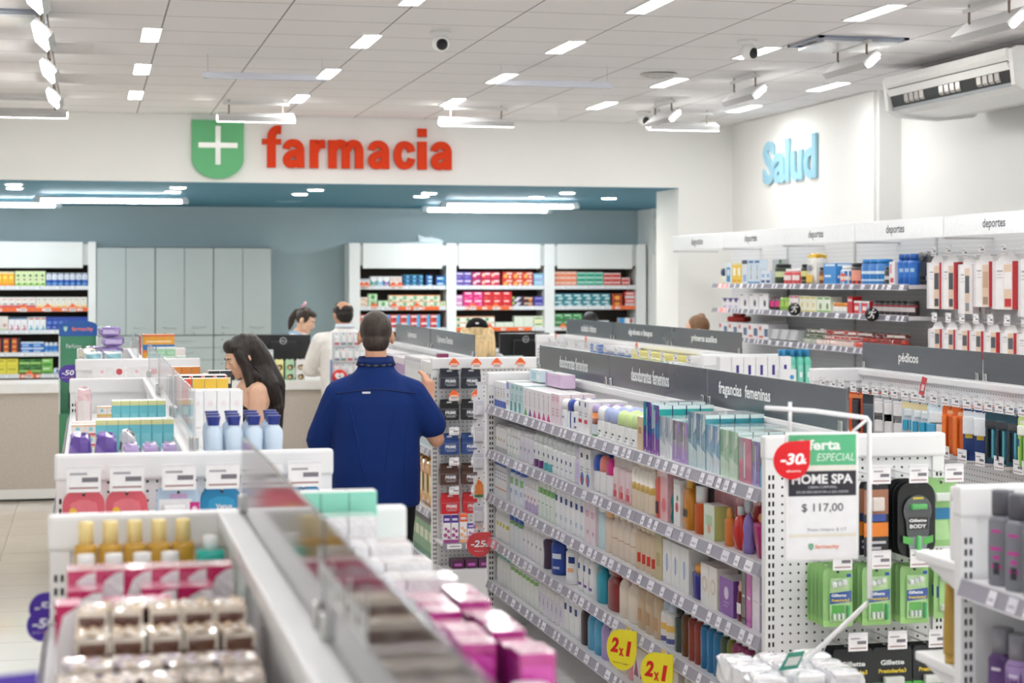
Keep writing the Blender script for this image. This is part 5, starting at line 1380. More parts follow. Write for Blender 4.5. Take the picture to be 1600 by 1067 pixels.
hang(BODYR, 2.3, 1.27, 4, 'black rounded razor blister', 'on the perforated end', L=.19, hl='wire hook holding the black rounded razor blisters')
GREENB = card('pgb', 'razor_pack', 'razor pack', .1, .185, '#9acb82', [('r', .1, .9, .42, .6, '#2a7fae'), ('p', [(.2, .1), (.8, .1), (.7, .4), (.3, .4)], '#b3dfa0')], [(.5, .78, .5, .14, '#dfe9e2')])
hang(GREENB, 2.41, 1.27, 2, 'green razor blister', 'behind the black rounded blister', hl='wire hook at the far corner of the perforated end', L=.12)
DARKP = card('dkp', 'razor_pack', 'razor pack', .075, .2, '#2a2a30', [('r', 0, 1, .6, .95, '#a9745a'), ('r', .0, 1, .28, .48, '#e8862f'), ('r', .1, .9, .5, .6, '#3f58a6'), ('l', .1, .9, .2, .08, 2, '#c9c9d0')], [(.5, .75, .5, .2, '#dcd2cc')])
hang(DARKP, 2.185, 1.27, 2, 'dark card with an orange band', 'behind the offer sign', hl='wire hook holding the dark cards behind the offer sign')
BLK3 = card('bk3', 'razor_pack', 'razor pack', .12, .12, '#1f2326', [('t', 'Gillette', .5, .72, .12, '#f2f4f4', .6), ('t', 'Prestobarba3', .5, .52, .1, '#f2d23c', .7), ('r', 0, 1, 0, .25, '#4fae4a')], [(.5, .3, .5, .2, '#d9dcd8')])
for i, x in enumerate((2.115, 2.235, 2.36)):
    hang(BLK3, x, .80, 3, 'black Prestobarba3 razor card', ('beside the white pouches', 'low in the middle', 'low by the shelf bracket')[i], hl='low wire hook ' + ('beside the white pouches', 'in the middle of the perforated end', 'by the white shelf bracket')[i], group='black razor cards')
for x in (2.11, 2.225, 2.345):
    pass
# ================================================================== goods on the row of white gondolas by the side aisle
def lx(xa, xb, y, z, n, mk, desc, where, rows=1, back=None, stacks=1, group=None, gap=.97, rz=0, skip=(), jit=0):
    """n facings between xa and xb, facing the camera side (-Y), front edge at y, standing at height z"""
    pt = (xb - xa) / n
    p = mk(pt * gap)
    run(p, (xa + pt / 2, y + p.d / 2, z + .0006), (pt, 0, 0), n, desc, where, rz=rz, back=back or (0, p.d + .004, 0), rows=rows, stack=(0, 0, p.h + .0006), stacks=stacks, group=group or desc + ' ' + where, skip=skip, jit=jit)
A1 = 'from the slotted post, nearest gondola'.replace('nearest', 'yellow cap')
Z = 1.1905
lx(-.027, .195, 3.46, Z, 5, lambda w: bottle('yel', 'mouthwash_bottle', 'bottle', w, .04, .212, '#cf9f38', 'jar', cap=('cyl', .66, .21, '#ffe7a0'), sq=3, lab=(.1, .7, .9, '#efe7d8')), 'amber bottle with yellow cap', 'from the slotted post')
lx(-.03, .17, 3.36, Z, 4, lambda w: bottle('wjar', 'cream_bottle', 'bottle', w * .96, .045, .165, '#ece4dd', 'jar', cap=('cyl', .7, .16, '#f6f4f2'), sq=3, bands=[(.0, .6, '#e7b9c3'), (.6, .68, '#b56a7c')]), 'white capped bottle with rose label', 'before the yellow caps')
lx(.19, .245, 3.36, Z, 1, lambda w: bottle('tealj', 'cream_bottle', 'bottle', w * .98, .045, .192, '#1fb0a0', 'jar', cap=('cyl', .5, .14, '#f4f5f4'), sq=3), 'teal bottle with white cap', 'beside the white spine')
PK = lambda key, h, w0=None: (lambda w: carton(key, 'cosmetic_box', 'box', w, .07, h, '#efe9ec', [('p', [(0, 1), (0, .55), (.12, .75), (.35, .9), (.7, .965), (1, .98), (1, 1)], '#c3145c'), ('l', .15, .8, .3, .06, 3, '#e0b9c6')], side='#ead3dc', top='#e58aa4', m=CRINK))
lx(-.035, .24, 3.12, Z, 6, PK('pkb', .175), 'white carton with magenta corner', 'from the slotted post, back file')
lx(-.035, .20, 3.04, Z, 4, PK('pkf', .155), 'white carton with magenta corner', 'from the slotted post, front file', skip=((1, 0),))
lx(.02, .13, 2.95, Z, 2, lambda w: carton('pks', 'cosmetic_box', 'box', w, .06, .15, '#f1e6ea', [('r', 0, 1, .92, 1, '#d0356f')], top='#e79ab0', m=FILM), 'low carton with rose top', 'before the magenta cornered cartons')
lx(-.05, -.012, 2.88, Z, 1, lambda w: carton('pkt', 'cosmetic_box', 'box', w, .06, .16, '#eee8ea', [('p', [(0, 1), (0, .6), (.3, .9), (1, 1)], '#c3145c')], top='#e79ab0'), 'slim carton with magenta corner', 'standing at the slotted post')
def wrapped(key, h, top, side, d=.082):
    def mk(w):
        k = (key, round(w, 4))
        if k not in K:
            mb = MB()
            mb.rbox(-w / 2, w / 2, -d / 2, d / 2, 0, h, side, .006)
            for q in range(7):
                mb.front(-w * .47, w * .47, h * (.1 + .12 * q), h * (.12 + .12 * q), -d / 2 - .0004, '#8a6a5c')
            rn = random.Random(key)
            n = 6
            z = [[h + rn.uniform(.001, .007) for _ in range(n + 1)] for _ in range(n + 1)]
            v = [(-w * .49 + w * .98 * i_ / n, -d * .49 + d * .98 * j_ / n, z[i_][j_]) for j_ in range(n + 1) for i_ in range(n + 1)]
            fs = [(j_ * (n + 1) + i_, j_ * (n + 1) + i_ + 1, (j_ + 1) * (n + 1) + i_ + 1, (j_ + 1) * (n + 1) + i_) for j_ in range(n) for i_ in range(n)]
            mb.add(v, fs, top, cols=[C(rn.choice((top, top, '#f6efe4', '#efe2d2', '#cdb49c', '#d9c9d6' if 'lav' in key else top))) for _ in fs])  # pale patches scattered in the top colour stand in for film glints
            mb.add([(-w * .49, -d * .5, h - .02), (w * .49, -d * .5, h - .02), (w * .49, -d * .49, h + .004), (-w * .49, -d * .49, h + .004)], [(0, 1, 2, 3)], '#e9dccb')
            K[k] = Proto('wrapped_bar_pack', 'wrapped pack', mb.mesh('wrapped_bar_pack', CRINK))
            K[k].d, K[k].w, K[k].h = d, w, h
        return K[k]
    return mk
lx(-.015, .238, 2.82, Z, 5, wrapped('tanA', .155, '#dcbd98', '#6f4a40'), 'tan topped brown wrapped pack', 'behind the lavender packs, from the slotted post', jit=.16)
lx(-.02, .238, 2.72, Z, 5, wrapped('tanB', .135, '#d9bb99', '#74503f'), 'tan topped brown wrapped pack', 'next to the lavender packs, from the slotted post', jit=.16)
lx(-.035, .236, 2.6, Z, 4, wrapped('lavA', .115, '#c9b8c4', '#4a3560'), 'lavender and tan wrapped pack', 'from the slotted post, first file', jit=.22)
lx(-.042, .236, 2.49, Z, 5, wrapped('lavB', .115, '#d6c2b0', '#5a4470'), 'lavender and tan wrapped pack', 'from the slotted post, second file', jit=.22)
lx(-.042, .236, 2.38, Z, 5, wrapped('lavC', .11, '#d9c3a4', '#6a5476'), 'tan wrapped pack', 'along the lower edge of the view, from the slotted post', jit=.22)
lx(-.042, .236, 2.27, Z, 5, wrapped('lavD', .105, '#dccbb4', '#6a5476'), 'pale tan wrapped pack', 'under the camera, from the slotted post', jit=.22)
ZR = 1.1705
mint = lambda w: carton('mint', 'cosmetic_box', 'box', w, .05, .135, '#8fdcc4', [('r', .1, .9, .3, .5, '#bfeadd')], side='#8fdcc4', top='#eef2f0')
lx(.325, .545, 3.50, ZR, 4, mint, 'mint green carton', 'by the smoked panel', stacks=2)
wh = lambda key, h, d=.07: (lambda w: carton(key, 'cosmetic_box', 'box', w, d, h, '#eeecee', [('r', .15, .85, .3, .42, '#d5d2da'), ('l', .15, .85, .7, .08, 2, '#dedbe2')], side='#e9e7ea', top='#f4f3f4', m=CRINK))
lx(.31, .53, 3.40, ZR, 4, wh('whA', .235), 'tall white carton', 'before the mint green cartons')
lx(.335, .575, 3.27, ZR, 3, wh('whB', .20, .08), 'white film wrapped carton', 'second file from the mint cartons')
lx(.335, .59, 3.15, ZR, 3, wh('whC', .185, .08), 'white film wrapped carton', 'third file from the mint cartons')
lx(.345, .61, 3.03, ZR, 3, wh('whD', .175, .08), 'white film wrapped carton', 'fourth file from the mint cartons')
mg = lambda key, h, d=.075: (lambda w: carton(key, 'cosmetic_box', 'box', w, min(d, .072), h, '#b0187f', [('r', .08, .92, .05, .9, '#c2289a'), ('r', .2, .8, .3, .5, '#dc7cc4')], side='#8f1470', top='#e4a3bd', m=CRINK, sp=[(.2, .8, .5, .56, '#c9a0c4'), (.2, .8, .4, .44, '#c9a0c4')]))
for i, (x, y0, n) in enumerate(((.365, 2.92, 2), (.42, 2.92, 2), (.475, 2.92, 3), (.532, 2.94, 6), (.594, 2.94, 7))):
    p = mg('mag%d' % (i > 2), .165 if i < 3 else .172)(.05)
    p2 = mg('magb%d' % (i > 2), .158 if i < 3 else .163, .07)(.048)
    for k in range(n):
        place(p if (k + i) % 3 else p2, (x + random.uniform(-.002, .002), y0 - .083 * k, ZR + .0006), random.uniform(-.05, .05), nth(k) + ' magenta carton from the white cartons, ' + ('file by the smoked panel', 'second file', 'middle file', 'fourth file', 'file by the aisle edge')[i], 'magenta cartons')
for i, (x, y) in enumerate(((.50, 2.34), (.56, 2.31), (.575, 2.37), (.455, 2.33))):
    p = bottle('wlid', 'lotion_jar', 'jar', .06, .06, .14, '#eceaec', 'jar', cap=('cyl', .95, .25, '#f7f6f7'))
    place(p, (x, y, ZR), 0, nth(i) + ' white lidded jar at the end of the magenta cartons', 'white lidded jars')
place(bottle('nlid', 'lotion_jar', 'jar', .06, .06, .145, '#e6e8ee', 'jar', cap=('cyl', .95, .28, '#26345f')), (.515, 2.27, ZR), 0, 'jar with a navy lid among the white lidded jars')
# ------------------------------------------------ second gondola: perforated end with razor blisters
Y2 = 4.853
HS = hookproto('short', .12, tw=.085, th=.06)
def oval(key, c, c2, tx=None, fl=False):
    ps = [('p', [(.12, .3), (.88, .3), (.8, .75), (.6, .85), (.4, .85), (.2, .75)], c2), ('r', .1, .9, .06, .26, '#f1eef2')]
    if fl:
        ps.append(('c', .25, .5, .09, '#f2c23c'))
    if tx:
        ps.append(('t', tx, .55, .55, .14, '#f4f6f8', .4))
    return card(key, 'razor_pack', 'razor pack', .105, .085, c, ps, [(.6, .35, .5, .3, '#ece6ea')] , depth=.018, shape='oval')
RED = oval('ovr', '#e0606f', '#ea7a86', fl=True)
BLU = oval('ovb', '#1c86bb', '#2f9ccd', 'Venus')
BL2 = oval('ovc', '#1c86bb', '#2f9ccd')
PKC = card('pkc', 'razor_pack', 'razor pack', .11, .085, '#b9cfe6', [('r', .05, .8, .05, .8, '#f3f1f4'), ('r', .76, .98, .3, .7, '#d2338e'), ('c', .87, .5, .06, '#f4d9e8'), ('r', .3, .7, .82, .96, '#c9a6cf')], [(.4, .4, .5, .5, '#f4f3f5')], depth=.02)
for x, p, d, wl in ((-.012, RED, 'coral rounded razor blister', 'beside the slotted post'), (.095, RED, 'coral rounded razor blister', 'second on the perforated end'), (.225, PKC, 'white and pink razor card', 'in the middle of the perforated end'),
                    (.335, BLU, 'blue Venus razor blister', 'by the clear sign clip'), (.445, BL2, 'blue rounded razor blister', 'behind the mint cartons'), (.545, BL2, 'blue rounded razor blister', 'by the man in blue')):
    hang(p, x, 1.312, 3 if p in (BLU, BL2) else 2, d, wl, y=Y2, L=.12, hp=HS, spread=.022, hl='short hook over the ' + d.split(' razor')[0] + ' pack ' + wl, group=d + 's')
# left half goods
Z2 = 1.2405
LP = 'on the gondola behind the razor end'
lx(-.055, .078, 4.92, Z2, 2, lambda w: pouch('pp1', 'pad_pack', 'wrapped pack', w * .94, .06, .205, '#5d3b9c', '#8a6cc4', band='#e6e2f0'), 'deep purple upright pack', 'from the slotted post, behind the razors')
lx(.085, .235, 4.92, Z2, 3, lambda w: pouch('pp2', 'pad_pack', 'wrapped pack', w * .98, .07, .088, '#bda6d8', '#efe9f4'), 'lilac and white soft pack', 'behind the razors', stacks=2)
lx(.08, .13, 5.06, Z2, 1, lambda w: pouch('pp3', 'pad_pack', 'wrapped pack', w, .06, .2, '#d5d6da', '#3a3b42'), 'grey and black soft pack', 'beside the deep purple packs')
aq = lambda key, h: (lambda w: carton(key, 'wipes_box', 'box', w, .09, h, '#74cbd8', [('r', 0, 1, .86, 1, '#e6e6a8'), ('r', .12, .88, .3, .6, '#8ad6e0')], side='#5fb7c9', top='#e9efe6'))
lx(.02, .245, 5.45, Z2, 7, aq('aq1', .1), 'aqua carton with yellow top edge', 'from the floor side, near file', stacks=2, rows=1)
lx(.075, .25, 6.15, Z2, 6, aq('aq2', .105), 'aqua carton with yellow top edge', 'from the floor side, far file', stacks=2, rows=1)
fl = lambda key, c: (lambda w: carton(key, 'soap_box', 'box', w, .08, .034, '#f4ebe6', [('r', 0, 1, 0, .2, c), ('c', .5, .6, .16, '#8fd0dc'), ('r', 0, 1, .86, 1, '#efc9a0')], side='#efe0d6', top='#f7f1ec'))
lx(-.055, .07, 6.1, Z2, 3, fl('fl1', '#d8607a'), 'flat white carton with rose edge', 'by the floor side', stacks=4, rows=2, back=(0, .1, 0))
lx(-.05, .015, 7.3, Z2, 1, lambda w: pouch('pk5', 'pad_pack', 'wrapped pack', w, .08, .19, '#efcdd2', '#f6ecec'), 'blush pink upright pack', 'at the back of the aqua cartons')
lx(.03, .18, 6.95, Z2, 4, fl('fl2', '#e6c56a'), 'flat white carton with yellow edge', 'behind the aqua cartons', stacks=4)
# right half goods
lx(.30, .515, 4.93, Z2, 4, lambda w: bottle('lot', 'lotion_bottle', 'bottle', .05, .046, .245, '#cfe0f1', 'waist', cap=('flare', .78, .1, '#1c2f86'), sq=2.6, lab=(.08, .62, .6, '#eef2f8'), n=18), 'pale blue lotion bottle with navy cap', 'from the clear panel', rows=3, back=(.004, .1, 0))
tw = lambda key, h, c, ps, d=.07: (lambda w: carton(key, 'hair_colour_box', 'box', w, d, h, c, ps, side='#f0efef', top='#f4f3f2'))
lx(.312, .475, 5.8, Z2, 4, tw('hc1', .13, '#f3f2f2', [('r', .2, .8, .1, .14, '#d9d4d4'), ('c', .5, .7, .2, '#efe4e4')]), 'plain white carton', 'behind the lotion bottles', stacks=2, rows=2)
for i in range(2):
    place(bottle('wcap', 'cream_bottle', 'bottle', .045, .045, .22, '#f1f1f2', 'jar', cap=('ball', .7, .2, '#fafafa')), (.40 + .06 * i, 5.32, Z2), 0, nth(i) + ' round capped white bottle between the lotion bottles and cartons', 'round capped white bottles')
lx(.348, .47, 6.35, Z2, 3, tw('hc2', .135, '#efc23f', [('r', .1, .9, .1, .3, '#f4f0e4')]), 'yellow topped carton', 'behind the plain white cartons', stacks=2)
lx(.312, .345, 6.35, Z2, 1, tw('hc3', .135, '#e2553a', [('r', .1, .9, .1, .3, '#f4f0e4')]), 'red orange carton', 'beside the yellow topped cartons', stacks=2)
lx(.30, .53, 7.2, Z2, 5, tw('hc4', .118, '#17181b', [('r', .78, 1, 0, 1, '#ef7a72'), ('r', 0, .06, 0, 1, '#f4efee')]), 'black and coral carton', 'from the clear panel', stacks=2, rows=2)
lx(.36, .49, 8.3, Z2, 3, tw('hc5', .11, '#d9853a', [('r', .15, .85, .35, .55, '#f5e3cc')]), 'orange carton with white word', 'at the far end of the clear panels', stacks=2)
lx(.5, .60, 8.25, Z2, 2, tw('hc6', .095, '#6fb6d8', [('r', 0, 1, 0, .35, '#e9c26a')]), 'blue and yellow carton', 'by the far end rail', stacks=2)
# loose boxes on a far corner shelf by the woman
lx(.50, .60, 7.9, Z2, 2, tw('hc7', .11, '#26282c', [('r', .1, .9, .5, .75, '#e3d8b0')]), 'black carton with pale label', 'beside the orange cartons', stacks=2)
# ------------------------------------------------ third gondola
Z3 = 1.2005
stk = lambda key, c, c2, h=.06: (lambda w: pouch(key, 'pad_pack', 'wrapped pack', w, .12, h, c, c2))
for i in range(6):
    p = stk('pl%d' % (i % 3), '#9c86c8', '#c6b6e2')(.135)
    place(p, (.135 + .012 * math.sin(i * 2.1), 11.5, Z3 + .061 * i), .2 * math.sin(i * 1.7), nth(i) + ' wrapped purple pack from the bottom of the leaning pile', 'purple pile')
for i in range(4):
    p = stk('pm%d' % (i % 2), '#a792cf', '#efe9f2')(.1)
    place(p, (.0 + .012 * i, 11.6, Z3 + .061 * i), .4 * math.sin(i * 2.7), nth(i) + ' purple and white pack from the bottom beside the leaning pile', 'purple and white packs')
for i in range(4):
    p = stk('pc%d' % (i % 2), '#e9e6d2', '#f2dfe0')(.09)
    place(p, (-.01, 11.2, Z3 + .061 * i), .3, nth(i) + ' cream soft pack from the bottom near the display stand', 'cream packs')
lx(-.03, .2, 10.92, Z3, 2, lambda w: pouch('wp', 'wipes_pack', 'wrapped pack', w * .97, .12, .058, '#e6eef0', '#8fcad6'), 'white and cyan wipes pack', 'from the floor side, on the short gondola', stacks=4)
gb = lambda w: carton('gb', 'soap_box', 'box', w, .09, .05, '#a9d8b4', [('r', 0, 1, .8, 1, '#e3efe4'), ('r', .2, .8, .25, .5, '#c2e4c9')], side='#9ccca8', top='#dcebdf')
lx(.34, .56, 10.92, Z3, 4, gb, 'pale green soap carton', 'on the short gondola', stacks=4)
lx(.39, .5, 10.93, Z3 + .0506 * 4 + .001, 2, gb, 'raised pale green soap carton', 'over the stacked soap, short gondola')
lx(.34, .385, 10.94, Z3 + .0506 * 4 + .001, 1, gb, 'single pale green soap carton', 'raised beside the grey panel')
r = MB().box(-.003, .003, -.16, .16, 0, .19, '#d2625c')
r.add([(-.0035, -.1, .06), (-.0035, .1, .06), (-.0035, 0, .15)], [(0, 2, 1)], '#f0c9c2')
tag(r.obj('shelf_card', PAPER, None, (.232, 11.3, 1.4)), 'red upright card standing by the pile of purple packs', 'card') if False else tag(r.obj('shelf_card', PAPER, None, (.31, 11.5, Z3 + .12)), 'red upright card standing by the pile of purple packs', 'card')
for i in range(3):
    place(carton('yb', 'medicine_box', 'box', .2, .12, .1, '#e8a53c', [('r', 0, 1, .0, .35, '#3f78b4'), ('r', .1, .9, .5, .6, '#f3dca8'), ('r', 0, 1, .86, 1, '#e0764a')], side='#d9963a', top='#efc08a'), (.44, 12.0, Z3 + .1006 * i), 0, ('bottom', 'middle', 'top')[i] + ' yellow and blue carton of the stack behind the green soap', 'yellow and blue cartons')
# low shelf fixed on the short gondola's end, with flat white packs
es = MB().box(.0, .6, 10.38, 10.69, 1.275, 1.285, '#eeeeef')
tag(es.obj('end_shelf', METALP), 'small white shelf on the end of the short gondola', 'shelf')
for i in range(3):
    place(carton('katy', 'pad_pack', 'box', .18, .1, .075, '#f1eff0', [('r', .25, .7, .05, .25, '#cfcbd0'), ('c', .82, .7, .1, '#d9505a'), ('c', .3, .7, .05, '#f0b8bd')], top='#f6f4f5', m=FILM), (.11 + .19 * i, 10.5, 1.2855), 0, nth(i) + ' white pack with red seal on the small end shelf', 'white packs with red seals')
# ------------------------------------------------ cardboard display stand and purple tags
ds = empty('display_stand', (-.068, 12.72, 0), 'cardboard floor display with a blue arched farmacity header', 'display stand')
MB().rbox(-.125, .125, -.1, .14, 0, .95, '#4d9a6e', .004).obj('body', PAPER, ds)
MB().box(-.125, .125, .08, .1, .95, 1.49, '#5aa880').box(-.128, -.118, -.1, .1, .95, 1.5, '#dfe6e4').box(.118, .128, -.1, .1, .95, 1.5, '#dfe6e4').obj('back_card', PAPER, ds)
hd = [(-.125, 0), (.125, 0), (.125, .07)] + [(.125 * math.cos(a), .07 + .035 * math.sin(a)) for a in [math.pi * i / 12 for i in range(1, 12)]] + [(-.125, .07)]
h = MB().plate(hd, -.104, -.098, '#1f5aa8')
ho = h.obj('header', PAPER, ds, (0, 0, 1.475))
t = MB().text('farmacity', .028, .045, .036, -.1046, '#f0837a', w=.14, bold=.02)
t.plate([(-.096, .065), (-.096, .045), (-.083, .028), (-.07, .045), (-.07, .065)], -.1046, -.104, '#9fd6c8')
t.box(-.0845, -.0815, -.1052, -.1046, .036, .06, '#f2f6f2').box(-.092, -.074, -.1052, -.1046, .0465, .0495, '#f2f6f2')
t.obj('lettering', MATTE, ho)
MB().text('Perfume', -.03, 1.405, .03, -.02, '#e6f0ea', w=.1, bold=.02).obj('lettering', MATTE, ds)
for i in range(2):
    place(pouch('blk', 'pad_pack', 'wrapped pack', .055, .05, .21, '#25272a', '#c9b83a'), (-.068 - .035 + .06 * i, 12.70, .951), 0, ('black', 'second black')[i] + ' upright pouch standing in the blue arched display', 'black pouches')
TXT = [('-50', 0, .12, .6, 1.35, '#f4f2fb', .03, .15), ('en la', -.45, -.42, .14, .45, '#d9d2f0', .0, 0), ('2da unidad', .3, -.42, .16, .8, '#e8a24a', .0, 0)]
drop_sign('promotion_tag', (-.082, 3.66, 1.212), .031, '#43209a', 'upper purple minus 50 tag beside the slotted post', TXT, R(5), group='purple minus 50 tags')
drop_sign('promotion_tag', (-.085, 3.648, 1.182), .032, '#43209a', 'lower purple minus 50 tag overlapping the one above it', TXT, R(5), group='purple minus 50 tags')
drop_sign('promotion_tag', (-.098, 2.12, 1.365), .042, '#43209a', 'large purple minus 50 tag over the floor at the edge of the wrapped packs', TXT, R(5), group='purple minus 50 tags')
drop_sign('promotion_tag', (-.116, 10.69, 1.318), .05, '#43209a', 'purple minus 50 tag under the blue arched display', TXT, R(0), group='purple minus 50 tags')
# ------------------------------------------------ offer sign on a bent wire and the bin of white pouches
os_ = empty('offer_sign', (1.775, 4.24, 1.155), 'Oferta Especial price sign hanging from a bent white wire', 'sign', R(-3))
W, H = .19, .318
MB().rbox(-W / 2, W / 2, -.004, .004, 0, H, '#f4f4f5', .003).obj('frame', PLASTIC, os_)
sh = MB()
sh.front(-W / 2 + .007, W / 2 - .007, .008, H - .006, -.0046, '#f2f2f5')
sh.front(-W / 2 + .007, W / 2 - .007, H - .082, H - .006, -.005, '#58b883').front(-W / 2 + .007, W / 2 - .007, H - .158, H - .096, -.005, '#2b2a33').front(-W / 2 + .007, W / 2 - .007, .058, .066, -.005, '#e9e4d6').front(-W / 2 + .007, W / 2 - .007, H - .096, H - .082, -.005, '#e9e4dc')
sh.text('Oferta', -.012, H - .031, .026, -.0055, '#f2f8f2', w=.118, bold=.03).text('ESPECIAL', .034, H - .062, .019, -.0055, '#dff0e2', w=.098, slant=.2)
sh.text('HOME SPA', 0, H - .116, .024, -.0055, '#f4f4f4', w=.158, bold=.03).text('CREMA CORPORAL', 0, H - .136, .006, -.0055, '#cfcfd6', w=.075).text('50% DE DESCUENTO EN LA 2DA UNIDAD', 0, H - .148, .006, -.0055, '#cfcfd6', w=.135)
sh.text('$ 117,00', 0, H - .188, .023, -.0055, '#34343c', w=.108, bold=.005).text('Precio Unitario: $ 117', .012, .076, .009, -.0055, '#77767e', w=.1)
sh.text('farmacity', .012, .033, .013, -.0055, '#ee8a63', w=.062, bold=.02)
sh.plate([(-.036, .042), (-.036, .032), (-.03, .025), (-.024, .032), (-.024, .042)], -.0056, -.005, '#3f9c70').box(-.0305, -.0295, -.006, -.0056, .029, .04, '#fff').box(-.033, -.027, -.006, -.0056, .034, .035, '#fff')
sh.obj('printed_sheet', PAPER, os_)
drop_sign('promotion_tag', (1.688, 4.222, 1.406), .047, '#e2101c', 'red minus 30 percent tag over the corner of the offer sign', [('-30', -.02, .08, .6, 1.25, '#ffffff', .03, .2), ('%', .66, -.05, .28, .28, '#ffffff', .04, 0), ('ahorro', .1, -.55, .12, .8, '#ffd9d6', .04, 0)], R(-3))
wr = MB()
wr.tube([(1.63, 4.25, 1.535), (1.755, 4.25, 1.525), (1.90, 4.25, 1.505), (1.907, 4.25, 1.495), (1.907, 4.25, 1.30), (1.907, 4.25, 1.055), (1.90, 4.25, 1.04), (1.745, 4.27, .90), (1.735, 4.31, .82)], .006, '#f1f1f3', 10)
wr.tube([(1.695, 4.25, 1.548), (1.695, 4.25, 1.475)], .005, '#f1f1f3', 8).tube([(1.862, 4.25, 1.472), (1.905, 4.25, 1.505)], .004, '#f1f1f3', 8)
tag(wr.obj('sign_holder', METALP), 'bent white wire pole rising from the bin of white pouches', 'sign holder')
bn = empty('dump_bin', (1.735, 4.36, -.05), 'white bin heaped with white cream pouches', 'bin')
m = MB().box(-.17, .17, -.17, -.16, .1, .84, '#f0f0f2').box(-.17, .17, .16, .17, .1, .84, '#f0f0f2').box(-.17, -.16, -.16, .16, .1, .84, '#f0f0f2').box(.16, .17, -.16, .16, .1, .84, '#f0f0f2')
m.obj('side_panel', METALP, bn)
MB().box(-.16, .16, -.16, .16, .77, .78, '#e4e4e6').obj('floor_panel', METALP, bn)
for sx in (-1, 1):
    for sy in (-1, 1):
        MB().box(sx * .15 - .012, sx * .15 + .012, sy * .15 - .012, sy * .15 + .012, 0.05, .1, '#d5d5d8').obj('leg', METALP, bn)
rn = random.Random(3)
for k in range(2):
    for ix in range(3):
        for iy in range(3):
            p = pouch('wpo%d' % ((ix + iy + k) % 3), 'cream_pouch', 'pouch', .094, .094, .075, '#f2f1f3', '#e2e4ea')
            place(p, (1.735 - .102 + .102 * ix, 4.36 - .102 + .102 * iy, .7306 + .0755 * k), rn.uniform(-.06, .06), ('lower ', 'upper ')[k] + 'white cream pouch heaped in the white bin, ' + nth(ix) + ' across, ' + nth(iy) + ' deep', 'white cream pouches')
tag(MB().plate([(-.03, 0), (.03, 0), (.025, .06), (-.025, .06)], -.001, .001, '#2f9c86').front(-.02, .02, .015, .045, -.0015, '#f2f5f4').obj('pouch_card', PAPER, None, (1.69, 4.25, .885), (.6, 0, .3)), 'teal and white card lying on the heaped pouches', 'card')
# ------------------------------------------------ shampoo gondola: bottles on two shelves, bracket shelves on its end, gold tube
for zz, key, c, cc, nm, lab in ((1.1955, 'shg', '#7c7d86', '#5c5d66', 'grey shampoo bottle with pink print', '#c2419a'), (.9005, 'shp', '#4a2a66', '#85868e', 'purple shampoo bottle with silver cap', '#d9cfe2')):
    for i in range(9):
        for r_ in range(1):
            c2 = c if zz > 1 or i % 3 == 0 else '#a78bc0'
            p = bottle(key + c2, 'shampoo_bottle', 'bottle', .058, .05, .205, c2, 'slim', cap=('cyl', .78, .26, cc), sq=3, lab=(.08, .92, .8, c2 if zz > 1 else '#5c3a78', [(.1, .3, -.3, .3, '#2b2b30'), (.5, .56, -.6, .5, lab), (.8, .85, -.5, .4, lab), (.2, .26, -.5, .5, lab), (.35, .42, -.3, .3, lab)]), n=18)
            place(p, (1.915, 3.58 - .075 * i, zz), R(-60), nth(i) + ' ' + nm + ' from the slotted post, ' + ('upper' if zz > 1 else 'lower') + ' shelf', nm + 's')
for zz, lb in ((1.205, 'upper white bracket shelf on the end of the shampoo gondola'), (.965, 'lower white bracket shelf on the end of the shampoo gondola')):
    s = MB().rbox(1.925, 2.46, 3.70, 4.03, zz - .022, zz, '#f3f3f4', .005)
    o = tag(s.obj('end_shelf', METALP), lb, 'shelf')
    br = MB()
    for x in (1.933, 2.44):
        br.add([(x, 3.70, zz - .02), (x, 4.0, zz - .022), (x, 3.70, zz - .1), (x + .012, 3.70, zz - .02), (x + .012, 4.0, zz - .022), (x + .012, 3.70, zz - .1)], [(0, 1, 2), (5, 4, 3), (0, 3, 4, 1), (1, 4, 5, 2), (2, 5, 3, 0)], '#e9e9ec')
    br.obj('bracket', METALP, o)
for i in range(2):
    p = tubeprod('gold', .062, .185, '#b9963f', '#d2a94a', name='cream_tube')
    place(p, (1.955 + .07 * i, 3.88, .9655), .3, ('gold cream tube beside the slotted post', 'second gold cream tube behind the shampoo gondola end', 'third gold cream tube behind the shampoo gondola end')[i], 'gold tubes')
for i in range(2):
    place(bottle('wtop', 'lotion_jar', 'jar', .055, .055, .17, '#f1f1f2', 'jar', cap=('cyl', .98, .2, '#fafafa'), sq=3), (1.965 + .1 * i, 3.86, 1.2055), 0, nth(i) + ' white jar on the upper bracket shelf from the aisle', 'white jars on the bracket shelf')
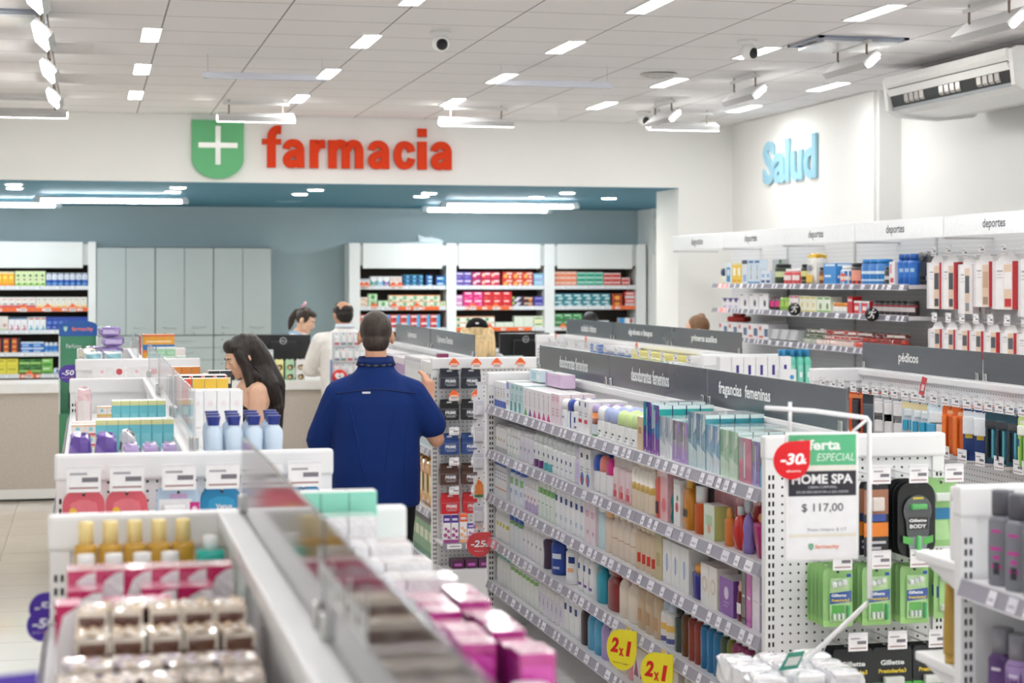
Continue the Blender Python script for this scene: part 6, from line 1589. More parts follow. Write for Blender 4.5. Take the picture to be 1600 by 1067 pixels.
# ================================================================== PRIME packs on the perforated end of the gondola behind
PY = 10.413
def prime(key, c, tx=True):
    ps = [('r', 0, 1, .7, .74, '#8c8f99'), ('l', .25, .75, .3, .09, 2, '#b9bcc4')]
    if tx:
        ps.append(('t', 'PRIME', .5, .52, .2, '#eef0f4', .56))
    return card(key, 'hanging_pack', 'small carton', .112, .098, c, ps + [('c', .5, .93, .07, '#d9dbe0')], [(.5, .4, .98, .76, c)], depth=.0001)
def primebox(key, c):
    k = (key,)
    if k not in K:
        w, h, d = .11, .1, .024
        mb = MB().box(-w / 2, w / 2, -d, 0, -h, -.02, c).plate([(-w / 2, -.024), (w / 2, -.024), (w / 2 - .004, .012), (-w / 2 + .004, .012)], -d * .55, -d * .45, c)
        y = -d - .0004
        mb.text('PRIME', .006, -.057, .017, y, '#eceef2', w=.062, bold=.03)
        mb.front(-.03, .042, -.074, -.0725, y, '#c9ccd4').front(-.02, .034, -.083, -.079, y, '#aeb2bc').front(-.054, .054, -.037, -.0358, y, '#9a9ea8').front(-.025, .03, -.045, -.042, y, '#8d919c')
        mb.plate([(-.016, -.002), (.016, -.002), (.012, .006), (-.012, .006)], -d * .57, -d * .55, '#d5d8de')
        for sx in (-1, 1):
            x = sx * (w / 2 + .0004)
            mb.quad((x, -d * .8, -h * .9), (x, -d * .2, -h * .9), (x, -d * .2, -h * .4), (x, -d * .8, -h * .4), '#7d818c')
        K[k] = Proto('hanging_pack', 'small carton', mb.mesh('hanging_pack', PAPER))
        K[k].d, K[k].w, K[k].h = d, w, h
    return K[k]
HP = hookproto('prime', .17, tw=.056, th=.04)
HPO = hookproto('primeo', .17, tw=.001, th=.001) if False else HP
PT2 = promo_proto(1.0)
cols = (2.035, 2.165, 2.285, 2.425)
hcol = ('by the slotted post', 'second from the slotted post', 'third from the slotted post', 'at the far post')
for r_, (z, c, nm, n) in enumerate(((1.338, '#1a1f30', 'blue black', 4), (1.158, '#15161b', 'jet black', 4), (.962, '#1d3f7e', 'navy blue', 4), (.788, '#4a2c22', 'dark brown', 4), (.622, '#c3202a', 'red', 3))):
    for ci, x in enumerate(cols):
        if ci > 1 and r_ > 0:
            continue
        place(HP, (x, PY, z), 0, 'hook for the %s PRIME packs, %s' % (nm, hcol[ci]), 'hooks of the PRIME packs')
        if r_ < 2:
            place(PT2, (x, PY - .187, z + .004), 0, 'orange house shaped tag over the %s PRIME packs, %s' % (nm, hcol[ci]), 'orange tags over the PRIME packs')
        if ci < 2:
            for k in range(n):
                place(primebox('prime' + nm, c), (x - .006 * (n - k), PY - .15 + .036 * k, z - .008), R(-6 if ci else 3), ('front', 'second', 'third', 'fourth')[k] + ' ' + nm + ' PRIME pack on the hook ' + hcol[ci], nm + ' PRIME packs')
sh = tag(MB().rbox(1.96, 2.54, 10.19, 10.41, .335, .352, '#e9e9eb').obj('end_shelf', METALP), 'low white shelf under the red PRIME packs', 'shelf')
rr = MB().box(1.96, 2.54, 10.18, 10.19, .315, .355, '#8f8c98')
for i in range(5):
    rr.front(1.985 + .11 * i, 2.07 + .11 * i, .322, .35, 10.1795, '#f1f0f3').front(2.0 + .11 * i, 2.06 + .11 * i, .333, .339, 10.179, '#8b8892')
rr.obj('price_rail', PLASTIC, sh)
def gel(key, c, c2, h):
    return carton(key, 'gel_box', 'box', .042, .045, h, '#f1eef2', [('r', 0, 1, .72, 1, c), ('r', .15, .85, .8, .88, '#d9d3ea'), ('c', .35, .5, .2, c2), ('c', .7, .42, .22, c2), ('c', .3, .28, .26, c2), ('c', .75, .2, .2, c2), ('r', 0, 1, 0, .12, c2)], side='#e6e0e8')
for i, (x, c, c2, h, nm) in enumerate(((1.99, '#4a2f8f', '#a8468f', .16, 'violet capped gel box by the slotted post'), (2.036, '#4a2f8f', '#a8468f', .16, 'violet capped gel box beside the orange capped one'), (2.085, '#ee6a2c', '#f2b78f', .165, 'tall orange capped gel box'), (2.13, '#5a3f9c', '#b06aa0', .11, 'short violet capped gel box'), (2.178, '#ee7a3c', '#f2c2a0', .11, 'short orange capped gel box'))):
    place(gel('gel%d' % i, c, c2, h), (x, 10.23, .3525), 0, nm + ' under the red packs', 'gel boxes')
for i in range(3):
    place(carton('plum', 'gel_box', 'box', .07, .1, .05, '#5a2350', [('r', .2, .8, .3, .6, '#c85fc0')], side='#431a3c', top='#6a2f5c'), (2.06 + .078 * i, 10.28, .2), 0, nth(i) + ' plum carton on the stand below the gel boxes', 'plum cartons')
tag(MB().rbox(1.97, 2.55, 10.19, 10.395, .0, .2, '#d9d9dc').obj('end_plinth', METALP), 'white base block under the plum cartons', 'shelf')
# left face of that gondola: slim cartons, pale boxes, orange pouches, green boxes
def c2row(ya, yb, n, z, mk, desc, where, stacks=1, rows=1, rz=R(-90)):
    pt = (ya - yb) / n
    p = mk(pt * .96)
    run(p, (1.965 + p.d / 2, ya - pt / 2, z + .0006), (0, -pt, 0), n, desc, where, rz=rz, stack=(0, 0, p.h + .0006), stacks=stacks, rows=rows, back=(p.d + .004, 0, 0), group=desc + ', suplementos gondola')
SU = 'from the counter, suplementos gondola'
c2row(13.1, 12.0, 10, 1.1905, ct('u1', .17, '#e9e6ee', [('r', 0, 1, .7, .9, '#9a86bf'), ('r', .2, .8, .3, .5, '#c7b9d8')], d=.06), 'white and lilac carton', SU, rows=2)
c2row(11.98, 11.5, 6, 1.1905, ct('u2', .16, '#ece3ea', [('r', 0, 1, .35, .75, '#b08fbf'), ('r', .1, .5, .1, .25, '#7a5fa0')], d=.06, side='#c9a9cf'), 'mauve carton', SU, rows=2)
c2row(11.48, 10.9, 9, 1.1905, ct('u3', .185, '#f1f0f2', [('r', .2, .8, .2, .26, '#c9505a'), ('r', .3, .7, .6, .8, '#d9d6de'), ('r', .1, .4, .85, .95, '#5a4a8a')], d=.06), 'slim white carton', SU, rows=2)
c2row(10.88, 10.5, 5, 1.1905, ct('u4', .175, '#eef0f0', [('r', .3, .8, .3, .6, '#23315f'), ('r', 0, 1, .0, .15, '#e0b98a')], d=.06, side='#e6e0d4'), 'white carton with navy patch', SU, rows=2)
place(carton('u5', 'cosmetic_box', 'box', .07, .06, .05, '#8a2f5c', [('r', .2, .8, .3, .6, '#c97aa0')], top='#8a2f5c'), (2.04, 10.6, 1.366), R(-90), 'small wine red carton on top of the navy patched cartons')
c2row(13.1, 10.5, 22, .8605, ct('u6', .2, '#cfe0e4', [('r', 0, 1, .5, .8, '#a9c9d2'), ('r', .2, .8, .2, .3, '#e9f1f2')], d=.07), 'pale teal box', SU)
c2row(12.3, 10.5, 12, .5005, lambda w: pouch('u7', 'food_pouch', 'pouch', w, .11, .27, '#e89a3a', '#f4cf7a', band='#f6e3b4'), 'orange food pouch', SU)
c2row(12.3, 10.5, 12, .2005, ct('u8', .2, '#7fb08a', [('r', .1, .9, .5, .8, '#dfe9d0'), ('r', 0, 1, 0, .2, '#4a8a6a')], d=.09), 'green and white box', SU)
# strip of packs hung at the near post of the deodorant gondola's far end
cs = tag(MB().box(1.868, 1.880, 8.79, 8.794, .55, 1.36, '#e6e6ea').obj('clip_strip', PLASTIC), 'narrow plastic clip strip of small packs at the far deodorant gondola corner', 'clip strip') if False else None
def clip_strip():
    o = tag(MB().box(-.012, .012, -.002, .002, -.85, 0, '#e9e9ee').box(-.02, .034, -.003, .003, -.004, .012, '#dcdce2').obj('clip_strip', PLASTIC, None, (1.872, 8.762, 1.34)), 'narrow clip strip of small packs at the far corner of the deodorants', 'clip strip')
    for i in range(6):
        z = 1.27 - .13 * i
        p = card('cs%d' % (i == 3), 'hanging_pack', 'small pack', .055, .1, '#eceaee' if i != 3 else '#f1efee', [('r', .1, .9, .7, .9, '#d5d3dc'), ('r', .1, .9, .1, .2, '#c9c6d2')] if i != 3 else [('p', [(.1, .25), (.9, .25), (.75, .8), (.4, .95)], '#ee7a2c'), ('r', .1, .9, .05, .2, '#5f9a6a')], [(.5, .45, .7, .5, '#e6e4ea' if i != 3 else '#ef8a3a')])
        place(p, (1.866, 8.752, z), R(-4), nth(i) + ' small hanging pack from the top of the clip strip', 'packs on the clip strip')
clip_strip()
# ================================================================== gauze and wipes gondola (beyond the fragancias sign)
def r2row(ya, yb, n, z, mk, desc, x=3.66, stacks=1, rows=1, rz=R(-90), where='from the counter, gauze gondola'):
    pt = (ya - yb) / n
    p = mk(pt * .96)
    run(p, (x + p.d / 2, ya - pt / 2, z + .0006), (0, -pt, 0), n, desc, where, rz=rz, stack=(0, 0, p.h + .0006), stacks=stacks, rows=rows, back=(p.d + .004, 0, 0), group=desc + ', gauze gondola')
ZG = 1.2005
r2row(14.55, 14.0, 5, ZG, lambda w: pouch('w1', 'pad_pack', 'wrapped pack', w, .08, .09, '#3a2f3f', '#b9a9c0'), 'black and grey soft pack')
r2row(13.98, 13.4, 5, ZG, lambda w: pouch('w2', 'pad_pack', 'wrapped pack', w, .08, .09, '#5a2f86', '#e9e2f0'), 'purple and white soft pack')
r2row(13.38, 13.1, 2, ZG, lambda w: pouch('w3', 'pad_pack', 'wrapped pack', w, .08, .1, '#ee7a3c', '#f2c9a9'), 'orange soft pack')
r2row(13.08, 12.7, 3, ZG, ct('w4', .1, '#a9d3e2', [('r', .1, .9, .3, .6, '#dceef3')], d=.08), 'pale blue box')
r2row(12.68, 12.0, 6, ZG, ct('w5', .1, '#e6edf4', [('r', 0, 1, .35, .65, '#2f6fb8'), ('r', .1, .6, .75, .85, '#8fb3d9')], d=.08), 'white box with blue band')
r2row(11.98, 11.45, 8, ZG, bt('w6', .13, '#e9e9d0', 'slim', cap=('cyl', .7, .2, '#d9dca0'), d=.05, bands=[(0, .3, '#b98ab8')], name='lotion_bottle'), 'pale yellow bottle with mauve foot')
r2row(11.43, 11.1, 3, ZG, ct('w7', .12, '#eef1ef', [('r', 0, .4, 0, 1, '#3f9a8a'), ('c', .7, .5, .14, '#7a3f86')], d=.08), 'white and green box')
r2row(11.08, 10.56, 4, ZG, ct('w8', .085, '#e3ebf5', [('r', 0, 1, .1, .5, '#2a5fae'), ('r', .1, .8, .6, .8, '#c9505a')], d=.08), 'white blue and red box', stacks=1)
r2row(13.6, 13.35, 2, ZG, ct('w9', .16, '#2f6fc0', [('c', .5, .5, .25, '#8fb9e6')], d=.07), 'bright blue carton', x=3.78)
r2row(13.2, 12.5, 4, ZG, ct('w10', .165, '#eef0f4', [('r', 0, 1, .5, .75, '#2f5fa8')], d=.07), 'tall white carton with blue word', x=3.78)
r2row(12.48, 11.3, 9, ZG, ct('w11', .15, '#f2e55a', [('r', .1, .9, .3, .6, '#efe9b0')], d=.07, top='#f4ec7a'), 'yellow carton', x=3.78)
r2row(11.28, 10.6, 7, ZG, ct('w12', .16, '#f0f1f2', [('r', .2, .8, .4, .5, '#c9ccd6')], d=.07), 'plain white gauze box', x=3.78)
HG = hookproto('gz', .22, tw=.075, th=.05)
for i in range(14):
    place(HG, (3.868, 14.3 - .27 * i, 1.325), R(-90), nth(i) + ' wire hook with price plate from the counter, gauze gondola', 'hooks on the gauze gondola')
for i, y in enumerate((14.1, 13.2, 11.9)):
    place(PT2, (3.635, y, 1.372), R(-90), nth(i) + ' orange house shaped tag from the counter, gauze gondola', 'orange tags on the gauze gondola')
es2 = tag(MB().rbox(3.62, 4.44, 10.12, 10.47, 1.205, 1.222, '#eeeeef').obj('end_shelf', METALP), 'white shelf on the gauze gondola end holding white boxes and teal bottles', 'shelf')
for i in range(6):
    place(carton('ibx%d' % bool(i), 'cream_box', 'box', .072, .06, .175, '#efeff0', [('r', .38, .62, .38, .72, '#3b2f86') if i else ('r', .38, .62, .38, .4, '#d9d9dd'), ('r', .2, .8, .12, .16, '#b9b6cf')], side='#e6e6e8'), (3.66 + .075 * i, 10.22, 1.2226), 0, nth(i) + ' white box with purple square from the slotted post, gauze gondola end', 'white boxes with purple squares')
place(carton('wsq', 'cream_box', 'box', .095, .05, .1, '#f1f2f4', [('c', .7, .55, .14, '#3f9ad6'), ('r', .1, .6, .12, .2, '#3f86c9')]), (4.035, 10.16, 1.2226), 0, 'low white box with a blue dot before the teal bottles')
for i in range(8):
    place(bottle('teal', 'mouthwash_bottle', 'bottle', .046, .046, .215, '#6fd0b8', 'round', cap=('cyl', .62, .2, '#2f86b8'), m=PLASTIC, lab=(.1, .7, .8, '#8fdcc8', [(.3, .6, -.5, .5, '#eef6f4')])), (4.05 + .05 * (i % 4), 10.25 + .055 * (i // 4), 1.2226), 0, nth(i % 4) + ' teal bottle with blue cap from the white boxes, ' + ('front' if i < 4 else 'back') + ' file', 'teal bottles with blue caps')
for i in range(2):
    place(pouch('aqp', 'wipes_pack', 'pouch', .1, .06, .1, '#5fcab0', '#a9e6d6', band='#dff4ee'), (4.295 + .105 * i, 10.25, 1.2226), 0, ('aqua pouch beside the teal bottles', 'aqua pouch at the outer end of the gauze gondola shelf')[i], 'aqua pouches')
# ================================================================== insoles, brushes and toothbrushes under the pedicos sign
HR = hookproto('rz', .25, tw=.066, th=.046)
def sole(key, c1, c2, card_c):
    return card(key, 'insole_pack', 'insole pack', .085, .175, card_c, [('r', .1, .9, .88, .98, '#f1f0f2')], [(.5, .68, .62, .42, c1), (.5, .3, .55, .44, c1), (.5, .5, .64, .24, c2)], depth=.014)
items = [
    (card('sx1', 'insole_pack', 'insole pack', .09, .18, '#6f6c74', [('r', .1, .9, .1, .5, '#4a474f'), ('r', .2, .6, .6, .8, '#c9c6cc')], [(.5, .5, .7, .6, '#8d8a92')]), 'grey insole pack', (8.60, 8.47, 8.36)),
    (card('sx2', 'insole_pack', 'insole pack', .105, .19, '#e2571f', [('r', .18, .62, .05, .9, '#23232a'), ('r', .24, .5, .2, .75, '#d9d6d4'), ('r', 0, 1, .9, 1, '#ef8a4f')], [(.4, .5, .3, .7, '#3a3a42')]), 'orange and black insole pack', (8.22,)),
    (card('sx3', 'insole_pack', 'insole pack', .09, .18, '#3a3f46', [('r', .1, .9, .2, .7, '#6f7a80')], [(.5, .5, .7, .6, '#55606a')]), 'charcoal insole pack', (8.08,)),
    (sole('sx4', '#eceaea', '#2b2b30', '#b9b6ba'), 'white insole pair with black middle', (7.97, 7.86, 7.76)),
    (card('sx5', 'gel_pad_pack', 'gel pad pack', .085, .16, '#cfd9e2', [('r', 0, 1, .8, 1, '#e8d9a9'), ('c', .5, .6, .16, '#2f5fae')], [(.3, .35, .3, .3, '#2aa0c6'), (.7, .35, .3, .3, '#2aa0c6'), (.5, .7, .5, .2, '#e6edf2')]), 'blue gel pad pack', (7.65, 7.55, 7.47)),
    (card('sx6', 'sponge_pack', 'sponge pack', .12, .19, '#d5e3ea', [('c', .4, .78, .2, '#f1efe6'), ('c', .65, .8, .1, '#d8643a'), ('r', .05, .5, .05, .45, '#3f9ac6')], [(.3, .35, .35, .5, '#4fa6cf'), (.68, .35, .35, .5, '#f0efe9'), (.5, .75, .6, .25, '#e9eef0')], depth=.03), 'blue and white foot sponge pack', (7.36,)),
    (card('sx7', 'brush_pack', 'brush pack', .085, .2, '#e26a1f', [('r', .2, .8, .1, .8, '#c9561a'), ('r', .3, .7, .82, .94, '#f2c29a')], [(.3, .45, .25, .8, '#e8762a'), (.7, .45, .25, .8, '#d9621c')], depth=.03), 'orange brush pack', (7.25, 7.15)),
    (card('sx8', 'brush_pack', 'brush pack', .085, .21, '#26407c', [('r', 0, 1, .65, 1, '#dfe3e8'), ('r', .1, .5, .45, .58, '#e6c23a'), ('r', .1, .9, .1, .35, '#1d3570')], [(.5, .72, .8, .36, '#e6e9ee')], depth=.028), 'navy pack with clear top', (7.05, 6.95)),
    (card('sx9', 'razor_pack', 'razor pack', .09, .2, '#1f4a5c', [('r', .1, .9, .6, .8, '#2f8fae'), ('r', .2, .7, .3, .45, '#e6d24a')], [(.3, .4, .12, .6, '#2b2d33'), (.6, .4, .12, .6, '#5aa9bd'), (.5, .8, .6, .16, '#2b2d33')], depth=.03), 'teal and black razor card', (6.86, 6.77, 6.68)),
    (card('sx10', 'toothbrush_pack', 'toothbrush pack', .1, .2, '#c7dc8f', [('r', 0, 1, .45, .6, '#2a4f9c'), ('r', .1, .5, .12, .3, '#e6c84a'), ('r', .1, .9, .85, .97, '#eef2e0')], [(.3, .35, .1, .6, '#7fb84a'), (.5, .35, .1, .6, '#e9efdc'), (.7, .35, .1, .6, '#7fb84a'), (.5, .78, .7, .2, '#eef2e6')], depth=.03), 'green toothbrush card', (6.58, 6.47, 6.36, 6.25, 6.14, 6.03, 5.9)),
]
hn = 0
for p, d, ys in items:
    for j, y in enumerate(ys):
        place(HR, (3.867, y, 1.306), R(-90), nth(hn) + ' wire hook with price plate from the slotted post, under the pedicos sign', 'hooks under the pedicos sign')
        hn += 1
        for k in range(4):
            place(p, (3.867 - .235 + .055 * k, y, 1.299), 0, (nth(j) + ' ' if len(ys) > 1 else '') + d + ', ' + ('outer', 'second', 'third', 'inner')[k] + ' on its hook under the pedicos sign', d + 's', rot=(0, 0, R(-58) + random.uniform(-.2, .2)))
HM = hookproto('rz2', .25, tw=.08, th=.05)
for i in range(9):
    place(HM, (3.867, 7.25 - .16 * i, 1.075), R(-90), nth(i) + ' empty wire hook of the lower row under the toothbrushes', 'lower hooks under the pedicos sign')
tag(MB().add([(0, 0, 0), (0, -.05, 0), (0, -.075, .085), (0, -.025, .085)], [(0, 1, 2, 3)], '#d2404a').add([(-.001, -.02, .02), (-.001, -.045, .02), (-.001, -.055, .05), (-.001, -.03, .05)], [(0, 1, 2, 3)], '#f2dcdc').obj('promotion_tag', PAPER, None, (3.601, 7.5, 1.345), (.15, 0, 0)), 'small red tilted tag over the gel pad hooks', 'promotion tag')
# ================================================================== wall shelves: sports goods
def wrow(z, ya, yb, n, mk, desc, rows=1, stacks=1, dx=0, where=None, gap=.95):
    pt = (ya - yb) / n
    p = mk(pt * gap)
    tier = {1.82: 'upper', 1.62: 'middle', 1.39: 'lower'}[z]
    run(p, (5.09 + dx + p.d / 2, ya - pt / 2, z + .0006), (0, -pt, 0), n, desc, where or (('from the counter, ' if n > 1 else 'on the ') + tier + ' deportes shelf'), rz=R(-90) if not p.parts or p.boxy else R(-50), stack=(0, 0, p.h + .0006), stacks=stacks, rows=rows, back=(p.d + .004, 0, 0), group=desc + ', %s deportes shelf' % tier)
def tubp(key, h, body, kind='can', cap=('cyl', .92, .16, '#1f2023'), name='supplement_tub', mw=.13, **kw):
    return lambda w: bottle(key, name, 'tub', min(w, mw), min(w, mw), h, body, kind, cap=cap, n=18, **kw)
wrow(1.82, 14.38, 14.2, 1, lambda w: bottle('rnd', 'massager', 'device', .09, .05, .13, '#e9e4d0', 'jar', cap=('ball', .9, .5, '#26364f')), 'cream device with round navy head')
wrow(1.82, 14.18, 14.03, 1, ct('q1', .17, '#dfeaf2', [('r', .2, .8, .1, .8, '#2a7fae'), ('c', .5, .55, .2, '#dfeaf2')], d=.08), 'white and blue tall box')
wrow(1.82, 14.02, 13.80, 2, ct('q2', .172, '#f0c93c', [('r', .2, .8, .4, .75, '#f2efdf'), ('r', .1, .9, .1, .2, '#d99a2a'), ('r', 0, 1, .9, 1, '#e6dfae')], d=.08, side='#f2d96a'), 'yellow and white box')
wrow(1.82, 13.79, 13.66, 1, ct('q3', .19, '#d9dfe6', [('r', 0, 1, .84, 1, '#26304f'), ('r', .2, .8, .1, .4, '#8fb0cf')], d=.08), 'pale box with navy head')
wrow(1.82, 13.65, 13.38, 2, ct('q4', .192, '#cfdce8', [('c', .5, .45, .2, '#eef2f5'), ('p', [(.4, .2), (.6, .2), (.55, .8), (.45, .8)], '#8a939c'), ('r', .1, .9, .86, .96, '#3f6fae'), ('r', 0, 1, 0, .1, '#4a86c0')], d=.06), 'pale blue blister with metal clip')
wrow(1.82, 13.36, 13.15, 1, ct('q5', .19, '#b9bfc0', [('c', .5, .6, .2, '#6a2038'), ('r', .7, 1, .4, 1, '#3f7a4a'), ('r', 0, 1, 0, .4, '#a9b0b4')], d=.06), 'grey box with a wine red picture', dx=.09)
wrow(1.82, 13.37, 13.16, 2, ct('q6', .105, '#dfe6f0', [('r', .1, .9, .1, .3, '#26407c'), ('r', .2, .8, .5, .75, '#8fb3d9')], d=.06), 'small white and blue box')
wrow(1.82, 13.14, 12.97, 1, tubp('j1', .155, '#2b3a2a', lab=(.1, .9, 1.4, '#3a4a2f', [(.4, .8, -.9, .9, '#c9d3a0'), (0, .12, -1, 1, '#1b1f1b')])), 'black jar with olive label')
wrow(1.82, 12.95, 12.62, 2, tubp('j2', .115, '#c9454a', cap=('cyl', .8, .2, '#eceaea'), lab=(.1, .9, 1.4, '#d25055', [(.3, .8, -.9, .2, '#f0e2e0')])), 'red jar with white lid')
wrow(1.82, 12.60, 12.47, 1, tubp('j3', .15, '#23241f', lab=(.1, .9, 1.4, '#2c2c26', [(.45, .85, -.8, .8, '#d9d28a'), (.1, .2, -.8, .8, '#8f8a55')])), 'black jar with pale yellow label')
def bigbag(w):
    k = ('bigbag',)
    if k not in K:
        mb = lumpy(MB(), .16, .11, .215, '#f1efe9', 'bb', '#f7f4ec')
        mb2 = lumpy(MB(), .155, .105, .06, '#e9b92a', 'b2', '#f2cc4a', z0=.165)
        mb3 = MB().front(-.06, .06, .01, .07, -.062, '#e9b92a').front(-.05, .04, .1, .14, -.062, '#8a8f9c').front(-.05, .05, .012, .02, -.0625, '#c9a02a')
        K[k] = Proto('protein_bag', 'bag', mb.mesh('protein_bag', FILM), [('seal', mb2.mesh('seal', FILM), []), ('label', mb3.mesh('label', PAPER), [])])
        K[k].d, K[k].w, K[k].h, K[k].boxy = .11, .16, .22, 1
    return K[k]
wrow(1.82, 12.46, 12.28, 1, bigbag, 'large white bag with yellow top and foot')
wrow(1.82, 12.25, 12.14, 1, tubp('j4', .125, '#3a2418', lab=(.1, .8, 1.4, '#8a4a20', [(.3, .7, -.8, .8, '#d9a05a')])), 'brown black jar with amber label')
wrow(1.82, 12.13, 11.90, 1, ct('q7', .15, '#2f86cf', [('r', .1, .9, .86, .96, '#d5e6f4'), ('r', .1, .6, .35, .45, '#e9f1f7')], d=.13, side='#2f8ad2', sp=[(.1, .9, .86, .96, '#d5e6f4'), (.1, .7, .3, .42, '#eef4f8')]), 'square sky blue tub')
wrow(1.82, 11.89, 11.74, 1, tubp('j5', .13, '#d9dfe6', cap=('cyl', .8, .2, '#eceef0'), lab=(.05, .9, 1.4, '#2f7fc4', [(.2, .8, -1.2, 0, '#d8503a'), (.3, .6, -.6, .4, '#f2efe6')])), 'blue and red jar with white lid')
wrow(1.82, 11.72, 11.54, 1, tubp('j6', .15, '#2a2a2e', lab=(.02, .98, 1.5, '#d9483a', [(.2, .8, -.5, .3, '#f0a08a'), (.1, .3, .5, 1, '#f4e6da')])), 'tall orange red tub with black lid')
wrow(1.82, 11.52, 11.16, 3, tubp('j7', .172, '#2878c4', cap=('cyl', .9, .16, '#2f86cf'), lab=(.02, .98, 1.5, '#2f80c8', [(.5, .64, -.8, .6, '#dcebf6'), (.15, .25, -.7, .3, '#bfdaf0')])), 'broad blue canister')
wrow(1.82, 11.15, 11.04, 1, tubp('j8', .12, '#2b2c30', lab=(.1, .9, 1.4, '#34353a', [(.3, .6, -.9, .9, '#c9c9cc')])), 'black jar with grey lettering')
wrow(1.82, 11.035, 10.95, 1, ct('q8', .15, '#ece9ea', [('r', .2, .8, .1, .3, '#c9303c'), ('r', .1, .5, .5, .9, '#d9a0a8')], d=.07), 'white and red slim box')
wrow(1.82, 10.94, 10.70, 3, bt('shk', .2, '#1f62b8', 'waist', cap=('cyl', .8, .18, '#1a56a6'), d=.075, name='shaker_bottle', lab=(.3, .8, 1, '#2a72c8', [(.4, .7, -.4, .4, '#a9cbea')])), 'blue shaker bottle')
wrow(1.82, 10.95, 10.72, 1, lambda w: pouch('net', 'mesh_bag', 'bag', .2, .1, .21, '#3f4248', '#8f9298'), 'dark mesh bag behind the shaker bottles', dx=.12)
wrow(1.62, 14.25, 13.86, 3, ct('y1', .085, '#eeeaf0', [('p', [(0, 1), (1, 1), (.5, .55)], '#3f2f7c'), ('r', .2, .8, .1, .3, '#b9b3cf')], d=.09), 'white box with purple flap')
wrow(1.62, 13.85, 13.2, 3, ct('y2', .128, '#ecebed', [('c', .62, .4, .13, '#5a5f68'), ('c', .66, .34, .08, '#23272d'), ('r', .1, .4, .85, .92, '#8d8a92')], d=.11, side='#e0dfe2'), 'white monitor box with dark cuff picture')
wrow(1.62, 13.18, 12.98, 2, lambda w: pouch('y3', 'bar_pack', 'pouch', w, .06, .1, '#2b1f28', '#d82f7c', band='#e0408a'), 'black pouch with pink label')
wrow(1.62, 12.97, 12.80, 2, lambda w: pouch('y4', 'bar_pack', 'pouch', w, .06, .105, '#8fc24a', '#2b3324', band='#b9dc6a'), 'lime green pouch')
wrow(1.62, 12.78, 12.6, 2, ct('y5', .118, '#f0eaea', [('r', 0, 1, 0, .3, '#c9303c'), ('c', .5, .45, .2, '#d9808a'), ('r', .1, .9, .85, .95, '#d9505a')], d=.09), 'white and red tea box')
wrow(1.62, 12.58, 12.26, 3, ct('y6', .115, '#f2f0dc', [('r', 0, 1, 0, .12, '#d9c84a'), ('c', .5, .45, .2, '#e0d08a'), ('r', .1, .9, .84, .95, '#c9b93a')], d=.09), 'white and yellow tea box')
wrow(1.62, 12.25, 12.0, 2, ct('y7', .112, '#eaf0e0', [('r', 0, 1, 0, .14, '#7fb84a'), ('c', .55, .4, .2, '#7a9a5a'), ('r', .1, .9, .84, .95, '#6fa83a')], d=.09), 'white and green tea box')
wrow(1.62, 11.98, 11.72, 4, tubp('y8', .075, '#e9e6df', cap=('cyl', .9, .35, '#ee9a4a'), bands=[(0, .3, '#c9ccd2')]), 'small jar with orange lid')
wrow(1.62, 11.71, 11.62, 1, ct('y9', .12, '#c9242c', [('r', .1, .9, .7, .85, '#f0dada')], d=.07), 'upright red box')
wrow(1.62, 11.60, 11.34, 2, ct('y10', .09, '#d8353c', [('r', .1, .6, .3, .6, '#f2e3e0'), ('r', .7, 1, 0, 1, '#9fb9d6'), ('r', 0, 1, .85, 1, '#f0ecea')], d=.1), 'wide red and white box')
wrow(1.62, 11.32, 10.72, 7, tubp('y11', .1, '#26262b', lab=(.1, .85, 1.4, '#35262b', [(.3, .75, -.8, .5, '#c9c2c2'), (.8, .95, -1, 1, '#a02a36')])), 'small black jar')
wrow(1.39, 14.35, 13.2, 5, ct('z1', .12, '#ecebed', [('r', .1, .3, .6, .85, '#d9505a'), ('r', .6, .95, .2, .7, '#5a6f8f'), ('r', .1, .5, .1, .25, '#d8705a')], d=.16), 'white blood pressure monitor box')
wrow(1.39, 13.16, 12.6, 3, ct('z2', .09, '#c3c6c8', [('p', [(0, 0), (.6, 0), (1, 1), (.3, 1)], '#e9ecee'), ('r', 0, 1, 0, .14, '#3a3b40')], d=.14, top='#d9dcdd', m=FILM), 'silver display box')
for key, ya, n, c, c2, nm in (('z3', 12.58, 6, '#5a6a4a', '#b9bfae', 'olive foil bar'), ('z4', 12.25, 10, '#c7302a', '#f0d9cf', 'red foil bar'), ('z5', 11.62, 12, '#7a2420', '#d84a3a', 'dark red foil bar')):
    for i in range(n):
        for k in range(2):
            p = pouch(key + str(k), 'snack_bar', 'snack bar', .125, .055, .036, c if (i + k) % 2 else c2, c2)
            place(p, (5.14 + .07 * k, ya - .057 * i, 1.391 + .0), R(-90) + random.uniform(-.25, .25), nth(i) + ' ' + nm + ' from the counter, ' + ('outer' if k == 0 else 'inner') + ' file, lower deportes shelf', nm + 's')
        p = pouch(key + 'u', 'snack_bar', 'snack bar', .125, .055, .036, c2 if i % 3 == 0 else c, c)
        place(p, (5.17, ya - .057 * i - .02, 1.4275), R(-90) + random.uniform(-.5, .5), nth(i) + ' ' + nm + ' from the counter, lying on top, lower deportes shelf', nm + 's')
        if i % 2:
            p = pouch(key + 'v', 'snack_bar', 'snack bar', .125, .055, .036, c, '#f2ebe4')
            place(p, (5.165, ya - .057 * i + .01, 1.464), R(-90) + random.uniform(-.6, .6), nth(i) + ' ' + nm + ' from the counter, topmost of the heap', nm + 's')
wrow(1.39, 10.93, 10.6, 1, ct('z6', .1, '#2a1210', [('t', 'PROTEIN', .5, .5, .3, '#d8402a', .7), ('r', 0, 1, .85, 1, '#c7302a')], d=.12, side='#3a1512'), 'black and red protein carton') if False else None
